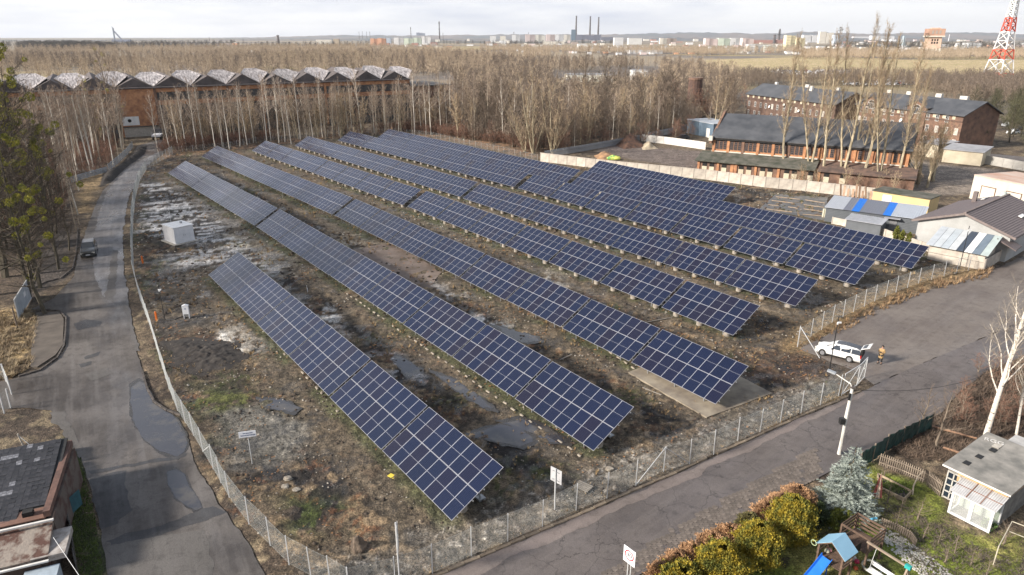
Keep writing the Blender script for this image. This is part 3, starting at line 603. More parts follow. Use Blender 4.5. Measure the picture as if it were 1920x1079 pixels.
for i in range(6):
    p = A8 + d8 * (i * L8 / 6) - n8 * (2 * (PL + .022) * math.cos(TILT)); p.z = 0
    table(p, d8, 5, f"{ordn(i)} table from the left of the short back row by the concrete wall", G)
# ================================================================== FENCES
M_wire = mat("fence_wire", (.42, .44, .43), (.3, .32, .31), rough=.5, metal=.2)
M_post = mat("fence_post_steel", (.62, .63, .63), (.5, .5, .5), rough=.5, metal=.2)
def mesh_bay(w, h, step=.11, r=.003, m=None, name="wire_mesh"):
    V = []; Fc = []
    def seg(a, b):
        a = np.array(a); b = np.array(b); n_ = len(V); dx = np.array([0, r, 0]); dn = b - a; dn = dn / np.linalg.norm(dn); px_ = np.array([-dn[2], 0, dn[0]]) * r
        for p in (a, b): V.extend([p + px_, p - px_ * .5 + dx * .87, p - px_ * .5 - dx * .87])
        for k in range(3): Fc.append((n_ + k, n_ + (k + 1) % 3, n_ + 3 + (k + 1) % 3, n_ + 3 + k))
    n = int((w + h) / step)
    for i in range(n + 1):
        s = i * step
        x0, z0 = (s, 0) if s <= w else (w, s - w); x1, z1 = (0, s) if s <= h else (s - h, h)
        if abs(x0 - x1) > 1e-3: seg((x0, 0, z0 + .04), (x1, 0, z1 + .04)); seg((w - x0, 0, z0 + .04), (w - x1, 0, z1 + .04))
    for z in (.05, h * .5, h): seg((0, 0, z), (w, 0, z))
    return np_mesh(name, np.array(V), np.array(Fc), m or M_wire)
def post_mesh(h, w=.05, m=None): return MB().box((0, 0, h / 2 - .1), (w, w, h + .2)).mesh("fence_post", m or M_post)
def fence(name, label, P, h=2.0, bay=2.5, step=.11, m_wire=None, m_post=None, braces=(), pw=.05, r=.003):
    P = [Vector((p.x, p.y, 0)) for p in P]; rt = thing(name, label, "fence", P[0])
    pts = []
    for i in range(len(P) - 1):
        k = max(1, round((P[i + 1] - P[i]).length / bay))
        for j in range(k): pts.append(P[i].lerp(P[i + 1], j / k))
    pts.append(P[-1]); bm_ = mesh_bay(bay, h - .08, step, r, m_wire); pm = post_mesh(h, pw, m_post)
    for i, p in enumerate(pts):
        o = put("fence_post", pm, rt, p - P[0]); o.rotation_euler = (rnd.uniform(-.02, .02), rnd.uniform(-.02, .02), 0)
        if i < len(pts) - 1:
            d = pts[i + 1] - p; o = put("wire_mesh", bm_, rt, p - P[0]); o.rotation_euler = (rnd.uniform(-.02, .02), 0, math.atan2(d.y, d.x)); o.scale = (d.length / bay, 1, 1)
    for i, s in braces:
        if 0 <= i < len(pts) and 0 <= i + s < len(pts):
            a, b = pts[i], pts[i + s]; mb = MB().bar(a - P[0] + Vector((0, 0, h - .15)), b - P[0] + Vector((0, 0, .05)), .04); mb.build("brace", m_post or M_post, rt)
    return pts
fence("chain_link_fence", "long pale chain-link fence curving along the left road", PX(FENCE_A), braces=((8, 1), (24, 1), (24, -1)))
ptsB = fence("chain_link_fence", "grey chain-link fence with steel posts above the right road kerb", PX(FENCE_B[:-1]), bay=3.0)
bb = MB(); 
for a, b in (((1244, 884), (1192, 911)), ((1244, 884), (1293, 870))): pa, pb = at(*a), at(*b); bb.bar((pa.x, pa.y, 1.9), (pb.x, pb.y, .05), .04)
root_b = [o for o in bpy.data.objects if o.name == "chain_link_fence.001"][0]; o = bb.build("brace", M_post); o.parent = root_b; o.location = -root_b.location
fence("chain_link_fence", "chain-link fence between the solar rows and the muddy lay-by", PX(FENCE_C + [(1840, 498)]), bay=2.6, braces=((0, 1),))
fence("wire_fence", "faint low wire fence behind the rows along the edge of the wood", PX([(322, 288), (420, 279), (480, 268), (560, 262), (640, 253), (740, 250), (810, 258), (870, 272), (925, 283), (1008, 302)]), h=1.6, bay=2.5, step=.16)
# the open entrance by the white car: leaning gate leaf, posts and a dark pole
def leaf(name, label, a, b, h, m=M_post, lean=0, cat="gate"):
    A, B = at(*a), at(*b); d = B - A; w = d.length; rt = thing(name, label, cat, A, math.atan2(d.y, d.x)); rt.rotation_euler[0] = lean
    mb = MB()
    for x0 in (0, w): mb.bar((x0, 0, 0), (x0, 0, h), .05)
    for z in (.1, h): mb.bar((0, 0, z), (w, 0, z), .05)
    mb.bar((0, 0, .1), (w, 0, h), .035); mb.build("gate_frame", m, rt)
    o = put("wire_mesh", mesh_bay(w, h - .1, .12), rt); return rt
leaf("wire_gate", "open wire-mesh gate leaf standing near the white car", (1606, 724), (1620, 709), 2.0)
leaf("wire_gate", "wire-mesh gate leaf folded back beside the lamp pole", (1578, 742), (1606, 724), 2.0)
gp = thing("gate_post", "white diagonal-braced post at the corner of the lay-by fence", "post", at(1495, 651))
A_, B_ = at(1495, 651), at(1537, 672); MB().bar((0, 0, 0), (0, 0, 2.2), .06).build("upright", M_post, gp); MB().bar((0, 0, 2.1), (B_.x - A_.x, B_.y - A_.y, 0), .05).build("brace", M_post, gp)
M_black = mat("black_paint", (.02, .02, .022), (.012, .012, .012), rough=.5)
def pole(name, label, u, v, h, r=.04, m=None, cat="pole", ext=None, lean=(0, 0)):
    rt = thing(name, label, cat, at(u, v)); MB().tube([(0, 0, -.1), (lean[0] * .5, lean[1] * .5, h * .5), (lean[0], lean[1], h)], [r, r * .9, r * .8], 8).build("shaft", m or M_black, rt)
    if ext: ext(rt, h)
    return rt
def camhead(rt, h):
    MB().box((.1, -.1, h - .5), (.3, .12, .12)).box((0, 0, h - .62), (.1, .1, .2)).build("camera_head", mat("white_plastic", (.75, .75, .75), rough=.4), rt)
pole("camera_pole", "thin black camera pole inside the fence beside the white cabinet", 309, 600, 3.9, .035, ext=camhead)
pole("dark_pole", "slim black pole between the white car and the wire fence", 1554, 700, 5.4, .05, ext=camhead)
pole("dark_pole", "tall thin dark pole before the striped lean-to roof", 1799, 503, 5.6, .05, ext=camhead)
# orange marker posts, kiosk, cabinet
M_or = mat("orange_plastic", (.75, .19, .03), (.6, .13, .02), rough=.5)
M_white = mat("white_sheet_metal", (.72, .72, .74), (.6, .61, .63), scale=1.2, rough=.45)
for (u, v, lab) in ((268, 494, "orange marker post near the fence below the white kiosk"), (294, 601, "orange marker post beside the black camera pole")):
    rt = thing("marker_post", lab, "marker post", at(u, v)); MB().box((0, 0, .45), (.16, .16, .9)).build("sleeve", M_or, rt); MB().lathe((0, 0, .9), [(.1, 0), (.1, .06), (.05, .12)], 8).build("cap", M_or, rt)
K = at(330, 460); K2 = at(366, 452); ang = math.atan2(K2.y - K.y, K2.x - K.x); kw = (K2 - K).length
rt = thing("transformer_kiosk", "white metal transformer kiosk with flat lid on a concrete pad", "kiosk", K, ang)
kd = 3.4; kh = 2.25
MB().box((kw / 2, kd / 2, .06), (kw + .8, kd + .8, .12)).build("pad", M_conc, rt)
mb = MB().box((kw / 2, kd / 2, kh / 2 + .12), (kw, kd, kh)); mb.build("cabinet_body", M_white, rt)
MB().box((kw / 2, kd / 2, kh + .2), (kw + .22, kd + .22, .13)).build("lid", mat("white_lid", (.8, .8, .8), rough=.4), rt)
for k in range(2): d_ = MB().box((kw * (.27 + .46 * k), -.015, kh / 2 + .1), (kw * .42, .03, kh * .86)).build("door", M_white, rt); MB().box((kw * (.45 + .1 * k), -.05, kh / 2 + .1), (.04, .05, .2)).build("handle", M_steel, d_)
MB().lathe((kw * .72, kd * .55, kh + .265), [(.16, 0), (.16, .16), (.22, .18), (.2, .26)], 10).build("vent", M_steel, rt)
pole("antenna_rod", "thin white rod standing behind the white kiosk", 322, 424, 3.4, .02, M_white)
rt = thing("meter_cabinet", "small white electrical cabinet on legs with pointed top near the camera pole", "cabinet", at(351, 597), R(8))
MB().box((0, 0, .87), (.62, .3, 1.15)).build("cabinet_box", M_white, rt); MB().prism([(-.33, -.17, 1.45), (.33, -.17, 1.45), (0, -.17, 1.57)], (0, .34, 0)).build("pitched_top", M_white, rt)
for s in (-1, 1): MB().box((s * .26, 0, .15), (.06, .25, .32)).build("leg", M_white, rt)
MB().box((0, -.155, 1.12), (.12, .01, .14)).build("warning_plate", mat("blue_grey_print", (.2, .22, .35), rough=.5), rt)
MB().box((0, -.155, .42), (.46, .01, .16)).build("grille", mat("dark_grille", (.08, .08, .08), rough=.6), rt)
tagc = MB(); pa, pb = at(312, 600), at(348, 594); pm_ = (pa + pb) / 2
tagc.tube([pa + Vector((0, 0, .03)), pm_ + Vector((.1, -.5, .05)), pb + Vector((-.3, .1, .03))], .04, 6); tag(tagc.build("power_cable", M_black), "black cable lying between the camera pole and white cabinet", "cable")
# sign board with two printed lines on a slender post
p0 = at(473, 870); rt = thing("notice_board", "white notice board with two lines of grey print on a slender post", "sign", p0, R(14))
M_print = mat("grey_print", (.12, .15, .25), rough=.6)
MB().tube([(0, 0, 0), (0, 0, 2.2)], .028, 6).build("post", M_post, rt)
bd = MB().box((-.02, -.04, 2.42), (1.12, .03, .46)).build("board", mat("white_board", (.82, .83, .86), rough=.45), rt)
pr = MB(); xx = -.32
for wv in (.2, .24, .22): pr.box((xx + wv / 2, -.058, 2.5), (wv * .9, .005, .06)); xx += wv
xx = -.47
for wv in (.09, .07, .1, .08, .09, .07, .1, .09, .08, .08): pr.box((xx + wv / 2, -.058, 2.34), (wv * .8, .005, .085)); xx += wv + .012
pr.build("print", M_print, bd)
# road sign seen from behind, sign 30, slim sign post at the corner
rt = thing("road_sign", "grey-backed road sign on a steel post behind the kerb fence", "sign", at(1040, 957), R(-42))
MB().tube([(0, 0, -.1), (0, 0, 3.1)], .045, 8).build("post", M_post, rt); MB().box((0, .06, 2.55), (.86, .025, 1.0)).build("sign_plate", mat("sign_back_grey", (.55, .55, .56), rough=.5, metal=.2), rt)
for z in (2.25, 2.85): MB().box((0, .03, z), (.5, .04, .05)).build("bracket", M_steel, rt)
pS = at(1176, 1118); rt = thing("speed_sign", "white square sign with 30 in a red ring on twin posts", "sign", pS, R(-52))
Hs = hgt(1176, 1118, 1060)
for s in (-.1, .1): MB().tube([(s, 0, -.1), (s, 0, Hs + .6)], .03, 8).build("post", M_post, rt)
pl = MB().box((0, -.06, Hs + .62), (.80, .02, .98)).build("sign_plate", mat("white_board", (.82, .83, .86)), rt)
M_red = mat("sign_red", (.62, .03, .04), (.55, .02, .03), rough=.5)
rg = MB(); n = 40
vs = [(math.cos(2 * math.pi * k / n) * r_, -.074, Hs + .66 + math.sin(2 * math.pi * k / n) * r_) for r_ in (.31, .245) for k in range(n)]
rg.add(vs, [(k, (k + 1) % n, n + (k + 1) % n, n + k) for k in range(n)]); rg.build("red_ring", M_red, pl, fix=False)
text_mesh("numerals", "30", .36, M_black, pl, (0, -.076, Hs + .66), (math.pi / 2, 0, 0), True)
pC = at(750, 1100); Hc = hgt(750, 1100, 980); rt = thing("sign_post", "tall slim steel post with edge-on sign plates at the fence corner", "sign", pC, R(96))
MB().tube([(0, 0, -.1), (0, 0, Hc)], .04, 8).build("post", M_post, rt)
for z in (Hc - .5, Hc - 1.35): MB().box((.0, -.06, z), (.6, .02, .72)).build("sign_plate", M_post, rt)
# bits lying about the plot
rt = thing("yellow_plate", "yellow rectangular plate lying flat on the mud by the front row", "plate", at(735, 894), R(-35)); MB().box((0, 0, .05), (.55, .36, .02)).build("plate", mat("yellow_paint", (.75, .58, .08), (.65, .5, .06), rough=.5), rt)
rs = random.Random(5)
def boulder(name, u, v, sx, sy, sz, m, label, cat="boulder", seed=0):
    b = bmesh.new(); bmesh.ops.create_icosphere(b, subdivisions=3, radius=1); r_ = random.Random(seed)
    ph = [r_.uniform(0, 6) for _ in range(6)]
    for vv in b.verts:
        q = 1 + .16 * math.sin(3 * vv.co.x + ph[0]) * math.sin(4 * vv.co.y + ph[1]) + .12 * math.sin(5 * vv.co.z + ph[2]) + r_.uniform(-.05, .05); vv.co = Vector((vv.co.x * q * sx, vv.co.y * q * sy, max(vv.co.z * q, -.35) * sz))
    me = bpy.data.meshes.new(name); b.to_mesh(me); b.free(); me.materials.append(m); o = put(name, me, None, at(u, v) + Vector((0, 0, sz * .3))); return tag(o, label, cat)
boulder("tree_stump", 673, 1030, .42, .4, .7, mat("rotten_stump", (.20, .15, .11), (.06, .045, .035), scale=2, rough=1, bump=1), "rounded grey-brown stump with dead grass at the fence corner", "stump", 3)
M_rub = mat("rubble", (.34, .31, .26), (.17, .14, .11), scale=4, rough=.95, bump=.5)
for i, (u, v, s, lab) in enumerate([(535, 914, .22, "round cut log end lying in the rubble left of the front row"), (540, 899, .22, "grey stone block above the round log end"), (556, 920, .2, "angular stone just right of the round log end"),
                               (467, 659, .4, "pale square concrete block on mud left of the front row"), (957, 616, .22, "pale stone at the edge of the middle puddle"), (1143, 881, .22, "light stone beside the kerb fence near the planks")]):
    boulder("rubble_stone" if i != 3 else "concrete_block", u, v, s * 1.3, s, s * .7, M_rub, lab, "stone", 20 + i)
rt = thing("timber_pallet", "broken grey timber pallet lying beside the kerb fence", "pallet", at(1094, 915), R(-38)); M_wood = mat("weathered_timber", (.28, .25, .21), (.16, .14, .12), scale=3, rough=.9, stretch=(1, 8, 1))
for k in range(5): MB().box((0, -.36 + k * .17, .15), (1.1, .11, .025)).build("board", M_wood, rt)
for k in range(2): MB().box((-.4 + .8 * k, -.02, .08), (.1, .85, .1)).build("bearer", M_wood, rt)
rt = thing("white_flag_marker", "small white marker stick between the first and second panel rows", "marker", at(577, 549)); MB().tube([(0, 0, 0), (-.05, 0, .9)], .02, 5).build("stick", M_white, rt); MB().box((0, 0, .35), (.1, .02, .45)).build("tag", M_white, rt)
for i, pts_ in enumerate([[(1210, 606), (1262, 596)], [(1050, 676), (1072, 666)], [(1205, 728), (1240, 742)]]):
    a, b = at(*pts_[0]), at(*pts_[1]); o = MB().bar(a + Vector((0, 0, .06)), b + Vector((0, 0, .06)), .1, .06).build("plank", M_wood); tag(o, ["pale plank on the grass before the fourth panel row", "short plank lying between the second and third panel rows", "narrow plank on the concrete slab edge"][i], "plank")
# rows of flat edging stones just in front of the second and third rows
M_edge = mat("edging_stone", (.42, .37, .30), (.24, .2, .16), rough=.9)
edg = thing("edging_stones", "line of flat pale edging stones in front of the second panel row", "edging"); est = MB().box((0, 0, .0), (.42, .12, .1)).mesh("edging_stone", M_edge)
edg2 = thing("edging_stones", "line of flat pale edging stones in front of the third panel row", "edging")
edg0 = thing("edging_stones", "line of flat pale edging stones in front of the short front row", "edging")
for rt_, a, b in ((edg, (652, 552), (1105, 868)), (edg2, (990, 560), (1300, 765)), (edg0, (535, 665), (640, 780))):
    for p, a_ in walk([at(*a), at(*b)], 1.15):
        if rnd.random() < .25: continue
        o = put("edging_stone", est, rt_); o.location = (p.x + rnd.uniform(-.06, .06), p.y + rnd.uniform(-.06, .06), .03); o.rotation_euler = (0, 0, a_ + rnd.uniform(-.1, .1)); o.scale = (rnd.uniform(.7, 1.3), 1, 1)
# ------------------------------------------------------------------ scattered stuff: rubble crumbs, leaves, grass tufts
def scatter(name, n, region, shape, m, seed, dens=None, smin=.03, smax=.1, z=.0, cat=None, label=None, avoid=None, colf=None):
    rg_ = np.random.RandomState(seed); P = [at(*p) for p in region]; xs = [p.x for p in P]; ys = [p.y for p in P]
    X = rg_.uniform(min(xs), max(xs), n * 6); Y = rg_.uniform(min(ys), max(ys), n * 6); k = poly_sd(X, Y, P) > 0
    k &= rg_.rand(len(X)) < np.clip((55 / np.hypot(X, Y)) ** 1.6, 0, 1)
    k &= road_at(X, Y) < -.15
    if dens is not None: k &= dens(X, Y) > rg_.rand(len(X))
    X, Y = X[k][:n], Y[k][:n]; n = len(X); sv, sf = shape; sv = np.array(sv, float); sf = np.array(sf)
    S_ = rg_.uniform(smin, smax, n) * np.clip(np.hypot(X, Y) / 45, 1, 2.2); A_ = rg_.uniform(0, 2 * np.pi, n); ca, sa = np.cos(A_), np.sin(A_)
    jit = 1 + rg_.uniform(-.3, .3, (n, len(sv), 3)); v = sv[None] * jit * S_[:, None, None]
    vx = v[..., 0] * ca[:, None] - v[..., 1] * sa[:, None] + X[:, None]; vy = v[..., 0] * sa[:, None] + v[..., 1] * ca[:, None] + Y[:, None]; vz = v[..., 2] + z
    Fx = (sf[None] + (np.arange(n) * len(sv))[:, None, None]).reshape(-1, sf.shape[1])
    o = put(name, np_mesh(name, np.stack([vx, vy, vz], -1).reshape(-1, 3), Fx, m)); return tag(o, label, cat, kind='stuff')
RP = [[at(*p) for p in q] for q in (ROAD_L, ROAD_R)]
def road_at(X, Y): return np.maximum.reduce([poly_sd(X, Y, q) for q in RP])
crumb = ([(-1, -.8, 0), (1, -.7, 0), (.8, .8, 0), (-.9, .7, 0), (-.5, -.4, .7), (.6, -.3, .8), (.3, .5, .6)], [(0, 1, 5, 4), (1, 2, 6, 5), (2, 3, 4, 6), (3, 0, 4, 4), (4, 5, 6, 6)])
crumb = (crumb[0], [(0, 1, 5), (0, 5, 4), (1, 2, 6), (1, 6, 5), (2, 3, 6), (3, 4, 6), (3, 0, 4), (4, 5, 6)])
clump = lambda X, Y: sstep(.45, .62, fbm(X, Y, .3, 4, 777))
scatter("rubble_crumbs", 9000, SITE, crumb, mat("rubble_crumb", (.42, .38, .32), (.17, .14, .11), scale=.9, rough=.95), 1, clump, .025, .075)
scatter("dark_clods", 6000, SITE, crumb, mat("clod", (.085, .062, .045), (.03, .024, .02), scale=.9, rough=1), 2, lambda X, Y: sstep(.4, .6, fbm(X, Y, .25, 4, 771)), .04, .13)
leafs = ([(-1, -.5, 0), (1, -.6, .1), (.9, .5, .35), (-.8, .6, .1)], [(0, 1, 2), (0, 2, 3)])
scatter("fallen_leaves", 14000, SITE, leafs, mat("dead_leaf", (.33, .17, .07), (.12, .06, .035), scale=.7, rough=.9), 3, lambda X, Y: sstep(.5, .62, fbm(X, Y, .35, 4, 775)), .04, .09, .02)
def tuftshape(seed, k=9, h=1.0, spread=.5):
    r_ = random.Random(seed); V = []; Fs = []
    for i in range(k):
        a = r_.uniform(0, 6.28); q = r_.uniform(.05, .35); bx, by = math.cos(a) * q * .5, math.sin(a) * q * .5; tx, ty = math.cos(a) * (q + spread * r_.uniform(.3, 1)), math.sin(a) * (q + spread * r_.uniform(.3, 1))
        w = .07; n_ = len(V); V += [(bx - w * math.sin(a), by + w * math.cos(a), 0), (bx + w * math.sin(a), by - w * math.cos(a), 0), (tx, ty, h * r_.uniform(.5, 1))]; Fs.append((n_, n_ + 1, n_ + 2))
    return V, Fs
M_dry = mat("dry_grass", (.42, .30, .15), (.2, .12, .06), scale=.6, rough=.9)
M_grn = mat("green_grass", (.12, .16, .03), (.05, .08, .015), scale=.8, rough=.8)
scatter("dry_grass_tufts", 6500, SITE, tuftshape(1), M_dry, 4, lambda X, Y: sstep(.5, .64, fbm(X, Y, .2, 4, 781)) * .8, .12, .34)
scatter("green_grass_tufts", 2600, SITE, tuftshape(2), M_grn, 5, lambda X, Y: sstep(.54, .66, fbm(X, Y, .16, 4, 111)), .05, .14)
scatter("lawn_grass", 9000, LAWN, tuftshape(3, 7, 1, .5), mat("lawn_blade", (.22, .26, .04), (.12, .14, .03), scale=.5, rough=.85), 6, None, .05, .11)
scatter("roadside_dry_grass", 3000, [(-120, 588), (58, 584), (68, 602), (58, 690), (20, 710), (-120, 730)], tuftshape(4, 9, 1, .9), mat("straw_grass", (.40, .31, .19), (.17, .12, .075), scale=.9, rough=.95), 7, lambda X, Y: sstep(.3, .55, fbm(X, Y, .7, 4, 791)), .12, .3)
scatter("fence_side_grass", 2200, [(1500, 648), (1560, 612), (1640, 572), (1722, 536), (1820, 512), (1860, 500), (1860, 520), (1740, 548), (1660, 582), (1600, 612), (1545, 640)], tuftshape(5, 9, 1, .9), mat("rusty_grass", (.36, .24, .13), (.14, .085, .05), scale=1.2, rough=.95), 8, lambda X, Y: sstep(.35, .55, fbm(X, Y, .5, 4, 799)), .10, .32)
scatter("kerb_verge_grass", 2400, [(700, 1115), (884, 1046), (1017, 991), (1138, 939), (1244, 888), (1383, 831), (1502, 779), (1610, 735), (1600, 720), (1490, 765), (1380, 812), (1244, 868), (1130, 925), (1010, 975), (880, 1030), (700, 1100)], tuftshape(6, 8, 1, .6), M_dry, 9, lambda X, Y: sstep(.45, .6, fbm(X, Y, .5, 3, 83)), .07, .2)
scatter("bank_grass", 2600, [(128, 825), (165, 890), (196, 1085), (150, 1090), (118, 900)], tuftshape(7), M_grn, 10, None, .08, .22)
scatter("brushwood_floor", 6000, [(1640, 830), (1760, 775), (1830, 700), (1925, 640), (2000, 620), (2000, 850), (1925, 830), (1790, 870), (1700, 860)], tuftshape(8, 6, .8, 1.2), mat("brown_bracken", (.17, .12, .085), (.07, .05, .038), scale=.9, rough=.95), 11, None, .12, .4)
# ================================================================== BUILDINGS
M_brick = mat("orange_brick", (.50, .25, .12), (.27, .125, .07), scale=.9, rough=.9, bump=.2, detail=8)
M_brick2 = mat("dark_brick", (.15, .095, .07), (.08, .05, .042), scale=.7, rough=.95, detail=8)
M_brick3 = mat("rust_brick", (.225, .13, .088), (.11, .07, .054), scale=.8, rough=.95, detail=8)
M_slate = mat("grey_roofing", (.092, .094, .10), (.05, .052, .056), scale=.35, rough=.55, detail=8, rough2=.4)
M_slate2 = mat("weathered_roofing", (.12, .115, .11), (.055, .053, .05), scale=.5, rough=.8, detail=8)
M_moss = mat("mossy_roofing", (.13, .12, .10), (.04, .045, .03), scale=.6, rough=.9, detail=8)
M_dglass = glass("dark_glazing", (.035, .038, .045), .2)
M_wfr = mat("white_window_frame", (.7, .68, .64), (.55, .53, .5), rough=.6)
M_cream = mat("cream_render", (.56, .50, .38), (.44, .38, .28), scale=.5, rough=.9, detail=7)
M_pale = mat("pale_render", (.62, .58, .50), (.48, .44, .38), scale=.4, rough=.9, detail=7)
M_yell = mat("yellow_render", (.62, .47, .24), (.5, .38, .2), scale=.4, rough=.9, detail=7)
M_dark = mat("dark_interior", (.015, .014, .013), (.008, .008, .008), rough=.9)
M_chim = mat("white_chimney_render", (.65, .62, .57), (.45, .42, .38), scale=1.5, rough=.9)
def wroot(name, label, cat, p, d, group=None): return thing(name, label, cat, (p.x, p.y, 0), math.atan2(d.y, d.x), group)
def win(parent, x, z, w, h, y=0, fr=None, pane=None, bars=(1, 1), M=None, ry=0, depth=.12, name="window", arch=False):
    """window with frame proud of the wall and a recessed pane, facing -y (ry turns it)"""
    mb = MB(); f = .09
    mb.box((0, 0, h / 2 - f / 2), (w, depth, f)); mb.box((0, 0, -h / 2 + f / 2), (w, depth, f)); mb.box((-w / 2 + f / 2, 0, 0), (f, depth, h - 2 * f)); mb.box((w / 2 - f / 2, 0, 0), (f, depth, h - 2 * f))
    for i in range(1, bars[0] + 1): mb.box((-w / 2 + w * i / (bars[0] + 1), .0, 0), (.06, depth * .7, h - 2 * f))
    for i in range(1, bars[1] + 1): mb.box((0, .0, -h / 2 + h * i / (bars[1] + 1)), (w - 2 * f, depth * .6, .06))
    if arch: mb.tube([(math.cos(a) * w / 2, 0, h / 2 + math.sin(a) * w * .35) for a in [math.pi * k / 6 for k in range(7)]], .07, 4)
    o = mb.build(name, fr or M_wfr, parent, (x, y, z), ry); mb2 = MB().box((0, .0, 0), (w - .04, depth * .25, h - .04))
    if arch: mb2.prism([(math.cos(a) * w / 2, -.01, h / 2 + math.sin(a) * w * .35) for a in [math.pi * k / 6 for k in range(7)]], (0, .03, 0))
    mb2.build("pane", pane or M_dglass, o); return o
_wc = {}
def winc(parent, x, z, w, h, **k):
    """shares the mesh data of alike windows"""
    key = (w, h, tuple(sorted((a, str(b)) for a, b in k.items() if a not in ('y', 'ry'))))
    if key in _wc:
        a, b = _wc[key]; o = put(a.name.split('.')[0], a.data, parent, (x, k.get('y', 0), z), k.get('ry', 0)); put("pane", b.data, o); return o
    o = win(parent, x, z, w, h, **k); _wc[key] = (o, o.children[0]); return o
def gable(parent, w, d, h, rh, wall, roof, over=.5, x0=0, y0=0, th=.22, ridge='x', gm=None):
    """walls and a two-pitch roof; ridge along x (or y)"""
    mb = MB()
    if ridge == 'x':
        mb.prism([(x0, y0, 0), (x0, y0 + d, 0), (x0, y0 + d, h), (x0, y0 + d / 2, h + rh), (x0, y0, h)], (w, 0, 0))
    else: mb.prism([(x0, y0, 0), (x0 + w, y0, 0), (x0 + w, y0, h), (x0 + w / 2, y0, h + rh), (x0, y0, h)], (0, d, 0))
    mb.build("wall", wall, parent)
    sl = rh / ((d if ridge == 'x' else w) / 2); r = MB()
    if ridge == 'x':
        r.prism([(x0 - over, y0 - over, h - over * sl + .02), (x0 - over, y0 + d / 2, h + rh + .02), (x0 - over, y0 + d / 2, h + rh + th), (x0 - over, y0 - over, h - over * sl + th)], (w + 2 * over, 0, 0))
        r.prism([(x0 - over, y0 + d + over, h - over * sl + .02), (x0 - over, y0 + d / 2 + .001, h + rh + .02), (x0 - over, y0 + d / 2 + .001, h + rh + th), (x0 - over, y0 + d + over, h - over * sl + th)], (w + 2 * over, 0, 0))
    else:
        r.prism([(x0 - over, y0 - over, h - over * sl + .02), (x0 + w / 2, y0 - over, h + rh + .02), (x0 + w / 2, y0 - over, h + rh + th), (x0 - over, y0 - over, h - over * sl + th)], (0, d + 2 * over, 0))
        r.prism([(x0 + w + over, y0 - over, h - over * sl + .02), (x0 + w / 2 + .001, y0 - over, h + rh + .02), (x0 + w / 2 + .001, y0 - over, h + rh + th), (x0 + w + over, y0 - over, h - over * sl + th)], (0, d + 2 * over, 0))
    return r.build("roof", roof, parent)
# ---- the brick depot
A0 = at(1308, 322); A1 = at(1690, 358); dd = (A1 - A0).normalized(); nn = Vector((-dd.y, dd.x, 0))
rt = wroot("brick_depot", "long orange brick depot with dark grey pitched roof and arched windows", "warehouse", A0, dd)
DW, DX, DY, DH, DR, DD = 38.5, 1.4, 5.0, 7.0, 4.1, 19.0
rf = gable(rt, DW, DD, DH, DR, M_brick, M_slate, .35, DX, DY)
pr = MB()      # stepped end parapet with a pale cap
pr.prism([(DX - .5, DY - .9, DH - .5), (DX - .5, DY + DD / 2, DH + DR + .75), (DX - .5, DY + DD + .9, DH - .5), (DX - .5, DY + DD + .9, DH - 1.3), (DX - .5, DY - .9, DH - 1.3)], (.48, 0, 0)); pr.build("end_parapet", M_brick3, rt)
MB().box((DX - .26, DY - .7, DH - .2), (.8, .9, 1.0)).build("parapet_cap", M_pale, rt)
MB().box((DX + DW / 2, DY - .38, DH - .35), (DW, .2, .3)).build("gutter", M_dark, rt)
for i in range(13):
    x_ = DX + .35 + i * (DW - .7) / 12; MB().box((x_, DY - .12, 5.35), (.55, .25, 2.9)).build("pilaster", M_brick3 if i % 3 == 2 else M_brick, rt)
for i in range(12):
    x_ = DX + .35 + (i + .5) * (DW - .7) / 12
    for k in ((-.85, 0, .85) if i < 6 else (-.55, .55)):
        winc(rt, x_ + k, 5.35, .7, 1.7, y=DY - .05, fr=mat("brown_mullion", (.16, .11, .09), (.1, .07, .06)), pane=M_dglass, bars=(1, 3), arch=True)
MB().box((DX + DW / 2, DY - .1, 4.0), (DW, .22, .22)).build("string_course", M_pale, rt)
MB().prism([(-.0, .0, 0), (0, 4.6, 0), (0, 4.6, 3.35), (0, 0, 2.45)], (41.5, 0, 0)).build("annex_wall", M_brick3, rt)
ar = MB().prism([(-.7, -.7, 2.42), (-.7, DY - .02, 3.75), (-.7, DY - .02, 3.92), (-.7, -.7, 2.6)], (24.5, 0, 0)); ar.build("annex_roof", M_moss, rt)
MB().prism([(24.2, -.6, 2.35), (24.2, DY - .02, 3.6), (24.2, DY - .02, 3.75), (24.2, -.6, 2.5)], (17.5, 0, 0)).build("annex_roof", mat("rusted_roofing", (.16, .10, .075), (.06, .045, .04), scale=.6, rough=.9), rt)
xs_ = [1.4, 2.95, 5.6, 9.2, 10.8, 13.6, 15.1, 18.4, 19.9, 23.0, 26, 29]
for x_ in xs_:
    MB().box((x_, -.03, 1.75), (.95, .12, .75)).build("window_opening", M_dark, rt); MB().box((x_, -.05, .8), (1.05, .12, 1.1)).build("blocked_doorway", M_cream, rt)
for x_ in (.1, 4.3, 7.4, 8.1, 12.2, 16.8, 21.5, 24.6): MB().box((x_, -.1, 1.2), (.5, .22, 2.4)).build("pier", M_brick, rt)
MB().box((7.35 + .2, -.06, 1.3), (1.2, .1, 1.9)).build("blocked_doorway", M_brick, rt)
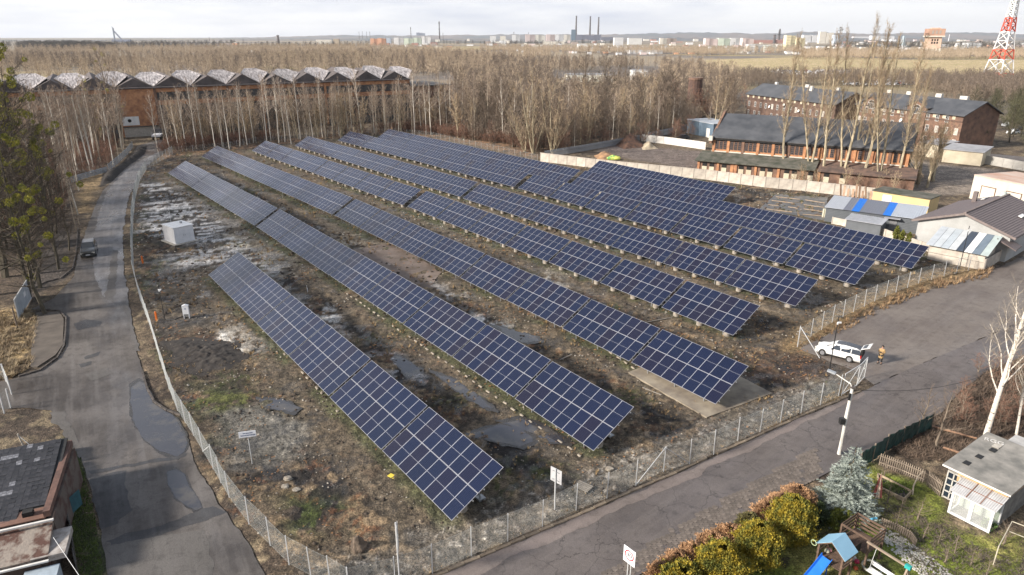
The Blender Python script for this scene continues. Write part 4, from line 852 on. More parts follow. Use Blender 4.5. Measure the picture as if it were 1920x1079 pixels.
# ---- prefabricated concrete wall, every slab a part
M_cw = mat("concrete_panel", (.52, .47, .40), (.33, .29, .25), scale=.8, rough=.92, bump=.3, detail=8, rnd_=.12)
def slabwall(label, P, h=2.0, bay=2.06, m=M_cw, rows=1, name="concrete_wall", th=.1):
    rt = thing(name, label, "wall", P[0]); pts = [p for p, a in walk(P, bay)] + [P[-1]]
    pan = MB().box((bay / 2, 0, h / rows / 2), (bay - .14, th, h / rows - .02)).mesh("wall_slab", m); pm = MB().box((0, 0, h / 2), (.16, .2, h + .05)).mesh("wall_post", m)
    for i in range(len(pts)):
        put("wall_post", pm, rt, pts[i] - P[0])
        if i < len(pts) - 1:
            d = pts[i + 1] - pts[i]
            if d.length < .4: continue
            for r_ in range(rows):
                o = put("wall_slab", pan, rt, pts[i] - P[0] + Vector((0, 0, r_ * h / rows))); o.rotation_euler = (rnd.uniform(-.01, .01), 0, math.atan2(d.y, d.x)); o.scale = (d.length / bay, 1, 1)
    return rt
slabwall("long pale prefabricated concrete wall behind the back panel rows", PX(WALL_A), 2.1, 2.5)
slabwall("whitewashed yard wall joining the left corner of the brick depot", PX([(1203, 265), (1260, 272), (1322, 281)]), 1.95, 2.4, mat("whitewash", (.72, .70, .66), (.55, .52, .47), scale=.6, rough=.9))
slabwall("pale ribbed wall of wide slabs behind the white garages at right", PX([(1822, 304), (1870, 312), (1925, 322), (1990, 334)]), 2.0, 2.4, mat("grey_slab", (.5, .48, .44), (.38, .36, .33), scale=.6, rough=.9))
# grey palisade fence and the slatted fence by the left road
def palisade(label, P, h, m, step=.35, rails=2, name="palisade_fence"):
    rt = thing(name, label, "fence", P[0]); sl = MB().box((0, 0, h / 2), (step * .62, .03, h)).mesh("pale", m); k = 0; st = MB()
    for p, a in walk(P, step):
        k += 1
        if k <= 290: o = put("pale", sl, rt, p - P[0], a)
        else: st.box(p - P[0] + Vector((0, 0, h / 2)), (step * .62, .03, h), a)
    if st.v: tag(st.build("far_pales", m, rt, fix=False), kind='stuff')
    for z in (.35, h - .3):
        mb = MB()
        for i in range(len(P) - 1): mb.bar(P[i] - P[0] + Vector((0, 0, z)), P[i + 1] - P[0] + Vector((0, 0, z)), .05)
        mb.build("rail", m, rt)
    return rt
M_gf = mat("grey_blue_fence", (.33, .36, .39), (.2, .22, .24), scale=1.5, rough=.6)
palisade("grey steel palisade fence between the wood and the yard", PX([(1022, 296), (1100, 283), (1180, 268), (1200, 264)]), 1.7, M_gf, .42)
palisade("grey steel fence running back from the white yard wall to the blue shed", PX([(1203, 263), (1250, 253), (1292, 243)]), 1.8, M_gf, .42)
P_ = PX([(135, 343), (168, 333), (203, 323)]); rt = thing("slatted_fence", "low grey horizontal-slat fence between the birches and the left road", "fence", P_[0])
for i in range(2):
    for z in (.2, .5, .8, 1.1): MB().bar(P_[i] - P_[0] + Vector((0, 0, z)), P_[i + 1] - P_[0] + Vector((0, 0, z)), .04, .2).build("slat", M_gf, rt)
for p, a in walk(P_, 2.4): MB().box(p - P_[0] + Vector((0, 0, .65)), (.1, .1, 1.3)).build("post", M_gf, rt)
P_ = PX([(205, 322), (225, 305), (240, 290), (250, 277)]); rt = thing("slatted_fence", "grey slat fence stepping back above the dark soil bank", "fence", P_[0])
for i in range(3):
    for z in (.3, .7, 1.1, 1.5): MB().bar(P_[i] - P_[0] + Vector((0, 0, z)), P_[i + 1] - P_[0] + Vector((0, 0, z)), .04, .22).build("slat", M_gf, rt)
for p, a in walk(P_, 3): MB().box(p - P_[0] + Vector((0, 0, .85)), (.1, .1, 1.7)).build("post", M_gf, rt)
# ---- blue shed behind the depot, white van-like car beside it
rt = wroot("blue_shed", "slate blue flat-roofed sheet shed left of the brick depot", "shed", at(1289, 250), (at(1345, 262) - at(1289, 250)).normalized())
MB().box((6, 4, 2), (13, 8, 4)).build("wall", mat("slate_blue_sheet", (.12, .17, .22), (.09, .13, .18), rough=.6), rt); MB().box((6, 4, 4.1), (13.4, 8.4, .2)).build("roof", mat("pale_blue_roof", (.42, .45, .48), (.3, .33, .37), scale=.4), rt); MB().box((10.2, -.04, 1.3), (1.6, .08, 2.6)).build("door", M_wfr, rt)
# ---- industrial hall with its gabled glass roofs
H0, H1 = at(98, 172, 13.6), at(743, 150.5, 13.6); hd = Vector((H1.x - H0.x, H1.y - H0.y, 0)); hlen = hd.length; hd.normalize(); pit = hlen / 10
O_ = Vector((H0.x, H0.y, 0)) - hd * pit * 4.5
rt = wroot("industrial_hall", "huge derelict brick hall with a row of white glazed roof gables", "factory hall", O_, hd)
HW = pit * 15; M_hallroof = mat("hall_roof_sheet", (.12, .10, .095), (.06, .05, .048), scale=.3, rough=.85)
M_glz = mat("milky_roof_glazing", (.62, .57, .55), (.17, .15, .145), scale=.9, rough=.6, stretch=(3, .6, 1), rnd_=.2, lo=.4, hi=.7)
MB().box((HW / 2, 30, 6.8), (HW, 60, 13.6)).build("wall", M_brick3, rt)
MB().box((HW / 2, 29, 13.75), (HW + .8, 59.6, .3)).build("flat_roof", M_hallroof, rt)
for i in range(15):
    x_ = pit * (i + .5) + (4.5 - 4.5) ; vx_ = pit * i + pit * .0
    a_, c_ = pit * i + pit * .5, 13.9; apex = a_ + pit * .0; z1 = 16.6 + (.0, .25, -.2, .1)[i % 4]
    b_ = rt
    g = MB().prism([(a_ - pit * .5 + pit, 0, 0)] * 0 or [(a_ - pit * .5 + .05, 1.2, c_), (a_ + pit * .5 - .05, 1.2, c_), (a_, 1.2, z1)], (0, 40, 0)); g.build("roof_gable", M_hallroof, rt)
    v_ = a_ + pit * .5
    gl = MB().prism([(v_, 1.4, c_ + .15), (v_ + pit * .42, 7.5, z1 + .15), (v_ + pit * .16, 13, z1 + 1.25), (v_ - pit * .2, 13, z1 + 1.25), (v_ - pit * .42, 7.5, z1 + .15)], (0, .3, -.12)); gl.build("roof_glazing", M_glz, rt)
    MB().prism([(v_, 1.9, c_), (v_ + pit * .42, 8, z1), (v_ + pit * .2, 13.4, z1 + 1.0), (v_ + pit * .3, 24, c_), (v_ - pit * .3, 24, c_), (v_ - pit * .2, 13.4, z1 + 1.0), (v_ - pit * .42, 8, z1)][:3] + [(v_ - pit * .2, 13.4, z1 + 1.0), (v_ - pit * .42, 8, z1)], (0, 4, -1.5)).build("roof_gable", M_hallroof, rt)
solid = 8
bay_hi = None
for i in range(15):
    x_ = pit * i
    MB().box((x_, -.2, 6.75), (.7, .5, 13.5)).build("pilaster", M_brick3 if i % 2 else M_brick, rt)
    if i == 6: continue          # the blind brick bay at the gate
    for (z0, z1_, nm) in ((10.2, 12.3, "window_band"), (2.6, 8.6, "window_wall")):
        f = MB().box((x_ + pit / 2, -.05, (z0 + z1_) / 2), (pit - .9, .1, z1_ - z0)).build(nm, mat("sooty_glazing", (.07, .068, .065), (.03, .03, .032), scale=.5, rough=.45, detail=8), rt)
        mu = MB()
        for k in range(1, 12): mu.box((x_ + .45 + (pit - .9) * k / 12, -.13, (z0 + z1_) / 2), (.08, .06, z1_ - z0))
        mu.build("mullion", mat("rust_mullion", (.13, .10, .085), (.07, .055, .05)), f)
    MB().box((x_ + pit / 2, -.12, 13.0), (pit - .7, .2, 1.1)).build("brick_band", M_brick, rt); MB().box((x_ + pit / 2, -.12, 9.4), (pit - .7, .2, 1.2)).build("brick_band", M_brick, rt)
    MB().box((x_ + pit / 2, -.16, 1.2), (pit - .7, .2, 2.3)).build("plinth", M_slate2, rt)
bx = pit * 6 + .3; MB().box((bx + pit / 2 - .3, -.2, 8.2), (pit - .4, .4, 10.6)).build("blind_brick_bay", M_brick, rt)
MB().box((bx + pit / 2 - .3, -.2, 1.4), (pit - .4, .4, 2.8)).build("gatehouse_plinth", M_conc, rt); MB().box((bx + pit / 2, -.5, 2.9), (pit + .3, .5, .2)).build("ledge", M_slate2, rt)
bo = thing("billboard", "white billboard with a dark round picture on the hall's brick bay", "sign", rt.location + hd * (bx + 2.2) + Vector((hd.y, -hd.x, 0)) * .5, math.atan2(hd.y, hd.x))
bb_ = MB().box((0, 0, 4.6), (4.4, .12, 2.5)).build("board", mat("faded_poster", (.78, .77, .74), (.62, .63, .62), scale=.8), bo); MB().lathe((0, 0, 0), [(.5, 0), (.5, .05)], 14).build("dark_emblem", M_dark, bb_, (-.3, -.08, 4.7)).rotation_euler = (math.pi / 2, 0, 0)
M_dh = mat("dark_shed_wall", (.12, .10, .09), (.07, .06, .055), scale=.5)
rt = wroot("hall_annex", "lower dark-roofed brick annex at the right end of the long hall", "hall annex", O_ + hd * (HW + .3), hd)
MB().box((8, 12, 5.6), (16, 24, 11.2)).build("wall", M_brick3, rt); MB().box((8, 12, 11.4), (17, 25, .4)).build("roof", M_slate2, rt)
for k in range(4): winc(rt, 2.5 + k * 3.7, 7.5, 2.4, 3.0, y=-.05, fr=M_dh, pane=M_dglass, bars=(3, 3))
rt = wroot("collapsed_lean_to", "half collapsed grey lean-to right of the hall annex", "shed", O_ + hd * (HW + 17.5) + Vector((0, -2, 0)), hd)
MB().prism([(0, 0, 0), (0, 9, 0), (0, 9, 8), (0, 0, 5)], (7, 0, 0)).build("wall", M_dh, rt); MB().prism([(-.4, -.6, 5.0), (-.4, 9.4, 8.2), (-.4, 9.4, 8.4), (-.4, -.6, 5.2)], (8, 0, 0)).build("roof", mat("pale_sheet_roof", (.36, .36, .38), (.2, .2, .21), scale=.6), rt)
# ---- round brick tower among the trees
p = at(1298, 222); rt = thing("brick_tower", "stubby dark brick tower standing among the bare trees", "tower", p)
Ht = hgt(1298, 222, 150); MB().lathe((0, 0, 0), [(2.9, 0), (2.75, Ht * .45), (3.1, Ht * .46), (3.1, Ht * .5), (2.5, Ht * .52), (2.4, Ht)], 16).build("shaft", mat("sooty_brick", (.13, .075, .055), (.06, .04, .035), scale=.6, rough=.95), rt); MB().lathe((0, 0, Ht), [(2.55, 0), (2.55, .7)], 16).build("brick_rim", M_brick3, rt)
# ---- two brick tenements
def tenement(label, P0, P1, depth, h, rh, nwin, floors, gables=(), litw=None, chim=(), seed=0, z0=1.6, fh=3.1):
    d = (P1 - P0); Ln = d.length; d.normalize(); rt = wroot("brick_tenement", label, "apartment house", P0, d); r_ = random.Random(seed)
    gable(rt, Ln, depth, h, rh, M_brick2 if seed == 1 else M_brick3, M_slate, .7)
    for f in range(floors):
        for k in range(nwin):
            x_ = (k + .5) * Ln / nwin
            if r_.random() < .12: continue
            winc(rt, x_ + r_.choice((-.2, .2)), z0 + f * fh, 1.0, 1.75, y=-.06, fr=M_wfr, pane=(M_dglass if r_.random() < .75 else mat("curtained_pane", (.45, .42, .36), (.3, .27, .23))), bars=(1, 1))
    for k in range(nwin): MB().box(((k + .1) * Ln / nwin, -.06, h - .9), (.9, .12, .9)).build("plaster_panel", M_cream, rt)
    MB().box((Ln / 2, -.08, h - 1.7), (Ln, .16, .25)).build("string_course", M_brick2, rt)
    for g_ in gables:
        x_ = g_ * Ln; gg = MB().prism([(x_ - 3, -.5, 0), (x_ + 3, -.5, 0), (x_ + 3, -.5, h + .8), (x_, -.5, h + 2.4), (x_ - 3, -.5, h + .8)], (0, 4, 0)).build("projecting_bay", M_brick3, rt)
        MB().prism([(x_ - 3.5, -.9, h + .65), (x_, -.9, h + 2.55), (x_ + 3.5, -.9, h + .65), (x_ + 3.5, -.9, h + .85), (x_, -.9, h + 2.8), (x_ - 3.5, -.9, h + .85)], (0, 7, 0)).build("bay_roof", M_slate, rt)
        winc(rt, x_, h - .1, 2.3, 1.6, y=-.58, bars=(3, 1), arch=True)
        for k in (-1.2, 1.2):
            for f in range(floors - 0): winc(rt, x_ + k, z0 + f * fh, .95, 1.75, y=-.58)
    for (cx, cy, s) in chim: MB().box((cx * Ln, depth * cy, h + rh * .7 + .9), (s, .8, 2.0)).build("chimney", M_chim, rt)
    for k in range(3): o_d = MB().lathe((0, 0, 0), [(.1, 0), (.45, .12), (.5, .14)], 10).build("satellite_dish", M_wfr, rt, (Ln * (.3 + .17 * k), -.35, 4.6 + (k % 2) * 1.3)); o_d.rotation_euler = (1.2, 0, 0)
    return rt
tenement("long dark brick tenement with white windows left of the poplars", at(1398, 218), at(1560, 246), 13, 8.2, 3.2, 14, 2, (), None, ((.12, .6, 1.2), (.45, .7, 1.6), (.6, .4, 1.2), (.8, .6, 1.6)), 1)
tenement("large red-brown tenement with gabled bays right of the poplars", at(1600, 252), at(1793, 283), 13, 9.0, 3.0, 12, 3, (.15, .60), None, ((.1, .6, 1.3), (.3, .6, 1.5), (.55, .7, 1.8), (.8, .6, 2.2)), 2, z0=1.8, fh=2.9)
# ---- pale garages
for (a, b, dp, h, lab) in (((1765, 304), (1838, 312), 7.5, 3.0, "cream windowless garage block with grey roof at right"), ((1722, 292), (1757, 298), 6, 3.2, "small pale garage half hidden behind the pollarded tree")):
    P0, P1 = at(*a), at(*b); d = (P1 - P0); Ln = d.length; rt = wroot("garage", lab, "garage", P0, d.normalized())
    MB().box((Ln / 2, dp / 2, h / 2), (Ln, dp, h)).build("wall", M_cream, rt); MB().prism([(-.3, -.3, h + .02), (-.3, dp + .3, h + .5), (-.3, dp + .3, h + .7), (-.3, -.3, h + .2)], (Ln + .6, 0, 0)).build("roof", mat("pale_grey_felt", (.34, .34, .35), (.25, .25, .26), scale=.6), rt)
# ---- white building and yellow building
P0, P1 = at(1817, 372), at(1935, 400); d = (P1 - P0); Ln = d.length; d.normalize(); rt = wroot("white_garage_building", "white-rendered building with two framed doors and rusty flat roof", "building", P0, d)
hh = hgt(1817, 372, 330); MB().box((Ln / 2, 5, hh / 2), (Ln, 10, hh)).build("wall", M_pale, rt); MB().box((Ln / 2, 5.1, hh + .12), (Ln + .3, 10, .22)).build("roof", mat("rusty_roof", (.42, .24, .17), (.5, .42, .36), scale=.35, stretch=(.4, 2.5, 1), rough=.85), rt)
for k in (.28, .68):
    dr = MB().box((Ln * k, -.04, 1.35), (2.6, .1, 2.6)).build("garage_door", M_pale, rt); fr_ = MB(); fr_.box((Ln * k - 1.35, -.09, 1.35), (.12, .1, 2.7)).box((Ln * k + 1.35, -.09, 1.35), (.12, .1, 2.7)).box((Ln * k, -.09, 2.72), (2.82, .1, .12)); fr_.build("door_frame", M_brick3, dr)
P0, P1 = at(1633, 384), at(1738, 402); d = (P1 - P0); Ln = d.length; d.normalize(); rt = wroot("yellow_outbuilding", "low yellow outbuilding with a white door by the concrete wall", "outbuilding", P0, d)
MB().box((Ln / 2, 2.2, 1.25), (Ln, 4.4, 2.5)).build("wall", M_yell, rt); MB().box((Ln / 2, 2.2, 2.58), (Ln + .4, 4.8, .14)).build("roof", M_moss, rt); MB().box((Ln * .27, -.04, 1.05), (1.5, .08, 2.1)).build("door", mat("bright_white", (.8, .8, .82)), rt)
# ---- brown-roofed building, gable wall towards the camera
P0, P1 = at(1713, 457), at(1883, 492); d = (P1 - P0); Ln = d.length; d.normalize(); rt = wroot("brown_roofed_building", "grey rendered building with a broad dark brown tiled gable roof", "building", P0, d)
M_brt = mat("brown_tiles", (.15, .118, .112), (.115, .09, .086), scale=2.5, rough=.55, rnd_=.05); M_grw = mat("grey_render", (.42, .42, .41), (.31, .31, .30), scale=.35, rough=.9, detail=7)
BD = 17.0; hw_ = Ln / 2; BH, BR = 3.6, 1.9
MB().prism([(0, 0, 0), (Ln, 0, 0), (Ln, 0, BH), (hw_, 0, BH + BR), (0, 0, BH)], (0, BD, 0)).build("wall", M_grw, rt)
ov_ = .7; sl = BR / hw_
tl = MB().box((0, 0, 0), (1.0, .38, .045)).mesh("roof_tile", M_brt)
for s in (0, 1):
    r = MB(); x0, x1 = (-ov_, hw_) if s == 0 else (Ln + ov_, hw_); z0, z1 = BH - ov_ * sl, BH + BR
    r.prism([(x0, -.5, z0), (x1, -.5, z1), (x1, -.5, z1 + .16), (x0, -.5, z0 + .16)], (0, BD + 1, 0)); slope = r.build("roof_slope", M_brt, rt)
    rb = MB(); Ls = math.hypot(x1 - x0, z1 - z0)
    for k in range(int(Ls / .36)):
        f_ = (k + .5) / (Ls / .36); xx, zz = x0 + (x1 - x0) * f_, z0 + (z1 - z0) * f_ + .185; rb.bar((xx, -.48, zz - .012), (xx, BD + .48, zz - .012), .2, .02)
    tag(rb.build("tile_courses", M_brt, slope), kind='stuff')
MB().bar((hw_, -.55, BH + BR + .2), (hw_, BD + .55, BH + BR + .2), .3, .16).build("ridge_cap", mat("ridge_tiles", (.2, .16, .15), (.14, .11, .1)), rt)
for s in (0, 1):
    x0, x1 = (-ov_, hw_) if s == 0 else (Ln + ov_, hw_); MB().bar((x0, -.53, BH - ov_ * sl + .02), (x1, -.53, BH + BR + .02), .06, .28).build("barge_board", mat("barge_brown", (.2, .16, .15), (.15, .12, .11)), rt)
MB().box((2.5, BD * .78, BH + 1.6), (.55, .55, 1.9)).build("chimney", M_brt, rt); MB().lathe((5.1, BD * .97, BH + 1.6), [(.35, 0), (.5, .3), (.5, .8), (.1, 1.0)], 12).build("vent_cowl", mat("pale_green_metal", (.5, .56, .52), rough=.5), rt)
for (x_, y_, s) in ((3.4, BD * .86, -1), (Ln * .86, BD * .55, 1)):
    z_ = BH + (BR * (x_ / hw_) if s < 0 else BR * ((Ln - x_) / hw_)); o = MB().box((0, 0, .12), (.5, 1.7, .1)).build("skylight", mat("milky_skylight", (.8, .8, .78), rough=.3), rt, (x_, y_, z_ + .22)); o.rotation_euler = (0, -sl * s * -1 if s > 0 else -sl, 0)
sg = MB()
for k in range(16): sg.bar((-.6, k * BD / 16, BH - .25), (.9, k * BD / 16, BH + .22), .08, .05)
for k in (0, .7): sg.bar((-.4 + k, 0, BH - .1 + k * sl), (-.4 + k, BD, BH - .1 + k * sl), .06)
sg.build("snow_guards", M_slate2, rt)
# ---- lean-to with striped metal roof in front of it
P0, P1 = at(1738, 486), at(1841, 507); d = (P1 - P0); Ln = d.length; d.normalize(); rt = wroot("striped_lean_to", "low lean-to with striped metal and glass roof before the grey gable", "lean-to", P0, d)
MB().prism([(0, 0, 0), (0, 4.6, 0), (0, 4.6, 3.3), (0, 0, 2.0)], (Ln, 0, 0)).build("wall", M_cw, rt)
cols = [(.42, .45, .48), (.45, .48, .5), (.4, .44, .47), (.5, .52, .53), (.05, .065, .09), (.74, .75, .75), (.16, .2, .24), (.42, .48, .46)]
for k, c_ in enumerate(cols):
    w_ = (Ln + .8) / 8; x_ = -.4 + k * w_; MB().prism([(x_ + .02, -.45, 2.02), (x_ + .02, 5.0, 3.5), (x_ + .02, 5.0, 3.56), (x_ + .02, -.45, 2.08)], (w_ - .04, 0, 0)).build("roof_sheet", mat("sheet_%d" % k, c_, tuple(v * .85 for v in c_), rough=.35, scale=1), rt)
MB().box((Ln / 2, -.02, 1.0), (Ln, .06, .02)).build("joint", M_dh, rt)
MB().prism([(Ln + .02, 4.0, 3.2), (Ln + 2.2, 4.6, 2.0), (Ln + 2.2, 4.6, 2.15), (Ln + .02, 4.0, 3.4)], (0, 3, 0)).build("side_roof", M_brt, rt)
slabwall("short grey concrete wall running off right of the striped lean-to", PX([(1843, 508), (1872, 490), (1902, 470)]), 1.5, 2.0)
slabwall("low concrete wall behind the last panel row by the metal shed", PX([(1560, 420), (1640, 437), (1740, 472)]), 1.1, 2.2)
# ---- grey metal shed with two blue stripes, small shed in front
M_gs = mat("grey_sheet_wall", (.13, .14, .155), (.10, .11, .12), rough=.5, scale=.8)
P0, P1 = at(1545, 415), at(1722, 440); d = (P1 - P0); Ln = d.length; d.normalize(); rt = wroot("metal_shed", "long dark grey metal shed, roof crossed by two bright blue sheets", "shed", P0, d)
hs = 2.3; MB().prism([(0, 0, 0), (0, 5.4, 0), (0, 5.4, hs + .75), (0, 0, hs)], (Ln, 0, 0)).build("wall", M_gs, rt)
sheets = [(0, .2, (.40, .42, .46)), (.2, .29, (.17, .18, .22)), (.29, .37, (.01, .17, .62)), (.37, .61, (.165, .175, .21)), (.61, .69, (.01, .17, .62)), (.69, 1, (.40, .43, .48))]
for k, (a, b, c_) in enumerate(sheets):
    x_, w_ = -.2 + a * (Ln + .4), (b - a) * (Ln + .4); m_ = mat("shed_sheet_%d" % (k if k not in (2, 4) else 2), c_, tuple(v * .9 for v in c_), rough=.4)
    rs_ = MB().prism([(x_ + .01, -.35, hs + .02), (x_ + .01, 5.7, hs + .84), (x_ + .01, 5.7, hs + .9), (x_ + .01, -.35, hs + .08)], (w_ - .02, 0, 0))
    for q in range(int(w_ / .33)): rs_.bar((x_ + .17 + q * .33, -.34, hs + .1), (x_ + .17 + q * .33, 5.69, hs + .92), .05, .05)
    rs_.build("roof_sheet", m_, rt)
mb = MB()
for k in range(9): mb.box((Ln / 2, -.03, .25 + k * .24), (Ln - .04, .04, .03))
mb.build("cladding_ribs", mat("rib_dark", (.09, .1, .11)), rt)
MB().box((Ln * .73, -.05, .95), (1.0, .08, 1.85)).build("door", mat("grey_door", (.2, .2, .21)), rt); MB().box((Ln * .72, -.5, 2.05), (2.2, .9, .08)).build("door_canopy", M_alu, rt)
P0, P1 = at(1584, 433), at(1648, 444); d = (P1 - P0); Ln = d.length; d.normalize(); rt = wroot("small_metal_shed", "small dark grey shed with pale ribbed roof before the blue-striped shed", "shed", P0, d)
MB().prism([(0, 0, 0), (0, 2.6, 0), (0, 2.6, 2.1), (0, 0, 1.8)], (Ln, 0, 0)).build("wall", M_gs, rt)
rs_ = MB().prism([(-.2, -.3, 1.8), (-.2, 2.7, 2.16), (-.2, 2.7, 2.24), (-.2, -.3, 1.88)], (Ln + .4, 0, 0))
for q in range(int(Ln / .33)): rs_.bar((q * .33, -.28, 1.9), (q * .33, 2.68, 2.26), .05, .05)
rs_.build("roof", mat("pale_ribbed", (.38, .39, .42), rough=.4), rt)
# stacked packs of white and yellow drums
for i, (u, v) in enumerate([(1547, 408), (1556, 411), (1572, 415)]):
    rt = thing("pallet_stack", ["leftmost wrapped pallet of cream tubs by the grey shed", "middle wrapped pallet of yellow tubs by the grey shed", "right wrapped pallet of pale blue tubs by the grey shed"][i], "pallet stack", at(u, v), -.45)
    cc = [(.62, .6, .48), (.62, .56, .2), (.42, .55, .62)][i]; MB().box((0, 0, .07), (1.1, 1.1, .12)).build("pallet", M_wood, rt); tm = MB().lathe((0, 0, 0), [(.15, 0), (.16, .26), (.16, .3)], 8).mesh("tub", mat("tub_%d" % i, cc, tuple(v * .8 for v in cc), rough=.5))
    for a in range(3):
        for b in range(3):
            for c_ in range(4): put("tub", tm, rt, ((a - 1) * .34, (b - 1) * .34, .14 + c_ * .31))
# dark membrane yard with timber battens
tag(sheet("dark_membrane_yard", [(1424, 392), (1455, 364), (1552, 371), (1545, 414), (1480, 402)], .03, mat("dark_membrane", (.075, .078, .082), (.12, .12, .12), scale=.5, rough=.5, rough2=.3), .05, thick=.03), kind='structure')
for i, (a, b) in enumerate([((1455, 369), (1500, 374)), ((1447, 376), (1487, 381)), ((1437, 392), (1485, 398)), ((1440, 384), (1460, 386)), ((1510, 375), (1547, 381)), ((1507, 384), (1545, 389)), ((1507, 392), (1543, 397)), ((1505, 402), (1541, 405)), ((1478, 388), (1496, 391))]):
    tag(MB().bar(at(*a, .1), at(*b, .1), .14, .1).build("batten", mat("fresh_timber", (.38, .29, .21), (.25, .19, .14))), f"pale timber batten, {ordn(i)} of those on the dark membrane yard", "timber batten")
for i in range(9):
    u, v = 1575 + i * 7 + rnd.uniform(-2, 2), 372 + i * 1.2; tag(MB().bar(at(u, v), at(u, v) + Vector((rnd.uniform(-.3, .3), .5, rnd.uniform(1.8, 3.0))), .35, .08).build("leaning_board", mat("old_board", (.45, .3, .2), (.3, .2, .14), rnd_=.3)), "board leaning on the concrete wall near the yellow outbuilding", "board", "boards leaning on the concrete wall")
# ---- half-ruined brick house at the lower left
P0 = at(126, 1090); RB = at(104, 829, 3.2); RF = at(101, 968, 2.7); RL = at(-60, 869, 3.1)
RF.z = RB.z = RL.z = 0; dx_ = (RF - at(-70, 1006, 2.7)); dx_.z = 0; dx_.normalize(); back = (RB - RF); bl = back.length; ang = math.atan2(dx_.y, dx_.x)
rt = thing("ruined_brick_house", "half-ruined red brick house with sooty black tiled roof", "ruined house", RF, ang); rt.scale = (1, 1, .74)
M_soot = mat("sooty_tiles", (.035, .033, .036), (.015, .015, .017), scale=4, rough=.55, rough2=.35, rnd_=.3)
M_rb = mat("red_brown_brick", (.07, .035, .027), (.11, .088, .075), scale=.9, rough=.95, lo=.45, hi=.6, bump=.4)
bl2 = 7.6
MB().box((-5.0, bl2 / 2, 1.75), (9.9, bl2, 3.5)).build("wall", M_rb, rt)
RS = MB().prism([(-10.3, -.05, 3.42), (-10.3, bl2, 4.5), (-10.3, bl2, 4.62), (-10.3, -.05, 3.54)], (10.0, 0, 0)); roof = RS.build("roof", mat("roof_deck", (.02, .02, .021)), rt)
tl2 = MB().box((0, 0, 0), (.31, .40, .03)).mesh("tile", M_soot); M_sn = mat("tile_pale", (.24, .24, .26), (.05, .05, .055), scale=5, rough=.5); tl3 = MB().box((0, 0, 0), (.31, .40, .03)).mesh("tile", M_sn); k = 0
for j in range(19):
    for i in range(15):
        if i > 10 and j < 3: continue
        s_ = .2 + j * .395; z_ = 3.6 + s_ * (1.08 / bl2); pale = vnoise(np.array([i * .45 + 3]), np.array([j * .6]), 5)[0] + rnd.uniform(-.3, .3) > .92
        o = put("tile", tl3 if pale else tl2, rt, (-.75 - (14 - i) * .315, s_, z_ + .03)); o.rotation_euler = (.14 + rnd.uniform(-.09, .09), rnd.uniform(-.05, .05), rnd.uniform(-.02, .02)); k += 1
MB().box((-.28, bl2 / 2, 4.02), (.34, bl2 + .1, .5)).build("parapet", mat("red_coping", (.15, .08, .06), (.08, .045, .036), scale=2), rt).rotation_euler = (0, 0, 0)
MB().box((-1.6, .55, 3.66), (2.4, 1.1, .1)).build("brick_roof_patch", mat("brick_patch", (.19, .10, .07), (.13, .07, .05)), rt); MB().box((-1.3, .6, 3.9), (.5, .4, .4)).build("vent_hole", M_dark, rt)
MB().box((-5.1, -.2, 3.55), (10.2, .14, .14)).build("gutter", M_wfr, rt)
MB().prism([(-10, -.02, 3.3), (-10, -2.3, 2.4), (-10, -2.3, 2.1), (-10, -.02, 3.0)], (9.9, 0, 0)).build("broken_ledge", mat("flaking_plaster", (.26, .22, .185), (.09, .045, .034), scale=1.3, rough=.95, bump=.8, detail=8, lo=.44, hi=.56), rt)
MB().box((-5, -1.15, 1.1), (9.9, 2.2, 2.2)).build("front_wing", M_rb, rt); MB().box((-.1, -1.15, 2.2), (1.6, 2.3, .5)).build("plaster_corner", mat("flaking_plaster2", (.42, .39, .36), (.2,.17,.15), scale=2.5), rt)
MB().box((-5, -2.5, 2.25), (9.9, .14, .12)).build("lower_gutter", M_wfr, rt)
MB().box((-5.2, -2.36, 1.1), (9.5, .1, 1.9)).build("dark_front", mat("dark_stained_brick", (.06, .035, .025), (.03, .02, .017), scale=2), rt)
for k in range(2):
    pl_ = MB().box((-3.4 - 1.15 * k - 1.0, -2.45, 1.75 - .0 * k), (.75, .04, .36)).build("orange_plate", mat("orange_plate", (.72, .42, .14), (.66, .36, .1), rough=.6), rt)
MB().box((-.4, -3.1, .9), (1.6, 1.2, 1.8)).build("pale_blue_tank", mat("pale_blue_tank", (.36, .42, .47), rough=.5), rt)
rt = thing("board_fence", "dark ramshackle board and net fence beside the ruined house", "fence", at(112, 850)); a, b = at(112, 850), at(146, 1078)
for p, a_ in walk([a, at(128, 960), b], .42): o = MB().box((0, 0, .5), (.05, .4, 1.1 + rnd.uniform(-.15, .15))).build("board", mat("dark_board", (.06, .055, .05), (.1, .095, .09), rnd_=.4), rt, p - a); o.rotation_euler = (rnd.uniform(-.1, .1), rnd.uniform(-.1, .1), a_ + 1.57)
MB().box((0, 0, .8), (.05, 2.4, 1.1)).build("teal_tarpaulin", mat("teal_tarp", (.03, .10, .12), (.02, .06, .075)), rt, at(131, 975) - a, -.1)
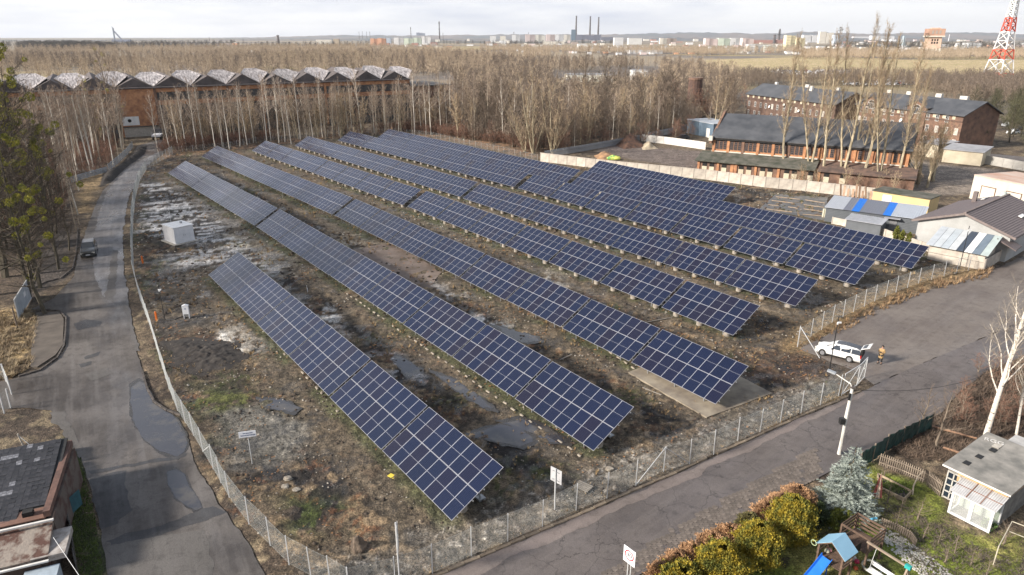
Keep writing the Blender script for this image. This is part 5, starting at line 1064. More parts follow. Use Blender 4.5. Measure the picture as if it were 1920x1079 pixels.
# gate leaf, loose fence bits at the left edge
gA, gB = at(36, 600), at(60, 558); d = gB - gA; rt = thing("metal_gate", "grey sheet-metal gate leaf standing open at the left wood edge", "gate", gA, math.atan2(d.y, d.x)); w_ = d.length
MB().box((w_ / 2, 0, 1.15), (w_, .05, 2.1)).build("sheet_panel", mat("bluish_grey_sheet", (.38, .42, .45), (.27, .3, .34), scale=1.2, rough=.5), rt); mb = MB()
for x_ in (0, w_): mb.box((x_, -.01, 1.15), (.09, .09, 2.3))
for z_ in (.1, 2.25): mb.bar((0, -.01, z_), (w_, -.01, z_), .09)
mb.build("gate_frame", M_post, rt); MB().box((w_ * .6, -.05, 1.4), (.9, .03, .5)).build("notice", M_white, rt)
pole("gate_post", "dark wooden post at the foot of the grey gate leaf", 33, 615, 2.3, .08, mat("brown_post", (.16, .12, .09)), "post")
fence("wire_fence", "short leaning grey fence piece at the left edge by the dry grass", PX([(-20, 690), (12, 716), (22, 740)]), h=1.7, bay=2.2, pw=.08, step=.16)
fence("wire_fence", "short grey fence with bars left of the side road", PX([(-40, 790), (8, 775), (20, 765)]), h=1.7, bay=2.0, pw=.08, step=.2)
MBx = thing("concrete_post", "slim concrete post and leaning stay in the grass by the ruin", "post", at(50, 850)); MB().tube([(0, 0, 0), (-.25, 0, 1.6)], .05, 6).build("shaft", M_conc, MBx); MB().tube([(1.1, -.1, 0), (-.2, 0, 1.4)], .02, 5).build("stay_wire", M_post, MBx)
# excavated mound with something yellow and green, sand heap by the white wall
heap("earth_mound", [(1165, 262), (1202, 266), (1215, 276), (1170, 280), (1150, 272)], 2.2, mat("reddish_earth", (.16, .085, .055), (.05, .032, .025), scale=.8, rough=1), 5, 30)
heap("sand_heap", [(1200, 272), (1222, 271), (1235, 279), (1205, 282)], 1.1, mat("pale_sand", (.46, .38, .27), (.33, .27, .19), scale=.8, rough=1), 6, 20)
heap("orange_mound", [(1112, 292), (1142, 285), (1158, 298), (1125, 303)], .9, mat("orange_earth", (.42, .24, .12), (.2, .12, .07), scale=.8), 7, 20)
boulder("tarpaulin_bundle", 1151, 300, 1.6, 1.0, .9, mat("yellow_green_tarp", (.6, .6, .12), (.1, .3, .1), scale=.9, lo=.4, hi=.55), "yellow and green tarpaulin bundle by the concrete wall", "bundle", 9)
# ================================================================== TREES
def bark(name, c1, c2, scale=3, st=(1, 1, .35), rv=.12): return mat(name, c1, c2, scale=scale, rough=.9, stretch=st, rnd_=rv)
M_birch = mat("birch_bark", (.62, .57, .49), (.10, .085, .07), scale=2.6, rough=.8, stretch=(1, 1, 3.5), lo=.30, hi=.42, rnd_=.18)
M_birch_far = mat("birch_bark_far", (.40, .34, .26), (.17, .13, .10), scale=1.2, rough=.85, stretch=(1, 1, .5), lo=.35, hi=.55, rnd_=.25)
M_bark = bark("grey_brown_bark", (.24, .19, .14), (.11, .085, .065), rv=.25)
M_barkpale = bark("pale_poplar_bark", (.45, .38, .26), (.2, .165, .11))
M_barkdark = bark("dark_mossy_bark", (.12, .10, .065), (.045, .038, .028))
M_twig = mat("brown_twigs", (.22, .165, .12), (.12, .09, .068), scale=.5, rough=.95, rnd_=.42)
M_twigp = mat("pale_twigs", (.44, .33, .21), (.26, .19, .125), scale=.5, rough=.95, rnd_=.22)
M_twigd = mat("dark_twigs", (.10, .075, .055), (.05, .038, .03), scale=.5, rough=.95, rnd_=.25)
M_twigr = mat("reddish_twigs", (.28, .15, .10), (.16, .09, .065), scale=.5, rough=.95, rnd_=.2)
M_twigb = mat("birch_twigs", (.42, .33, .25), (.22, .16, .12), scale=.5, rough=.95, rnd_=.2)
M_mist = mat("mistletoe_leaf", (.40, .36, .04), (.13, .14, .018), scale=1.2, rough=.8, lo=.4, hi=.6)
M_mistd = mat("dark_mistletoe", (.05, .04, .02), (.02, .018, .01), scale=1.2, rough=.9)
class TB:      # fast collector of 3-sided tubes and flat twigs
    def __init__(s): s.v = []; s.f = []
    def seg(s, pts, rs, n=3):
        b = len(s.v); k = len(pts)
        for i, p in enumerate(pts):
            d = (pts[min(i + 1, k - 1)] - pts[max(i - 1, 0)]); d.normalize()
            a = d.orthogonal(); a.normalize(); c = d.cross(a)
            for j in range(n):
                t = 2 * math.pi * j / n; q = p + (a * math.cos(t) + c * math.sin(t)) * rs[i]; s.v.append((q.x, q.y, q.z))
        for i in range(k - 1):
            for j in range(n):
                j2 = (j + 1) % n; s.f.append((b + i * n + j, b + i * n + j2, b + (i + 1) * n + j2, b + (i + 1) * n + j))
    def blade(s, p, q, w, r):
        d = q - p; a = Vector((r.uniform(-1, 1), r.uniform(-1, 1), r.uniform(-1, 1))).cross(d)
        if a.length < 1e-6: return
        a.normalize(); a *= w; b = len(s.v); m = p.lerp(q, .5) + a * r.uniform(-1.5, 1.5)
        for u in (p - a, p + a, m + a * .7, m - a * .7, q): s.v.append((u.x, u.y, u.z))
        s.f.append((b, b + 1, b + 2, b + 3)); s.f.append((b + 3, b + 2, b + 4, b + 4))
    def mesh(s, name, m):
        me = bpy.data.meshes.new(name); me.from_pydata(s.v, [], [f if f[2] != f[3] else f[:3] for f in s.f]); me.materials.append(m); me.update(); return me
def rdir(r, az, el): return Vector((math.cos(az) * math.cos(el), math.sin(az) * math.cos(el), math.sin(el)))
def bare(seed, h, r0, base, spread, nl, nt, tw, upr, mtr, mtw, wob=.04, limbr=.35, forks=1, tl=1.0, lean=0.0, sides=5, hang=0.0, mist=None, name="tree"):
    """returns (trunk mesh, crown mesh, extra mesh)"""
    r = random.Random(seed); T, K = TB(), TB(); tips = []
    for fk in range(forks):
        az0 = r.uniform(0, 6.28); ln = lean + (0.16 * fk + .05 if forks > 1 else 0); pts = []; rs = []; hh = h * (1 - .08 * fk)
        p = Vector((0, 0, -.1)) + (Vector((math.cos(az0), math.sin(az0), 0)) * .12 * fk); n = 9
        for i in range(n + 1):
            t = i / n; pts.append(p.copy()); rs.append(r0 * (1 - t) ** .8 * (1 - .2 * fk) + .018)
            p += Vector((math.cos(az0) * ln + r.gauss(0, wob), math.sin(az0) * ln + r.gauss(0, wob), 1)) * (hh / n)
        T.seg(pts, rs, sides)
        def along(t):
            x = t * n; i = min(int(x), n - 1); return pts[i].lerp(pts[i + 1], x - i)
        for i in range(nl // forks):
            t = base + (1 - base) * ((i + r.random() * .8) / (nl / forks)) * .97; a = i * 2.4 + r.uniform(-.5, .5); el = min(1.25, upr * .82 + r.uniform(-.22, .22) + .25 * t)
            Lb = spread * (1 - .6 * (t - base) / (1 - base + 1e-6)) * r.uniform(.65, 1.15); p = along(t); br = max(r0 * limbr * (1 - t) ** .7, .014); lp = [p.copy()]; q = p.copy(); d = rdir(r, a, el)
            for k in range(4):
                d = (d + Vector((r.gauss(0, .14), r.gauss(0, .14), r.gauss(0.05 - hang, .12) + (.10 if upr > .5 else 0)))).normalized(); q = q + d * Lb / 4; lp.append(q.copy())
            T.seg(lp, [br, br * .75, br * .5, br * .3, .01], 3)
            for k in range(nt):
                u = r.uniform(.15, 1.0) * 4; j = min(int(u), 3); s_ = lp[j].lerp(lp[j + 1], u - j); dd_ = (d + Vector((r.gauss(0, .6), r.gauss(0, .6), r.gauss(.25 - hang * 3, .45)))).normalized(); L1 = tl * r.uniform(.35, 1.0) * max(.6, Lb * .42)
                e_ = s_ + dd_ * L1; K.blade(s_, e_, tw, r); tips.append(e_)
                for z in range(2):
                    m_ = s_.lerp(e_, r.uniform(.3, .8)); K.blade(m_, m_ + (dd_ + Vector((r.gauss(0, .6), r.gauss(0, .6), r.gauss(.1 - hang * 3, .4)))).normalized() * L1 * r.uniform(.4, .8), tw * .7, r)
    ex = None
    if mist:
        X = TB(); nb, rad, cells = mist
        for b in range(nb):
            c_ = r.choice(tips) if b else tips[0]; R_ = rad * r.uniform(.6, 1.25)
            for q in range(cells):
                d = Vector((r.gauss(0, 1), r.gauss(0, 1), r.gauss(0, 1))).normalized(); p = c_ + d * R_ * r.uniform(.35, 1) ** .5; X.blade(p - d * R_ * .12 + Vector((r.uniform(-.1, .1),) * 3), p + d * R_ * .14, R_ * .09, r)
        ex = X
    return T.mesh("trunk", mtr), K.mesh("crown", mtw), ex
def tree_proto(name, **k): return bare(**k)
def plant(name, label, protos, u, v, h=None, group=None, cat="tree", vt=None, z=0, href=None, rz=None, lean=0, W_=None, wide=1.0):
    """protos: (trunk, crown, extra mesh or None, reference height)"""
    tr, cr, ex, h0 = protos; p = W_ if W_ is not None else at(u, v)
    if vt is not None: h = hgt(u, v, vt)
    s = (h or h0) / h0; rt = thing(name, label, cat, (p[0], p[1], z), rnd.uniform(0, 6.28) if rz is None else rz, group); rt.scale = (s * wide, s * wide, s)
    rt.rotation_euler[0] = rnd.gauss(0, .025) + lean; rt.rotation_euler[1] = rnd.gauss(0, .025)
    put("trunk", tr, rt); put("crown", cr, rt)
    if ex: put("mistletoe", ex, rt)
    return rt
def mk(seed, h, mistm=None, **k):
    a, b, c_ = bare(seed, h, **k); return (a, b, c_.mesh("mistletoe", mistm or M_mist) if c_ else None, h)
PB = [mk(10 + i, 15, r0=.13, base=.42, spread=4.2, nl=30, nt=17, tw=.017, upr=.92, mtr=M_birch, mtw=M_twigb, wob=.03, tl=.8, hang=.0) for i in range(4)]
PBs = [mk(20 + i, 14, r0=.10, base=.5, spread=3.2, nl=22, nt=15, tw=.018, upr=.95, mtr=M_birch_far, mtw=M_twigb, wob=.035, tl=.8) for i in range(3)]
PF = [mk(30 + i, 14, r0=.15, base=.22, spread=5.0, nl=36, nt=18, tw=.026, upr=.8, mtr=M_bark, mtw=M_twig, wob=.05, tl=.9) for i in range(4)]
PFp = [mk(40 + i, 13, r0=.13, base=.15, spread=4.4, nl=34, nt=18, tw=.026, upr=.95, mtr=M_barkpale, mtw=M_twigp, wob=.05, tl=.9, forks=2) for i in range(3)]
PFr = [mk(50 + i, 8, r0=.09, base=.08, spread=3.4, nl=30, nt=16, tw=.022, upr=.75, mtr=M_bark, mtw=M_twigr, wob=.06, tl=.9, forks=2) for i in range(2)]
PW_ = [mk(60 + i, 14, r0=.15, base=.04, spread=3.8, nl=55, nt=16, tw=.02, upr=1.12, mtr=M_barkpale, mtw=M_twigp, wob=.05, tl=1.0, forks=5, limbr=.4) for i in range(2)]
PP = [mk(70 + i, 26, r0=.30, base=.26, spread=4.6, nl=60, nt=22, tw=.019, upr=1.2, mtr=M_barkpale, mtw=M_twigp, wob=.05, tl=1.0, forks=(1, 2, 1, 2)[i], mist=((2, .55, 60) if i in (1, 2) else None), mistm=M_mistd) for i in range(4)]
PM = [mk(80 + i, 17, r0=.24, base=.3, spread=6, nl=34, nt=16, tw=.02, upr=.7, mtr=M_bark, mtw=M_twig, wob=.06, tl=.8, mist=(9, .38, 60), mistm=(M_mistd if i else M_mist)) for i in range(2)]
PL = [mk(90 + i, 20, r0=.30, base=.18, spread=7.5, nl=48, nt=20, tw=.016, upr=.45, mtr=M_barkdark, mtw=M_twigd, wob=.06, tl=.9, limbr=.42, mist=(26, .52, 260), mistm=M_mist) for i in range(3)]
PLd = [mk(95 + i, 18, r0=.2, base=.12, spread=5.0, nl=36, nt=18, tw=.018, upr=.7, mtr=M_barkdark, mtw=M_twigd, wob=.06, tl=.9) for i in range(2)]
M_bn = mat('near_birch_bark', (.66, .60, .52), (.07, .055, .045), scale=2.4, rough=.8, stretch=(1.2, 1.2, 5), lo=.36, hi=.44)
PBn = mk(99, 13.5, r0=.145, base=.24, spread=4.2, nl=34, nt=26, tw=.009, upr=1.0, mtr=M_bn, mtw=M_birch_far, wob=.02, tl=.75, limbr=.42, sides=10, lean=.03, forks=1)
PFruit = [mk(101 + i, 5.2, r0=.11, base=.25, spread=2.6, nl=18, nt=12, tw=.010, upr=.55, mtr=M_bark, mtw=M_twig, wob=.10, tl=.7, limbr=.5) for i in range(2)]
PPol = mk(105, 10, r0=.45, base=.42, spread=6.5, nl=60, nt=16, tw=.018, upr=1.12, mtr=M_barkpale, mtw=M_twigp, wob=.05, tl=.7, limbr=.22)
# ---- birch band in front of the hall: px of the feet
r2 = random.Random(42)
G1 = "white birches standing before the derelict hall"
feet = [(300, 286), (322, 287), (335, 281), (352, 282), (368, 279), (385, 277), (403, 282), (418, 276), (433, 281), (448, 275), (462, 272), (478, 268), (500, 271), (507, 265), (521, 268), (536, 266), (548, 270), (562, 262), (575, 258), (590, 262), (604, 258), (612, 255), (637, 256), (641, 254), (655, 252), (659, 251), (680, 252), (702, 250), (719, 248), (746, 250), (753, 250), (777, 252), (789, 250), (798, 252), (808, 253), (824, 252), (836, 250), (848, 246), (865, 250), (940, 268), (965, 272)]
for i, (u, v) in enumerate(feet):
    plant("birch_tree", "slender white birch in the band before the derelict brick hall", r2.choice(PB), u + r2.uniform(-3, 3), v, r2.uniform(12.5, 18.5), G1)
for i in range(150):
    u = r2.uniform(300, 900); v = 284 - (u - 300) * .062 - r2.uniform(2, 16); plant("young_tree", "thin pale young tree in the thicket before the derelict hall", r2.choice(PBs + PFp[:1]), u, v, r2.uniform(8, 15), "thin young trees before the derelict hall")
for i in range(46):      # left wood with tall birches
    u = r2.uniform(60, 235); v = 262 + (235 - u) * .40 + r2.uniform(0, 40) - (12 if u < 120 else 0)
    plant("birch_tree", "tall pale birch in the left wood beside the slatted fence", r2.choice(PB + PBs), u, v, r2.uniform(12, 18), "birches in the left wood by the slatted fence")
for i in range(26): plant("bare_tree", "bare brown tree between the left birches and the hall", r2.choice(PF + PFp), r2.uniform(-30, 235), r2.uniform(262, 285), r2.uniform(9, 14), "brown trees between the left birches and the hall")
for i in range(30):
    u = r2.uniform(75, 150); plant("birch_tree", "thin birch of the young stand left of the left road", r2.choice(PBs + PB[:1]), u, r2.uniform(350, 440), r2.uniform(7, 12), "young birches left of the left road")
# ---- dark mistletoe trees at the left edge
ml = [(-90, 380, 60), (-30, 400, 70), (20, 390, 130), (55, 560, 260), (85, 590, 330), (-40, 470, 60), (10, 520, 95), (48, 470, 150), (-70, 560, 70), (75, 540, 200), (25, 430, 100), (110, 505, 280), (-20, 600, 130), (95, 455, 240), (130, 470, 330), (-110, 500, 60), (60, 420, 130)]
for i, (u, v, vt) in enumerate(ml): plant("mistletoe_tree", "dark bare tree hung with yellow-green mistletoe at the left edge", PL[i % 3] if i not in (9, 11, 14) else PLd[i % 2], u, v, vt=vt, group="dark mistletoe trees at the left edge")
for i in range(30): plant("bare_tree", "dark bare tree standing among the mistletoe trees", PLd[i % 2], r2.uniform(-120, 120), r2.uniform(380, 520), r2.uniform(9, 16), "dark bare trees among the mistletoe trees")
plant("mistletoe_tree", "tree with a round head of mistletoe before the hall gate bay", PM[0], 222, 275, vt=100); plant("mistletoe_tree", "dark-trunked tree with mistletoe clumps left of the billboard", PM[0], 190, 292, vt=150)
# ---- the wood in the middle
cells = []
for i in range(128):
    u = r2.uniform(830, 1262) if i % 9 else r2.uniform(1338, 1370); lo_ = 262 + max(0, (u - 850)) * .11 if u < 1060 else 285 - (u - 1060) * .09; v = lo_ - abs(r2.gauss(0, 20)) - 4
    pr_ = r2.choice(PF + PFp + PF + PB[:1] + PBs); plant("bare_tree", "bare brown tree in the dense wood behind the panel rows", pr_, u, v, r2.choice((r2.uniform(7, 11), r2.uniform(10, 14), r2.uniform(13, 18))), "bare trees of the dense wood behind the rows", wide=r2.uniform(.85, 1.35))
for (u, v, vt) in ((1000, 288, 120), (1035, 288, 150), (985, 285, 165)): plant("willow_clump", ["many-stemmed pale willow clump at the concrete wall's left end, tallest", "right-hand stem clump of the pale willows by the concrete wall", "left-hand low clump of the pale willows by the concrete wall"][(u > 1010) + 2 * (u < 990)], PW_[u % 2], u, v, vt=vt)
for i in range(34): u = r2.uniform(860, 1300); plant("bush", "reddish-brown leafless bush along the edge of the wood", PFr[i % 2], u, (266 + (u - 870) * .12 if u < 1060 else 282 - (u - 1060) * .08) - r2.uniform(0, 8), r2.uniform(3, 6), "reddish bushes along the edge of the wood", "bush", wide=1.5)
for i, (u, v, vt) in enumerate(((1095, 215, 97), (1130, 212, 95), (1170, 208, 98), (1160, 225, 110))): plant("mistletoe_tree", "bare tree dotted with dark mistletoe rising above the wood", PM[1], u, v, vt=vt, group="mistletoe trees rising above the middle wood")
for i, (u, v, h_) in enumerate(((1215, 258, 13), (1232, 258, 12), (1260, 250, 11), (1268, 246, 10), (1330, 240, 8), (1148, 262, 12), (1180, 258, 10))): plant("birch_tree", "white birch at the right edge of the wood by the palisade fence", PB[i % 4], u, v, h_, "birches at the right edge of the wood")
for i in range(30): plant("bare_tree", "bare reddish tree behind the brick tower and tenement", r2.choice(PF + PFr), r2.uniform(1230, 1400), r2.uniform(200, 235), r2.uniform(8, 12), "reddish trees behind the brick tower")
# ---- poplars before the depot
pops = [(1466, 330, 70), (1518, 336, 72), (1544, 340, 62), (1577, 343, 34), (1618, 346, 52), (1648, 350, 66), (1683, 350, 74), (1598, 338, 76), (1697, 340, 130)]
labs = ["tall pale poplar standing alone left of the other poplars", "poplar with dark mistletoe, second of the row before the depot", "poplar third from the left before the depot", "tallest poplar in the middle of the row before the depot", "poplar with ivy-dark lower trunk right of the tallest poplar", "poplar just right of the ivy-dark one", "rightmost tall poplar before the depot's end", "slim poplar behind the tallest one", "short broken-topped tree at the depot's right end"]
for i, (u, v, vt) in enumerate(pops): plant("poplar_tree", labs[i], PP[i % 4], u, v, vt=vt, wide=.85)
for i, (u, v, h_) in enumerate(((1722, 345, 9), (1748, 340, 10), (1712, 352, 7), (1738, 352, 6))): plant("pollard_tree", "pollarded tree with upright shoots right of the brick depot", PPol, u, v, h_, "pollarded trees right of the depot")
for i in range(16): plant("bush", "leafless scrub bush between the concrete wall and the depot annex", PFp[i % 3], r2.uniform(1480, 1720), r2.uniform(344, 362), r2.uniform(2.5, 4.5), "scrub bushes between wall and depot", "bush", wide=1.6)
# ---- trees at the right edge beyond the garages
PG = [mk(110 + i, 12, r0=.2, base=.15, spread=5.5, nl=40, nt=18, tw=.028, upr=.6, mtr=M_barkdark, mtw=mat("olive_twigs", (.10, .095, .045), (.05, .05, .028), scale=.5, rnd_=.25), wob=.05, tl=.9) for i in range(2)]
for i in range(34): plant("bare_tree", "dark olive bare tree of the wood beyond the garages", PG[i % 2], r2.uniform(1815, 2010), r2.uniform(210, 288), r2.uniform(7, 12), "olive trees of the wood beyond the garages")
for i in range(10): plant("bare_tree", "bare tree behind the right tenement", PF[i % 4], r2.uniform(1700, 1830), r2.uniform(196, 212), r2.uniform(7, 10), "bare trees behind the right tenement")
# ---- garden side
plant("birch_tree", "white-barked birch rising beside the felt-roofed garden shed", PBn, 1845, 828, vt=425, rz=2.2)
plant("birch_tree", "second slanting birch at the right picture edge behind the shed", PBn, 1905, 818, 8.5, rz=.4); 
plant("fruit_tree", "small gnarled bare tree beside the green tarpaulin fence", PFruit[0], 1757, 840, 4.6, rz=1.0); plant("fruit_tree", "leaning bare shrub tree behind the green tarpaulin fence", PFruit[1], 1725, 810, 3.4)
for i in range(26): plant("bush", "tangled brown bramble bush on the slope behind the garden", PFr[i % 2], r2.uniform(1790, 2000), r2.uniform(690, 800), r2.uniform(1.0, 2.2), "bramble bushes behind the garden", "bush", wide=1.5)
for i, (u, v) in enumerate([(1655, 895), (1680, 985), (1700, 1000), (1730, 1010), (1760, 1020), (1790, 1035), (1690, 960), (1720, 975), (1665, 945), (1820, 1060), (1770, 1055), (1850, 1080), (1880, 1020)]): plant("shrub", "leafless grey-brown garden shrub by the stony path", PFruit[i % 2], u, v, r2.uniform(.9, 1.5), "leafless garden shrubs by the stony path", "shrub", wide=1.6)
# ---- far woods: one mass each, instanced over real ground
def solo(name, label, proto, u, v, h):
    """a far tree as one mesh: it stands in the wood and serves as the pattern of the far mass"""
    mb = bmesh.new(); mb.from_mesh(proto[0]); mb.from_mesh(proto[1]); me = bpy.data.meshes.new(name); mb.to_mesh(me); mb.free(); me.materials.append(proto[0].materials[0]); me.materials.append(proto[1].materials[0])
    n0 = len(proto[0].polygons); ix = np.ones(len(me.polygons), np.int32); ix[:n0] = 0; me.polygons.foreach_set('material_index', ix)
    o = put(name, me, None, at(u, v)); o.scale = (h / proto[3],) * 3; return tag(o, label, "tree")
Tw = mat("far_brown_twigs", (.30, .235, .175), (.16, .125, .10), scale=.12, rough=.95, detail=2); Tp = mat("far_pale_twigs", (.66, .53, .39), (.38, .30, .215), scale=.12, rough=.95, detail=2); Td = mat("far_dark_twigs", (.09, .08, .07), (.05, .046, .042), scale=.12, rough=.95, detail=2)
Q = [mk(120 + i, 12, r0=.16, base=.12, spread=5.2, nl=26, nt=8, tw=.065, upr=.8, mtr=M_bark, mtw=(Tw, Tp, Tw)[i], wob=.05, tl=1.0) for i in range(3)]
Qd = mk(130, 12, r0=.16, base=.1, spread=5.5, nl=26, nt=8, tw=.10, upr=.5, mtr=M_bark, mtw=Td, wob=.05, tl=1.0)
Qr = mk(140, 5, r0=.05, base=.03, spread=3.2, nl=26, nt=12, tw=.03, upr=.85, mtr=M_bark, mtw=M_twigr, wob=.08, tl=.9, forks=3)
S_r = solo("bush", "reddish leafless bush at the right end of the thicket before the hall", Qr, 870, 262, 4)
S_b = solo("bare_tree", "brown far tree left of centre in the wood behind the hall", Q[0], 700, 118, 12); S_p = solo("bare_tree", "pale far tree in the beige wood behind the hall roofs", Q[1], 300, 112, 12); S_c = solo("bare_tree", "brown far tree in the wood right of centre", Q[2], 1060, 120, 12); S_d = solo("dark_tree", "dark far tree on the rise left of the horizon chimney", Qd, 240, 90, 13)
def mass(name, n, px, src, seed, hmin, hmax, h0=12, falloff=1.2, dref=250, dens=None):
    rg_ = np.random.RandomState(seed); P = [at(*p) for p in px]; xs = [p.x for p in P]; ys = [p.y for p in P]; out = []
    while sum(len(o_) for o_ in out) < n:
        X = rg_.uniform(min(xs), max(xs), n * 4); Y = rg_.uniform(min(ys), max(ys), n * 4); k = (poly_sd(X, Y, P) > 0) & (rg_.rand(len(X)) < np.clip((dref / np.hypot(X, Y)) ** falloff, 0, 1))
        if dens is not None: k &= dens(X, Y) > rg_.rand(len(X))
        out.append(np.stack([X[k], Y[k]], 1))
        if len(out) > 60: break
    XY = np.concatenate(out)[:n]; me = bpy.data.meshes.new(name); n = len(XY); me.vertices.add(n); me.vertices.foreach_set('co', np.concatenate([XY, np.full((n, 1), -.1)], 1).astype(np.float32).ravel())
    for nm, a in (("rz", rg_.uniform(0, 6.28, n)), ("sc", rg_.uniform(hmin, hmax, n) / h0)):
        at_ = me.attributes.new(nm, 'FLOAT', 'POINT'); at_.data.foreach_set('value', a.astype(np.float32))
    o = put(name, me); tag(o, kind='stuff'); ng = bpy.data.node_groups.new(name, 'GeometryNodeTree'); ng.interface.new_socket("Geometry", in_out='INPUT', socket_type='NodeSocketGeometry'); ng.interface.new_socket("Geometry", in_out='OUTPUT', socket_type='NodeSocketGeometry')
    gi, go = ng.nodes.new('NodeGroupInput'), ng.nodes.new('NodeGroupOutput'); m2p = ng.nodes.new('GeometryNodeMeshToPoints'); ip = ng.nodes.new('GeometryNodeInstanceOnPoints'); oi_ = ng.nodes.new('GeometryNodeObjectInfo'); oi_.inputs[0].default_value = src; oi_.transform_space = 'ORIGINAL'
    na1 = ng.nodes.new('GeometryNodeInputNamedAttribute'); na1.data_type = 'FLOAT'; na1.inputs[0].default_value = "rz"; na2 = ng.nodes.new('GeometryNodeInputNamedAttribute'); na2.data_type = 'FLOAT'; na2.inputs[0].default_value = "sc"
    cx = ng.nodes.new('ShaderNodeCombineXYZ'); l = ng.links.new; l(gi.outputs[0], m2p.inputs['Mesh']); l(m2p.outputs[0], ip.inputs['Points']); l(oi_.outputs['Geometry'], ip.inputs['Instance'])
    l([q for q in na1.outputs if q.enabled][0], cx.inputs[2]); l(cx.outputs[0], ip.inputs['Rotation']); c2 = ng.nodes.new('ShaderNodeCombineXYZ'); s_ = [q for q in na2.outputs if q.enabled][0]; [l(s_, c2.inputs[k]) for k in range(3)]; l(c2.outputs[0], ip.inputs['Scale']); l(ip.outputs[0], go.inputs[0])
    md = o.modifiers.new("scatter", 'NODES'); md.node_group = ng; return o
clearing = lambda X, Y: sstep(.40, .50, fbm(X, Y, .006, 4, 900))
GAP_ = PX([(1030, 176), (1035, 140), (1235, 128), (1240, 160), (1130, 178)])
gapd = lambda X, Y: 1 - (poly_sd(X, Y, GAP_) > 0)
HALLB = [(-200, 168), (-200, 118), (330, 110), (700, 112), (940, 116), (940, 158), (870, 160)]
mass("wood_behind_hall", 2600, [(-300, 160), (-300, 108), (350, 106), (900, 112), (960, 124), (900, 148), (400, 152)], S_p, 1, 8, 14, dens=lambda X, Y: .25 + .75 * clearing(X, Y))
mass("brown_wood_behind_hall", 1400, [(-300, 158), (-300, 112), (350, 108), (900, 112), (960, 125), (940, 150), (400, 152)], S_b, 2, 8, 14, dens=clearing)
mass("middle_wood", 1100, [(880, 232), (860, 150), (940, 122), (1280, 128), (1390, 150), (1360, 200), (1280, 225), (1060, 255), (960, 250)], S_b, 3, 7, 12, dref=300, dens=gapd)
mass("middle_wood_pale", 600, [(860, 240), (850, 150), (940, 122), (1300, 126), (1400, 150), (1360, 215), (1060, 262), (960, 256)], S_p, 4, 7, 12, dref=300, dens=gapd)
mass("right_wood", 900, [(1380, 172), (1390, 152), (1920, 158), (2000, 160), (2000, 200), (1830, 196), (1700, 166), (1450, 160)], S_c, 5, 6, 10, dref=350)
mass("thicket_under_mid_wood", 900, [(860, 262), (850, 215), (1060, 215), (1330, 215), (1300, 243), (1060, 280), (1010, 284), (930, 270)], S_c, 6, 3.0, 7.5, dref=400)
mass("pale_copse_beyond_field", 1500, [(1500, 112), (1500, 101), (1950, 100), (1990, 112), (1750, 113)], S_p, 7, 8, 12, dref=900, falloff=.6)
mass("far_left_wood", 2200, [(-400, 112), (-400, 96), (700, 93), (940, 104), (900, 112), (300, 106)], S_p, 8, 9, 15, dref=900, falloff=.8, dens=lambda X, Y: sstep(.42, .5, fbm(X, Y, .003, 4, 905)))
mass("far_dark_wood", 2000, [(-500, 97), (-500, 83), (500, 82), (1000, 82), (2200, 82), (2200, 96), (1000, 92)], S_d, 9, 10, 16, dref=1500, falloff=.6, dens=lambda X, Y: sstep(.5, .56, fbm(X, Y, .0016, 4, 911)))
mass("far_middle_wood", 1500, [(900, 116), (900, 92), (1500, 90), (1500, 104), (1300, 112)], S_p, 10, 8, 13, dref=900, falloff=.7, dens=lambda X, Y: sstep(.45, .52, fbm(X, Y, .004, 4, 921)))

mass("thicket_before_hall", 900, [(300, 290), (330, 268), (560, 258), (860, 236), (1000, 255), (1010, 290), (930, 270), (870, 262), (740, 247), (560, 258), (420, 276)], S_r, 21, 1.5, 3.6, h0=5, dref=500)
mass("thicket_in_left_wood", 500, [(-150, 330), (60, 262), (225, 268), (205, 318), (130, 345), (120, 420), (-100, 520)], S_r, 22, 1.5, 4, h0=5, dref=500)
mass("hall_side_wood", 80, [(300, 282), (330, 250), (860, 232), (1000, 250), (1000, 285), (870, 258), (740, 244), (420, 272)], S_c, 23, 5, 11, dref=500)

mass("dark_wood_strip", 420, [(30, 92), (60, 87), (150, 86), (215, 94), (225, 101), (150, 99), (70, 96)], S_d, 31, 12, 18, dref=1500, falloff=.3)
# ================================================================== VEHICLES
def loft(st, ring, mi=0):
    V = []; Fs = []; n = None
    for s in st:
        rg_ = ring(s); n = len(rg_)
        for (yy, zz) in rg_: V.append((s[0], yy, zz))
    for i in range(len(st) - 1):
        for k in range(n - 1): Fs.append((i * n + k, i * n + k + 1, (i + 1) * n + k + 1, (i + 1) * n + k))
    Fs.append(tuple(range(n))); Fs.append(tuple((len(st) - 1) * n + k for k in range(n - 1, -1, -1)))
    return V, Fs
M_tyre = mat("tyre_rubber", (.02, .02, .02), (.012, .012, .012), rough=.8); M_rim = mat("alloy_rim", (.45, .46, .48), (.3, .3, .32), rough=.35, metal=.6)
M_carw = mat("white_car_paint", (.74, .74, .73), (.68, .67, .65), rough=.25, coat=.6, scale=.8); M_card = mat("dark_grey_car_paint", (.045, .047, .045), (.035, .036, .036), rough=.3, coat=.8, scale=.6)
M_cg = glass("car_glass", (.02, .03, .045), .06); M_trim = mat("black_trim", (.015, .015, .016), (.01, .01, .01), rough=.6)
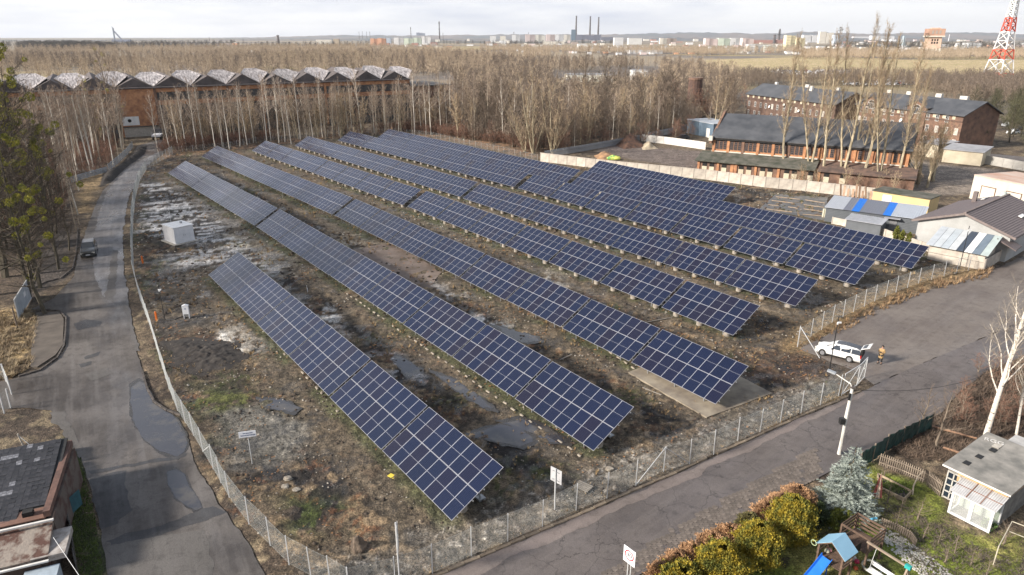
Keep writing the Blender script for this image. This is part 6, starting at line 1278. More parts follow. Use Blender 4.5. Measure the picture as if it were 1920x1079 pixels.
def car(name, label, p, rz, paint, st, belt, hw, wheels, wr, roofm=None, open_tail=False, L=4.6, front_lights=True):
    rt = thing(name, label, "car", p, rz)
    def ring(s):
        x_, zt, w, rw = s; b = min(belt, zt - .03); half = [(w * .86, .2), (w, .36), (w * 1.01, .6), (w * .97, b), (rw, zt - .05), (rw * .8, zt)]
        return [(-a, z) for a, z in half] + [(a, z) for a, z in half[::-1]]
    V, Fs = loft(st, ring); mb = MB(); mb.add(V, Fs); body = mb.build("body", paint, rt, smooth=False)
    bv = body.modifiers.new("bevel", 'BEVEL'); bv.width = .05; bv.segments = 2; bv.limit_method = 'ANGLE'; bv.angle_limit = R(22)
    g = [s for s in st if s[1] > belt + .3]
    for s_ in (-1, 1):
        q = MB(); xa, xb = g[0], g[-1]; k = 3 if L > 4.3 else 2; x0, x1 = xa[0] - .35, xb[0] + .15; w0 = xa[2] * .97
        for i in range(k):
            a, b = x0 + (x1 - x0) * i / k + .04, x0 + (x1 - x0) * (i + 1) / k - .04; ta = a + (.42 if i == 0 else .0); tb = b - (.22 if i == k - 1 else .0); rw_ = xa[3]
            zt_ = xa[1] - .09; yb_, yt = w0 + .012, rw_ + (w0 - rw_) * .12 + .015
            q.add([(a, s_ * yb_, belt + .03), (b, s_ * yb_, belt + .03), (tb, s_ * yt, zt_), (ta, s_ * yt, zt_)], [(0, 1, 2, 3) if s_ < 0 else (3, 2, 1, 0)])
        q.build("side_window", M_cg, rt, fix=False)
        MB().box((g[0][0] - .3, s_ * (w0 + .13), belt + .08), (.14, .2, .13)).build("wing_mirror", paint, rt)
        MB().box(((wheels[0] + wheels[1]) / 2, s_ * (w0 + .02), .32), (wheels[1] - wheels[0] - wr * 2.2, .04, .1)).build("sill", M_trim, rt)
        if front_lights: MB().box((st[0][0] + .12, s_ * hw * .72, .66), (.22, .34, .14)).build("headlight", mat("headlight_lens", (.8, .78, .7), rough=.15), rt)
        MB().box((st[-1][0] - .03, s_ * hw * .86, .8), (.14, .14, .34)).build("tail_light", mat("tail_lamp_red", (.45, .02, .02), rough=.2), rt)
    i0 = st.index(g[0]); a, b = st[i0 - 1], g[0]
    MB().add([(a[0] + .06, -a[2] * .86, a[1] + .03), (a[0] + .06, a[2] * .86, a[1] + .03), (b[0] + .02, b[3] * .9, b[1] - .01), (b[0] + .02, -b[3] * .9, b[1] - .01)], [(0, 1, 2, 3)]).build("windscreen", M_cg, rt, fix=False)
    if roofm:
        rp_ = MB()
        for k in range(len(g) - 1): p_, q_ = g[k], g[k + 1]; rp_.prism([(p_[0] + (.08 if k == 0 else 0), -p_[3] * .8, p_[1] + .004), (q_[0], -q_[3] * .8, q_[1] + .004), (q_[0], q_[3] * .8, q_[1] + .004), (p_[0] + (.08 if k == 0 else 0), p_[3] * .8, p_[1] + .004)], (0, 0, .02))
        rp_.build("roof_panel", roofm, rt)
    for s_ in (-1, 1): MB().bar((g[0][0] + .1, s_ * g[0][3] * .86, g[0][1] + .05), (g[-1][0] - .1, s_ * g[-1][3] * .86, g[-1][1] + .05), .04).build("roof_rail", M_rim, rt)
    for x_ in wheels:
        for s_ in (-1, 1):
            w = MB().tube([(x_, s_ * (hw - .17), wr), (x_, s_ * (hw + .015), wr)], wr, 18).build("wheel", M_tyre, rt); MB().tube([(x_, s_ * (hw + .012), wr), (x_, s_ * (hw + .03), wr)], wr * .68, 14).build("rim", M_rim, w)
            MB().tube([(x_, s_ * (hw - .2), wr + .02), (x_, s_ * (hw + .006), wr + .02)], wr * 1.16, 18).build("wheel_arch", M_trim, rt)
    MB().box((st[0][0] - .01, 0, .42), (.04, .52, .12)).build("number_plate", M_white, rt); MB().box((st[0][0] + .0, 0, .55), (.06, hw * 1.1, .12)).build("grille", M_trim, rt)
    return rt
# white estate car: front at local x=0
c1, c2 = at(1529, 660), at(1611, 681); d = (c2 - c1); d.normalize(); o0 = at(1529, 662) 
st1 = [(0, .58, .62, .5), (.12, .74, .78, .62), (.45, .88, .86, .68), (1.05, 1.04, .89, .68), (1.95, 1.50, .9, .60), (3.0, 1.56, .9, .62), (4.1, 1.50, .88, .60), (4.5, 1.36, .86, .57), (4.66, .78, .84, .6)]
wc = car("estate_car", "white estate car with raised tailgate parked by the gate", o0 - d * .1 + Vector((-d.y, d.x, 0)) * .55, math.atan2(d.y, d.x), M_carw, st1, .95, .9, (.85, 3.6), .33, mat("dark_roof_glass", (.06, .062, .07), (.04, .042, .05), rough=.12), L=4.66)
wc.scale = (.85, .88, .92)
MB().box((4.62, 0, 1.02), (.2, 1.36, .72)).build("boot_opening", M_dark, wc); MB().box((4.4, .3, .75), (.6, .4, .4)).build("boot_luggage", mat("pinkish_bag", (.4, .2, .2)), wc); MB().lathe((4.55, -.25, .75), [(.12, 0), (.14, .2), (.05, .25)], 8).build("boot_ball", M_wfr, wc)
tg = MB().prism([(4.5, -.66, 1.5), (5.35, -.7, 1.92), (5.35, .7, 1.92), (4.5, .66, 1.5)], (0, 0, .07)).build("tailgate", M_carw, wc); MB().prism([(4.6, -.5, 1.625), (5.0, -.55, 1.82), (5.0, .55, 1.82), (4.6, .5, 1.625)], (0, 0, .012)).build("tailgate_window", M_cg, tg)
for s_ in (-1, 1): MB().bar((4.6, s_ * .6, 1.1), (4.95, s_ * .62, 1.7), .025).build("gas_strut", M_trim, wc)
st2 = [(0, .7, .66, .5), (.1, .92, .82, .66), (.45, 1.02, .9, .74), (1.25, 1.12, .92, .76), (1.95, 1.66, .92, .68), (3.1, 1.72, .92, .69), (4.0, 1.66, .9, .67), (4.4, 1.2, .88, .62), (4.5, .8, .86, .6)]
f_, b_p = at(166, 484), at(174, 455); d = (b_p - f_); d.normalize()
sv = car("suv_car", "dark grey off-road car with headlights driving on the left road", f_, math.atan2(d.y, d.x), M_card, st2, 1.08, .92, (.85, 3.45), .38, mat("painted_roof_reflection", (.3, .3, .31), (.24, .24, .25), rough=.3), L=4.4)  # reflection on the dark car's roof is painted as pale grey
# distant van and flatbed by the hall gate
rt = thing("lorry", "white flatbed lorry parked at the hall gate at the road's end", "lorry", at(296, 261), .3); MB().box((0, 0, 1.1), (2.3, 4.6, .5)).build("flatbed", M_white, rt); MB().box((0, 3.2, 1.4), (2.3, 1.8, 2.2)).build("cab", mat("dark_cab", (.05, .05, .055), rough=.4), rt)
for s_ in (-1, 1):
    for y_ in (-1.4, 2.9): MB().tube([(s_ * .8, y_, .45), (s_ * 1.12, y_, .45)], .45, 12).build("wheel", M_tyre, rt)
for z_ in (1.9,): 
    for s_ in (-1, 1): MB().bar((s_ * 1.05, -2.2, 1.3), (s_ * 1.05, -2.2, 2.3), .08).build("stake", M_white, rt)
def simple_car(paint, nm):
    V, Fs = loft([(0, .6, .7, .55), (.3, .85, .85, .68), (1.2, .95, .88, .7), (1.8, 1.4, .88, .62), (3.2, 1.42, .88, .62), (4.0, 1.0, .86, .62), (4.2, .65, .82, .6)], lambda s: [(-s[2], .25), (-s[2], min(.88, s[1] - .02)), (-s[3], s[1]), (s[3], s[1]), (s[2], min(.88, s[1] - .02)), (s[2], .25)])
    mb = MB().add(V, Fs, 0); 
    for s_ in (-1, 1):
        mb.add([(1.3, s_ * .885, .92), (3.8, s_ * .885, .92), (3.3, s_ * .66, 1.36), (1.8, s_ * .66, 1.36)], [(0, 1, 2, 3)], 1)
        for x_ in (.8, 3.3): mb.tube([(x_, s_ * .7, .32), (x_, s_ * .9, .32)], .32, 8, mi=1)
    return mb.mesh(nm, [paint, M_trim])
SCm = [simple_car(mat("paint_" + n_, c_, tuple(v * .9 for v in c_), rough=.3), "parked_car") for n_, c_ in (("silver", (.55, .56, .58)), ("white2", (.75, .75, .75)), ("blue", (.08, .12, .22)), ("dark", (.05, .05, .055)), ("red", (.32, .05, .04)), ("grey", (.25, .26, .27)))]
k = 0; rc = random.Random(8)
for (u0, u1, v0, v1, n_, lab, grp) in ((1452, 1592, 133, 141, 70, "parked car in the car field behind the first tenement", "cars in the field behind the first tenement"), (1590, 1765, 149, 161, 120, "parked car in the crowded yard behind the right tenement", "cars in the yard behind the right tenement"), (1845, 1925, 158, 164, 26, "parked car near the foot of the red and white mast", "cars near the foot of the mast")):
    for i in range(n_):
        p = at(rc.uniform(u0, u1), rc.uniform(v0, v1)); o = put("parked_car", rc.choice(SCm[:2] * 3 + SCm), None, p, rc.choice((.3, 1.87, 3.44)) + rc.uniform(-.1, .1)); tag(o, lab, "car", grp)
for i, (u, v, k_, rz, lab) in enumerate(((1915, 395, 1, 1.2, "white car at the right edge behind the brown roof"), (1918, 425, 1, 1.1, "second white car at the right edge, nearer than the first"), (1905, 445, 3, 1.3, "dark car half hidden right of the brown-roofed building"), (1265, 262, 3, .2, "dark car parked behind the white yard wall"), (1880, 238, 0, .3, "pale car seen between the olive trees at right"), (1890, 252, 1, .4, "white car by the road behind the garages"), (1912, 243, 3, .4, "dark car by the road behind the garages"))):
    tag(put("parked_car", SCm[k_], None, at(u, v), rz), lab, "car")
# ================================================================== PERSON
def skin(name, pts, edges, rad, m, parent, sub=1, root=0):
    me = bpy.data.meshes.new(name); me.from_pydata(pts, edges, []); me.materials.append(m); o = put(name, me, parent); md = o.modifiers.new("skin", 'SKIN'); 
    for i, v in enumerate(me.skin_vertices[0].data) if me.skin_vertices else []: pass
    bpy.context.view_layer.objects.active = o
    if not me.skin_vertices: pass
    for i, r_ in enumerate(rad):
        d_ = me.skin_vertices[0].data[i]; d_.radius = r_ if hasattr(r_, '__len__') else (r_, r_); d_.use_root = (i == root)
    s_ = o.modifiers.new("sub", 'SUBSURF'); s_.levels = sub; s_.render_levels = sub; return o
pp = at(1649, 682); prt = thing("person", "person in a mustard coat and black trousers holding something at chest height", "person", pp, math.atan2(-pp.y, -pp.x) + math.pi / 2 - .3)
M_skin = mat("skin", (.50, .31, .22), (.44, .27, .19)); M_coat = mat("mustard_coat", (.42, .28, .13), (.32, .21, .09), scale=6, rough=.85); M_hair = mat("dark_hair", (.02, .016, .013), (.012, .01, .009), scale=12)
bp = [(0, 0, .95), (0, .01, 1.18), (0, .02, 1.40), (0, 0, 1.50), (0, -.015, 1.60), (0, -.01, 1.72),      # spine, neck, head
      (.10, 0, .90), (.115, -.01, .50), (.12, .02, .09), (.13, -.12, .04), (-.10, 0, .90), (-.13, .0, .50), (-.15, .04, .09), (-.17, -.09, .04),
      (.19, .01, 1.41), (.25, .02, 1.14), (.14, -.22, 1.18), (.09, -.29, 1.22), (-.19, .01, 1.41), (-.25, .02, 1.14), (-.14, -.22, 1.18), (-.09, -.29, 1.22)]
be = [(0, 1), (1, 2), (2, 3), (3, 4), (4, 5), (0, 6), (6, 7), (7, 8), (8, 9), (0, 10), (10, 11), (11, 12), (12, 13), (2, 14), (14, 15), (15, 16), (16, 17), (2, 18), (18, 19), (19, 20), (20, 21)]
br_ = [(.16, .12), (.15, .11), (.16, .11), .055, (.085, .10), (.075, .09), .095, .065, .045, (.04, .035), .095, .065, .045, (.04, .035), .065, .05, .035, (.035, .02), .065, .05, .035, (.035, .02)]
for s_, w_, base_ in ((1, 17, (.09, -.29, 1.22)), (-1, 21, (-.09, -.29, 1.22))):       # five fingers each
    for k, (dx, dy, dz) in enumerate(((.03, -.03, .05), (.02, -.075, .02), (.0, -.085, .0), (-.015, -.08, -.015), (-.03, -.065, -.03))):
        n_ = len(bp); bp.append((base_[0] + s_ * dx * .6 - s_ * .01, base_[1] + dy * .55, base_[2] + dz * .7)); bp.append((base_[0] - s_ * .03 + s_ * dx * .5, base_[1] + dy, base_[2] + dz)); be += [(w_, n_), (n_, n_ + 1)]; br_ += [.009, .008]
body = skin("body", bp, be, br_, M_skin, prt, 1)
tr = skin("trousers", [(0, 0, .93), (.10, 0, .88), (.115, -.01, .50), (.12, .02, .12), (-.10, 0, .88), (-.13, 0, .5), (-.15, .04, .12)], [(0, 1), (1, 2), (2, 3), (0, 4), (4, 5), (5, 6)], [(.17, .13), .11, .085, .07, .11, .085, .07], mat("black_cloth", (.018, .018, .02), (.012, .012, .013)), prt)
ct = skin("coat", [(0, 0, .50), (0, .0, .95), (0, .02, 1.38), (0, .01, 1.48), (.19, .01, 1.40), (.26, .02, 1.13), (.155, -.19, 1.165), (-.19, .01, 1.40), (-.26, .02, 1.13), (-.155, -.19, 1.165)], [(0, 1), (1, 2), (2, 3), (2, 4), (4, 5), (5, 6), (2, 7), (7, 8), (8, 9)], [(.25, .20), (.21, .16), (.2, .14), .085, .09, .07, .055, .09, .07, .055], M_coat, prt)
b = bmesh.new(); bmesh.ops.create_uvsphere(b, u_segments=12, v_segments=8, radius=.115)
for v in b.verts: v.co.z *= 1.0; v.co.y += .02 if v.co.y > 0 else .0
bmesh.ops.delete(b, geom=[v for v in b.verts if v.co.y < -.05 and v.co.z < .03], context='VERTS'); me = bpy.data.meshes.new("hair"); b.to_mesh(me); b.free(); me.materials.append(M_hair); put("hair", me, prt, (0, .0, 1.70))
for s_ in (-1, 1): MB().box((s_ * .035 + 0, -.105, 1.665), (.018, .01, .01)).build("eye", M_dark, prt); MB().box((s_ * .14, -.05, .04), (.09, .27, .08)).build("shoe", M_trim, prt)
MB().box((0, -.125, 1.635), (.02, .03, .04)).build("nose", M_skin, prt); MB().box((0, -.112, 1.60), (.045, .01, .01)).build("mouth", mat("lips", (.4, .16, .14)), prt)
rcb = MB().box((0, -.36, 1.25), (.16, .05, .10)).build("remote_controller", M_trim); rcb.location = prt.location; rcb.rotation_euler = prt.rotation_euler; tag(rcb, "small dark device held by the person in the mustard coat", "device")
# ================================================================== LAMP POLE AND CABLES
pb_ = at(1573, 852); ph = hgt(1573, 852, 727); rt = thing("lamp_pole", "white concrete pole with a street lamp arm beside the blue spruce", "street lamp", pb_)
ph = 7.6; pt_ = at(1603, 727, ph)
ph = min(7.6, hgt(1573, 852, 727)); M_pole = mat("whitewashed_pole", (.66, .64, .60), (.50, .48, .44), scale=1.2, rough=.85)
MB().tube([(0, 0, -.2), (0, 0, ph * .5), (0.05, 0, ph)], [.15, .125, .10], 10).build("shaft", M_pole, rt); hd_ = at(1561, 699, ph + .7) - Vector((pb_.x, pb_.y, 0)); 
MB().tube([(0.05, 0, ph - .1), (-.1, .05, ph + .25), (hd_.x * .9, hd_.y * .9, hd_.z)], [.05, .045, .03], 8).build("lamp_arm", M_pole, rt)
MB().bar((hd_.x * .85, hd_.y * .85, hd_.z), (hd_.x * 1.25, hd_.y * 1.25, hd_.z + .08), .28, .12).build("lamp_head", mat("lamp_housing", (.36, .38, .4), rough=.4), rt)
MB().box((-.28, -.1, ph * .52), (.34, .3, .42)).build("junction_box", M_trim, rt); MB().box((-.12, -.14, ph * .88), (.12, .12, .5)).build("insulator", M_trim, rt); MB().box((0.05, 0, ph + .03), (.3, .3, .1)).build("cap", M_dh, rt)
e_ = at(1990, 640, 5.2); a_ = Vector((pb_.x, pb_.y, ph - .2)); tag(MB().tube([a_.lerp(e_, t) - Vector((0, 0, 1.6 * math.sin(math.pi * t))) for t in [k / 14 for k in range(15)]], .018, 4).build("overhead_cable", M_trim), "thin dark overhead cable running right from the white lamp pole", "cable")
p0_, p1_ = at(100, 1008, 3.0), at(205, 1004, 3.0); far_ = Vector((-10, 16, 5)); tag(MB().tube([p0_, (p0_ + far_) / 2 + Vector((0, 0, -.4)), far_], .012, 4).build("overhead_cable", M_post), "thin pale cable crossing from the ruined brick house over the road", "cable")
# ================================================================== GARDEN
def leafy(n, shape, sz, seed, vert=.5, lmin=.6):
    """n leaf faces spread through a volume; shape(r) gives point and outward direction"""
    r = np.random.RandomState(seed); P, Nn = shape(r, n); t = np.cross(Nn, r.normal(size=(n, 3))); t /= np.linalg.norm(t, axis=1)[:, None] + 1e-9
    up = Nn * (1 - vert) + np.array([0, 0, vert]) + r.normal(size=(n, 3)) * .35; up /= np.linalg.norm(up, axis=1)[:, None]
    t = np.cross(up, r.normal(size=(n, 3))); t /= np.linalg.norm(t, axis=1)[:, None] + 1e-9; s = sz * r.uniform(lmin, 1.3, n)[:, None]
    V = np.stack([P - t * s * .5, P + t * s * .5, P + up * s * 1.5 + t * s * .2, P + up * s * 1.3 - t * s * .3], 1).reshape(-1, 3); i = np.arange(n)[:, None] * 4
    return V, np.concatenate([i, i + 1, i + 2, i + 3], 1)
def egg(rx, ry, h, lump=.17, pointy=.0, seed=0):
    def f(r, n):
        z = r.beta(1.6, 1.4, n); a = r.uniform(0, 2 * np.pi, n); prof = np.sin(np.pi * np.clip(z * .93 + .05, 0, 1)) ** (.55 + pointy) * (1 - pointy * z)
        lum = 1 + lump * (np.sin(a * 3 + z * 9 + seed) + np.sin(a * 7 - z * 14 + seed * 2) * .6 + r.uniform(-.4, .4, n)); q = prof * lum * (1 - .35 * r.rand(n) ** 2 + .30 * r.rand(n) ** 7)
        P = np.stack([np.cos(a) * rx * q, np.sin(a) * ry * q, z * h], 1); Nn = np.stack([np.cos(a), np.sin(a), (z - .45) * 1.6], 1); return P, Nn / np.linalg.norm(Nn, axis=1)[:, None]
    return f
M_thu = mat("golden_thuja", (.34, .25, .02), (.10, .11, .018), scale=2.2, rough=.85, lo=.4, hi=.6); M_thus = mat("shaded_thuja_core", (.05, .055, .012), (.03, .03, .01), rough=1)
def shrub(name, label, u, v, vt, wpx, m, n, sz, seed, pointy=0, cat="shrub", group=None, vert=.7):
    p = at(u, v); h = hgt(u, v, vt); dist_ = math.sqrt(p.x ** 2 + p.y ** 2 + HC ** 2); rx = wpx / F * dist_ / 2; rt = thing(name, label, cat, p, 0, group)
    V, Fc = leafy(n, egg(rx, rx, h, seed=seed, pointy=pointy), sz, seed, vert); put("foliage", np_mesh("foliage", V, Fc, m), rt)
    MB().tube([(0, 0, 0), (0, 0, h * .6)], [.06, .02], 5).build("trunk", M_barkdark, rt); return rt
shrub("thuja_shrub", "golden thuja nearest the blue spruce, largest of the row", 1480, 1018, 935, 64, M_thu, 22000, .062, 1)
shrub("thuja_shrub", "golden thuja in the middle of the row along the hedge", 1417, 1058, 985, 66, M_thu, 22000, .062, 2)
shrub("thuja_shrub", "golden thuja left of the middle one, cut by the picture edge", 1347, 1100, 1026, 76, M_thu, 22000, .062, 3)
shrub("thuja_shrub", "golden thuja at the lower left end of the row", 1275, 1130, 1068, 80, M_thu, 11000, .085, 4)
M_cop = mat("copper_beech_leaf", (.46, .27, .14), (.20, .11, .06), scale=1.5, rough=.85, lo=.4, hi=.6)
for i, (u, v, vt, w_) in enumerate([(1492, 962, 915, 50), (1463, 975, 930, 50), (1435, 990, 946, 46), (1400, 1008, 965, 36), (1365, 1030, 990, 50), (1335, 1045, 1004, 50), (1300, 1062, 1025, 46), (1268, 1080, 1040, 44), (1236, 1098, 1060, 40)]):
    shrub("hedge_bush", f"copper-leaved hedge bush, {ordn(i)} from the spruce along the road", u, v, vt, w_, M_cop if i != 3 else mat("olive_hedge", (.16, .14, .05), (.08, .07, .03)), 7500, .06, 20 + i, vert=.2, group="copper-leaved hedge bushes along the road")
shrub("evergreen_bush", "low yellow-green bush under the blue spruce", 1578, 992, 962, 40, mat("yellow_green_leaf", (.22, .24, .03), (.09, .10, .02)), 2600, .07, 41, vert=.1)
shrub("evergreen_bush", "dark green laurel-like bush left below the spruce", 1520, 975, 945, 50, mat("dark_green_leaf", (.05, .075, .02), (.025, .035, .012)), 3200, .08, 42, vert=.1)
for i, (u, v) in enumerate(((1678, 452), (1690, 455), (1702, 459))): shrub("thuja_sapling", ["leftmost and thinnest thuja sapling before the metal shed", "middle thuja sapling before the metal shed", "rightmost thuja sapling before the metal shed"][i], u, v, v - (27 if i == 0 else 22), 10, mat("young_thuja", (.16, .17, .02), (.09, .09, .02)), 700, .13, 50 + i, pointy=.5)
# blue spruce
sp = at(1581, 962); sh_ = hgt(1581, 962, 832); rt = thing("blue_spruce", "silvery blue spruce standing by the lamp pole at the garden corner", "spruce tree", sp)
MB().tube([(0, 0, 0), (0, 0, sh_ * .97)], [.14, .02], 8).build("trunk", M_barkdark, rt); rS = random.Random(31); K = TB(); nW = 30
for w_ in range(nW):
    t = w_ / nW; z0 = sh_ * (.04 + .94 * t); Rr = 2.15 * (1 - t) ** .82 * (1 if w_ % 2 else .86) + .1
    for k in range(int(17 * (1 - t)) + 5):
        a = rS.uniform(0, 6.28); L_ = Rr * rS.uniform(.75, 1.12); dr_ = Vector((math.cos(a), math.sin(a), 0)); sd_ = Vector((-math.sin(a), math.cos(a), 0)); nk = max(3, int(L_ * 15))
        for j in range(nk):
            q = .25 + .75 * (j + rS.random()) / nk; c_ = dr_ * (L_ * q) + Vector((0, 0, z0 - .22 * L_ * q + .16 * L_ * q * q * q))
            wd = (1 - q * .55) * .30 * min(1, Rr)
            for s_ in (-1, 1, 0): e_ = c_ + (sd_ * s_ * wd * .8 + dr_ * .13 + Vector((0, 0, rS.uniform(-.08, .12)))) * rS.uniform(.5, 1.3); K.blade(c_, e_, .022, rS)
put("needles", K.mesh("needles", mat("blue_spruce_needle", (.37, .41, .37), (.15, .18, .155), scale=5, rough=.85, lo=.38, hi=.6)), rt)
# garden shed with felt roof, glazed porch
SL, SR = at(1765, 931), at(1873, 985); fd = (SR - SL); sw = fd.length; fd.normalize(); rt = thing("garden_shed", "garden shed with patched grey felt roof and eight-pane window", "shed", SL, math.atan2(fd.y, fd.x))
SH = 2.35; M_osb = mat("chipboard", (.50, .33, .17), (.30, .19, .10), scale=7, rough=.85, detail=8); sdp = 5.4
MB().prism([(0, 0, 0), (0, sdp, 0), (0, sdp, SH + .25), (0, 0, SH)], (sw, 0, 0)).build("wall", mat("grey_plaster_wall", (.22, .21, .19), (.10, .095, .085), scale=1.2, rough=.9, detail=8), rt)
MB().box((sw / 2 + .3, -.03, SH - .38), (sw - .6, .05, .72)).build("chipboard_fascia", M_osb, rt); MB().box((sw + .02, 1.2, SH - .2), (.05, 2.4, .5)).build("chipboard_side", M_osb, rt)
M_felt = mat("patched_felt", (.30, .28, .25), (.14, .135, .12), scale=.9, rough=.8, detail=9, rough2=.5, bump=.2)
rf = MB().prism([(-.25, -.35, SH + .02), (-.25, sdp + .2, SH + .3), (-.25, sdp + .2, SH + .4), (-.25, -.35, SH + .12)], (sw + .5, 0, 0)).build("roof", M_felt, rt)
for k, (x_, y_) in enumerate(((.6, .9), (.75, 2.2), (.95, 3.6))): MB().box((x_, y_, SH + .16 + y_ * .05), (.35, .5, .03)).build("dark_patch", M_trim, rf)
MB().box((.9, 4.3, SH + .38), (.4, .7, .02)).build("pale_patch", M_conc, rf); MB().box((sw / 2, -.37, SH + .06), (sw + .5, .03, .1)).build("edge_trim", M_wfr, rf)
text_mesh("roof_lettering", "RGG", .55, M_wfr, rf, (.05, 4.35, SH + .385), (0.05, 0, .3))
wf = MB()
for i in range(3): wf.box((.06 + i * .36, -.05, 1.05), (.07, .08, 2.0))
for j in range(5): wf.box((.42, -.05, .12 + j * .47), (.8, .08, .07))
wfo = wf.build("window_frame", mat("grey_white_paint", (.5, .48, .44), (.35, .33, .3)), rt)
for i in range(2):
    for j in range(4): MB().box((.24 + i * .36, -.025, .355 + j * .47), (.28, .03, .39)).build("pane", M_cg, wfo)
MB().box((sw * .72, -.06, SH - .42), (.5, .04, .22)).build("small_window", M_cg, rt)
px0 = .98; pw_ = sw - px0; pdp = 1.35; pr_ = thing("glazed_porch", "white framed glass porch with translucent ribbed roof on the shed", "porch", SL + fd * px0 + Vector((fd.y, -fd.x, 0)) * pdp, math.atan2(fd.y, fd.x))
M_wp = mat("white_paint", (.68, .68, .68), (.60, .60, .60), rough=.4); fr_ = MB(); ph_ = 1.6
for x_, w_ in ((.07, .14), (pw_ / 2, .2), (pw_ - .07, .14)): fr_.box((x_, .05, ph_ / 2), (w_, .1, ph_))
for z_ in (.07, ph_ - .05): fr_.box((pw_ / 2, .045, z_), (pw_, .11, .12))
for x_ in (.05, pw_ - .05): fr_.bar((x_, .1, .08), (x_, pdp, .08), .08); fr_.bar((x_, .1, ph_), (x_, pdp, ph_ + .38), .08); fr_.bar((x_, pdp - .05, .08), (x_, pdp - .05, ph_ + .36), .08)
fr_.build("frame", M_wp, pr_); gl_ = bpy.data.materials.new("clear_pane"); gl_.use_nodes = True; b_ = gl_.node_tree.nodes['Principled BSDF']; b_.inputs['Base Color'].default_value = (.9, .93, .92, 1); b_.inputs['Roughness'].default_value = .03; b_.inputs['Alpha'].default_value = .16
for x_ in (.25 * pw_ + .02, .75 * pw_ - .02): MB().box((x_, .05, ph_ / 2), (pw_ / 2 - .24, .012, ph_ - .2)).build("glass_pane", gl_, pr_)
for x_ in (.05, pw_ - .05): MB().prism([(x_, .12, .12), (x_, pdp - .1, .12), (x_, pdp - .1, ph_ + .3), (x_, .12, ph_ - .04)], (.01, 0, 0)).build("glass_pane", gl_, pr_)
rr_ = MB().prism([(-.1, -.12, ph_ + .02), (-.1, pdp, ph_ + .42), (-.1, pdp, ph_ + .45), (-.1, -.12, ph_ + .05)], (pw_ + .2, 0, 0))
rfo = rr_.build("ribbed_roof", mat("translucent_roofing", (.44, .43, .43), (.34, .33, .33), rough=.3), pr_); rb_ = MB()
for k in range(22): rb_.bar((-.08 + k * (pw_ + .16) / 21, -.11, ph_ + .06), (-.08 + k * (pw_ + .16) / 21, pdp - .01, ph_ + .46), .05, .03)
for k in range(1, 3): rb_.bar((k * pw_ / 3, -.11, ph_ + .08), (k * pw_ / 3, pdp - .01, ph_ + .48), .05, .05, mi=1)
rb_.bar((-.1, pdp * .45, ph_ + .26), (pw_ + .1, pdp * .45, ph_ + .26), .05, .05, mi=1); rb_.build("roof_ribs", [mat('roof_rib_grey', (.5, .5, .5), (.4, .4, .4)), mat("rusty_strap", (.25, .14, .1))], rfo)
MB().box((pw_ / 2, pdp - .03, .95), (pw_ - .1, .03, 1.9)).build("pale_green_lining", mat("pale_green_wall", (.34, .39, .31), (.27, .32, .25)), pr_); MB().box((pw_ / 2, pdp / 2, .03), (pw_ - .15, pdp - .15, .05)).build("floor", mat("porch_floor", (.2, .19, .17)), pr_)
pot = thing("potted_plant", "dark flower pot with green leaves inside the glass porch", "potted plant", pr_.location + fd * (pw_ * .78) + Vector((-fd.y, fd.x, 0)) * .6); MB().lathe((0, 0, .05), [(.15, 0), (.22, .3), (.24, .34)], 12).build("pot", M_trim, pot); V, Fc = leafy(260, egg(.3, .3, .5, seed=3), .08, 77, .2); o = put("leaves", np_mesh("leaves", V, Fc, mat("pot_leaf", (.08, .14, .03))), pot, (0, 0, -.02)); o.location = (0, -.35, .05)
s2 = at(1868, 850, 2.2); rt = thing("felt_roofed_hut", "pale flat-roofed hut at the right edge behind the garden shed", "hut", (s2.x, s2.y, 0), math.atan2(fd.y, fd.x))
MB().box((1.6, 1.6, 1.1), (3.2, 3.2, 2.2)).build("wall", mat("hut_wall", (.25, .23, .2)), rt); h2 = MB().box((1.6, 1.6, 2.26), (3.6, 3.6, .1)).build("roof", mat("pale_felt", (.48, .47, .45), (.34, .33, .32), scale=1.2), rt); MB().box((1.2, 2.0, 2.34), (.4, .3, .06)).build("roof_hatch", M_trim, h2)
# picket fence, raised bed, poles, tarpaulin fence
M_pk = mat("weathered_picket", (.26, .21, .16), (.13, .10, .08), scale=4, rough=.9, rnd_=.2); pkm = MB().prism([(-.03, 0, 0), (.03, 0, 0), (.03, 0, .92), (0, 0, 1.0), (-.03, 0, .92)], (0, .02, 0)).mesh("picket", M_pk)
def pickets(label, P, h=1.0, step=.13, cat="fence", nm="picket_fence"):
    rt = thing(nm, label, cat, P[0])
    for p, a in walk(P, step): o = put("picket", pkm, rt, p - P[0] + Vector((0, 0, rnd.uniform(-.02, .04))), a); o.scale = (1, 1, h)
    for z_ in (.25, .75):
        mb = MB()
        for i in range(len(P) - 1): d_ = P[i + 1] - P[i]; mb.bar(P[i] - P[0] + Vector((0, .03, z_ * h)), P[i + 1] - P[0] + Vector((0, .03, z_ * h)), .04, .07)
        mb.build("rail", M_pk, rt)
pickets("weathered picket fence behind the raised bed", PX([(1648, 873), (1690, 888), (1732, 906)])); pickets("picket gate between the picket fence and the garden shed", PX([(1737, 911), (1763, 932)]), 1.15, .12, "gate", "picket_gate")
rb4 = PX([(1645, 893), (1708, 926), (1694, 940), (1648, 918)]); rt = thing("raised_bed", "timber-edged vegetable bed of dark soil and greens on the lawn", "raised bed", rb4[0])
for i in range(4): MB().bar(rb4[i] - rb4[0] + Vector((0, 0, .12)), rb4[(i + 1) % 4] - rb4[0] + Vector((0, 0, .12)), .06, .26).build("edge_board", mat("bed_board", (.42, .33, .22), (.25, .19, .13), scale=3), rt)
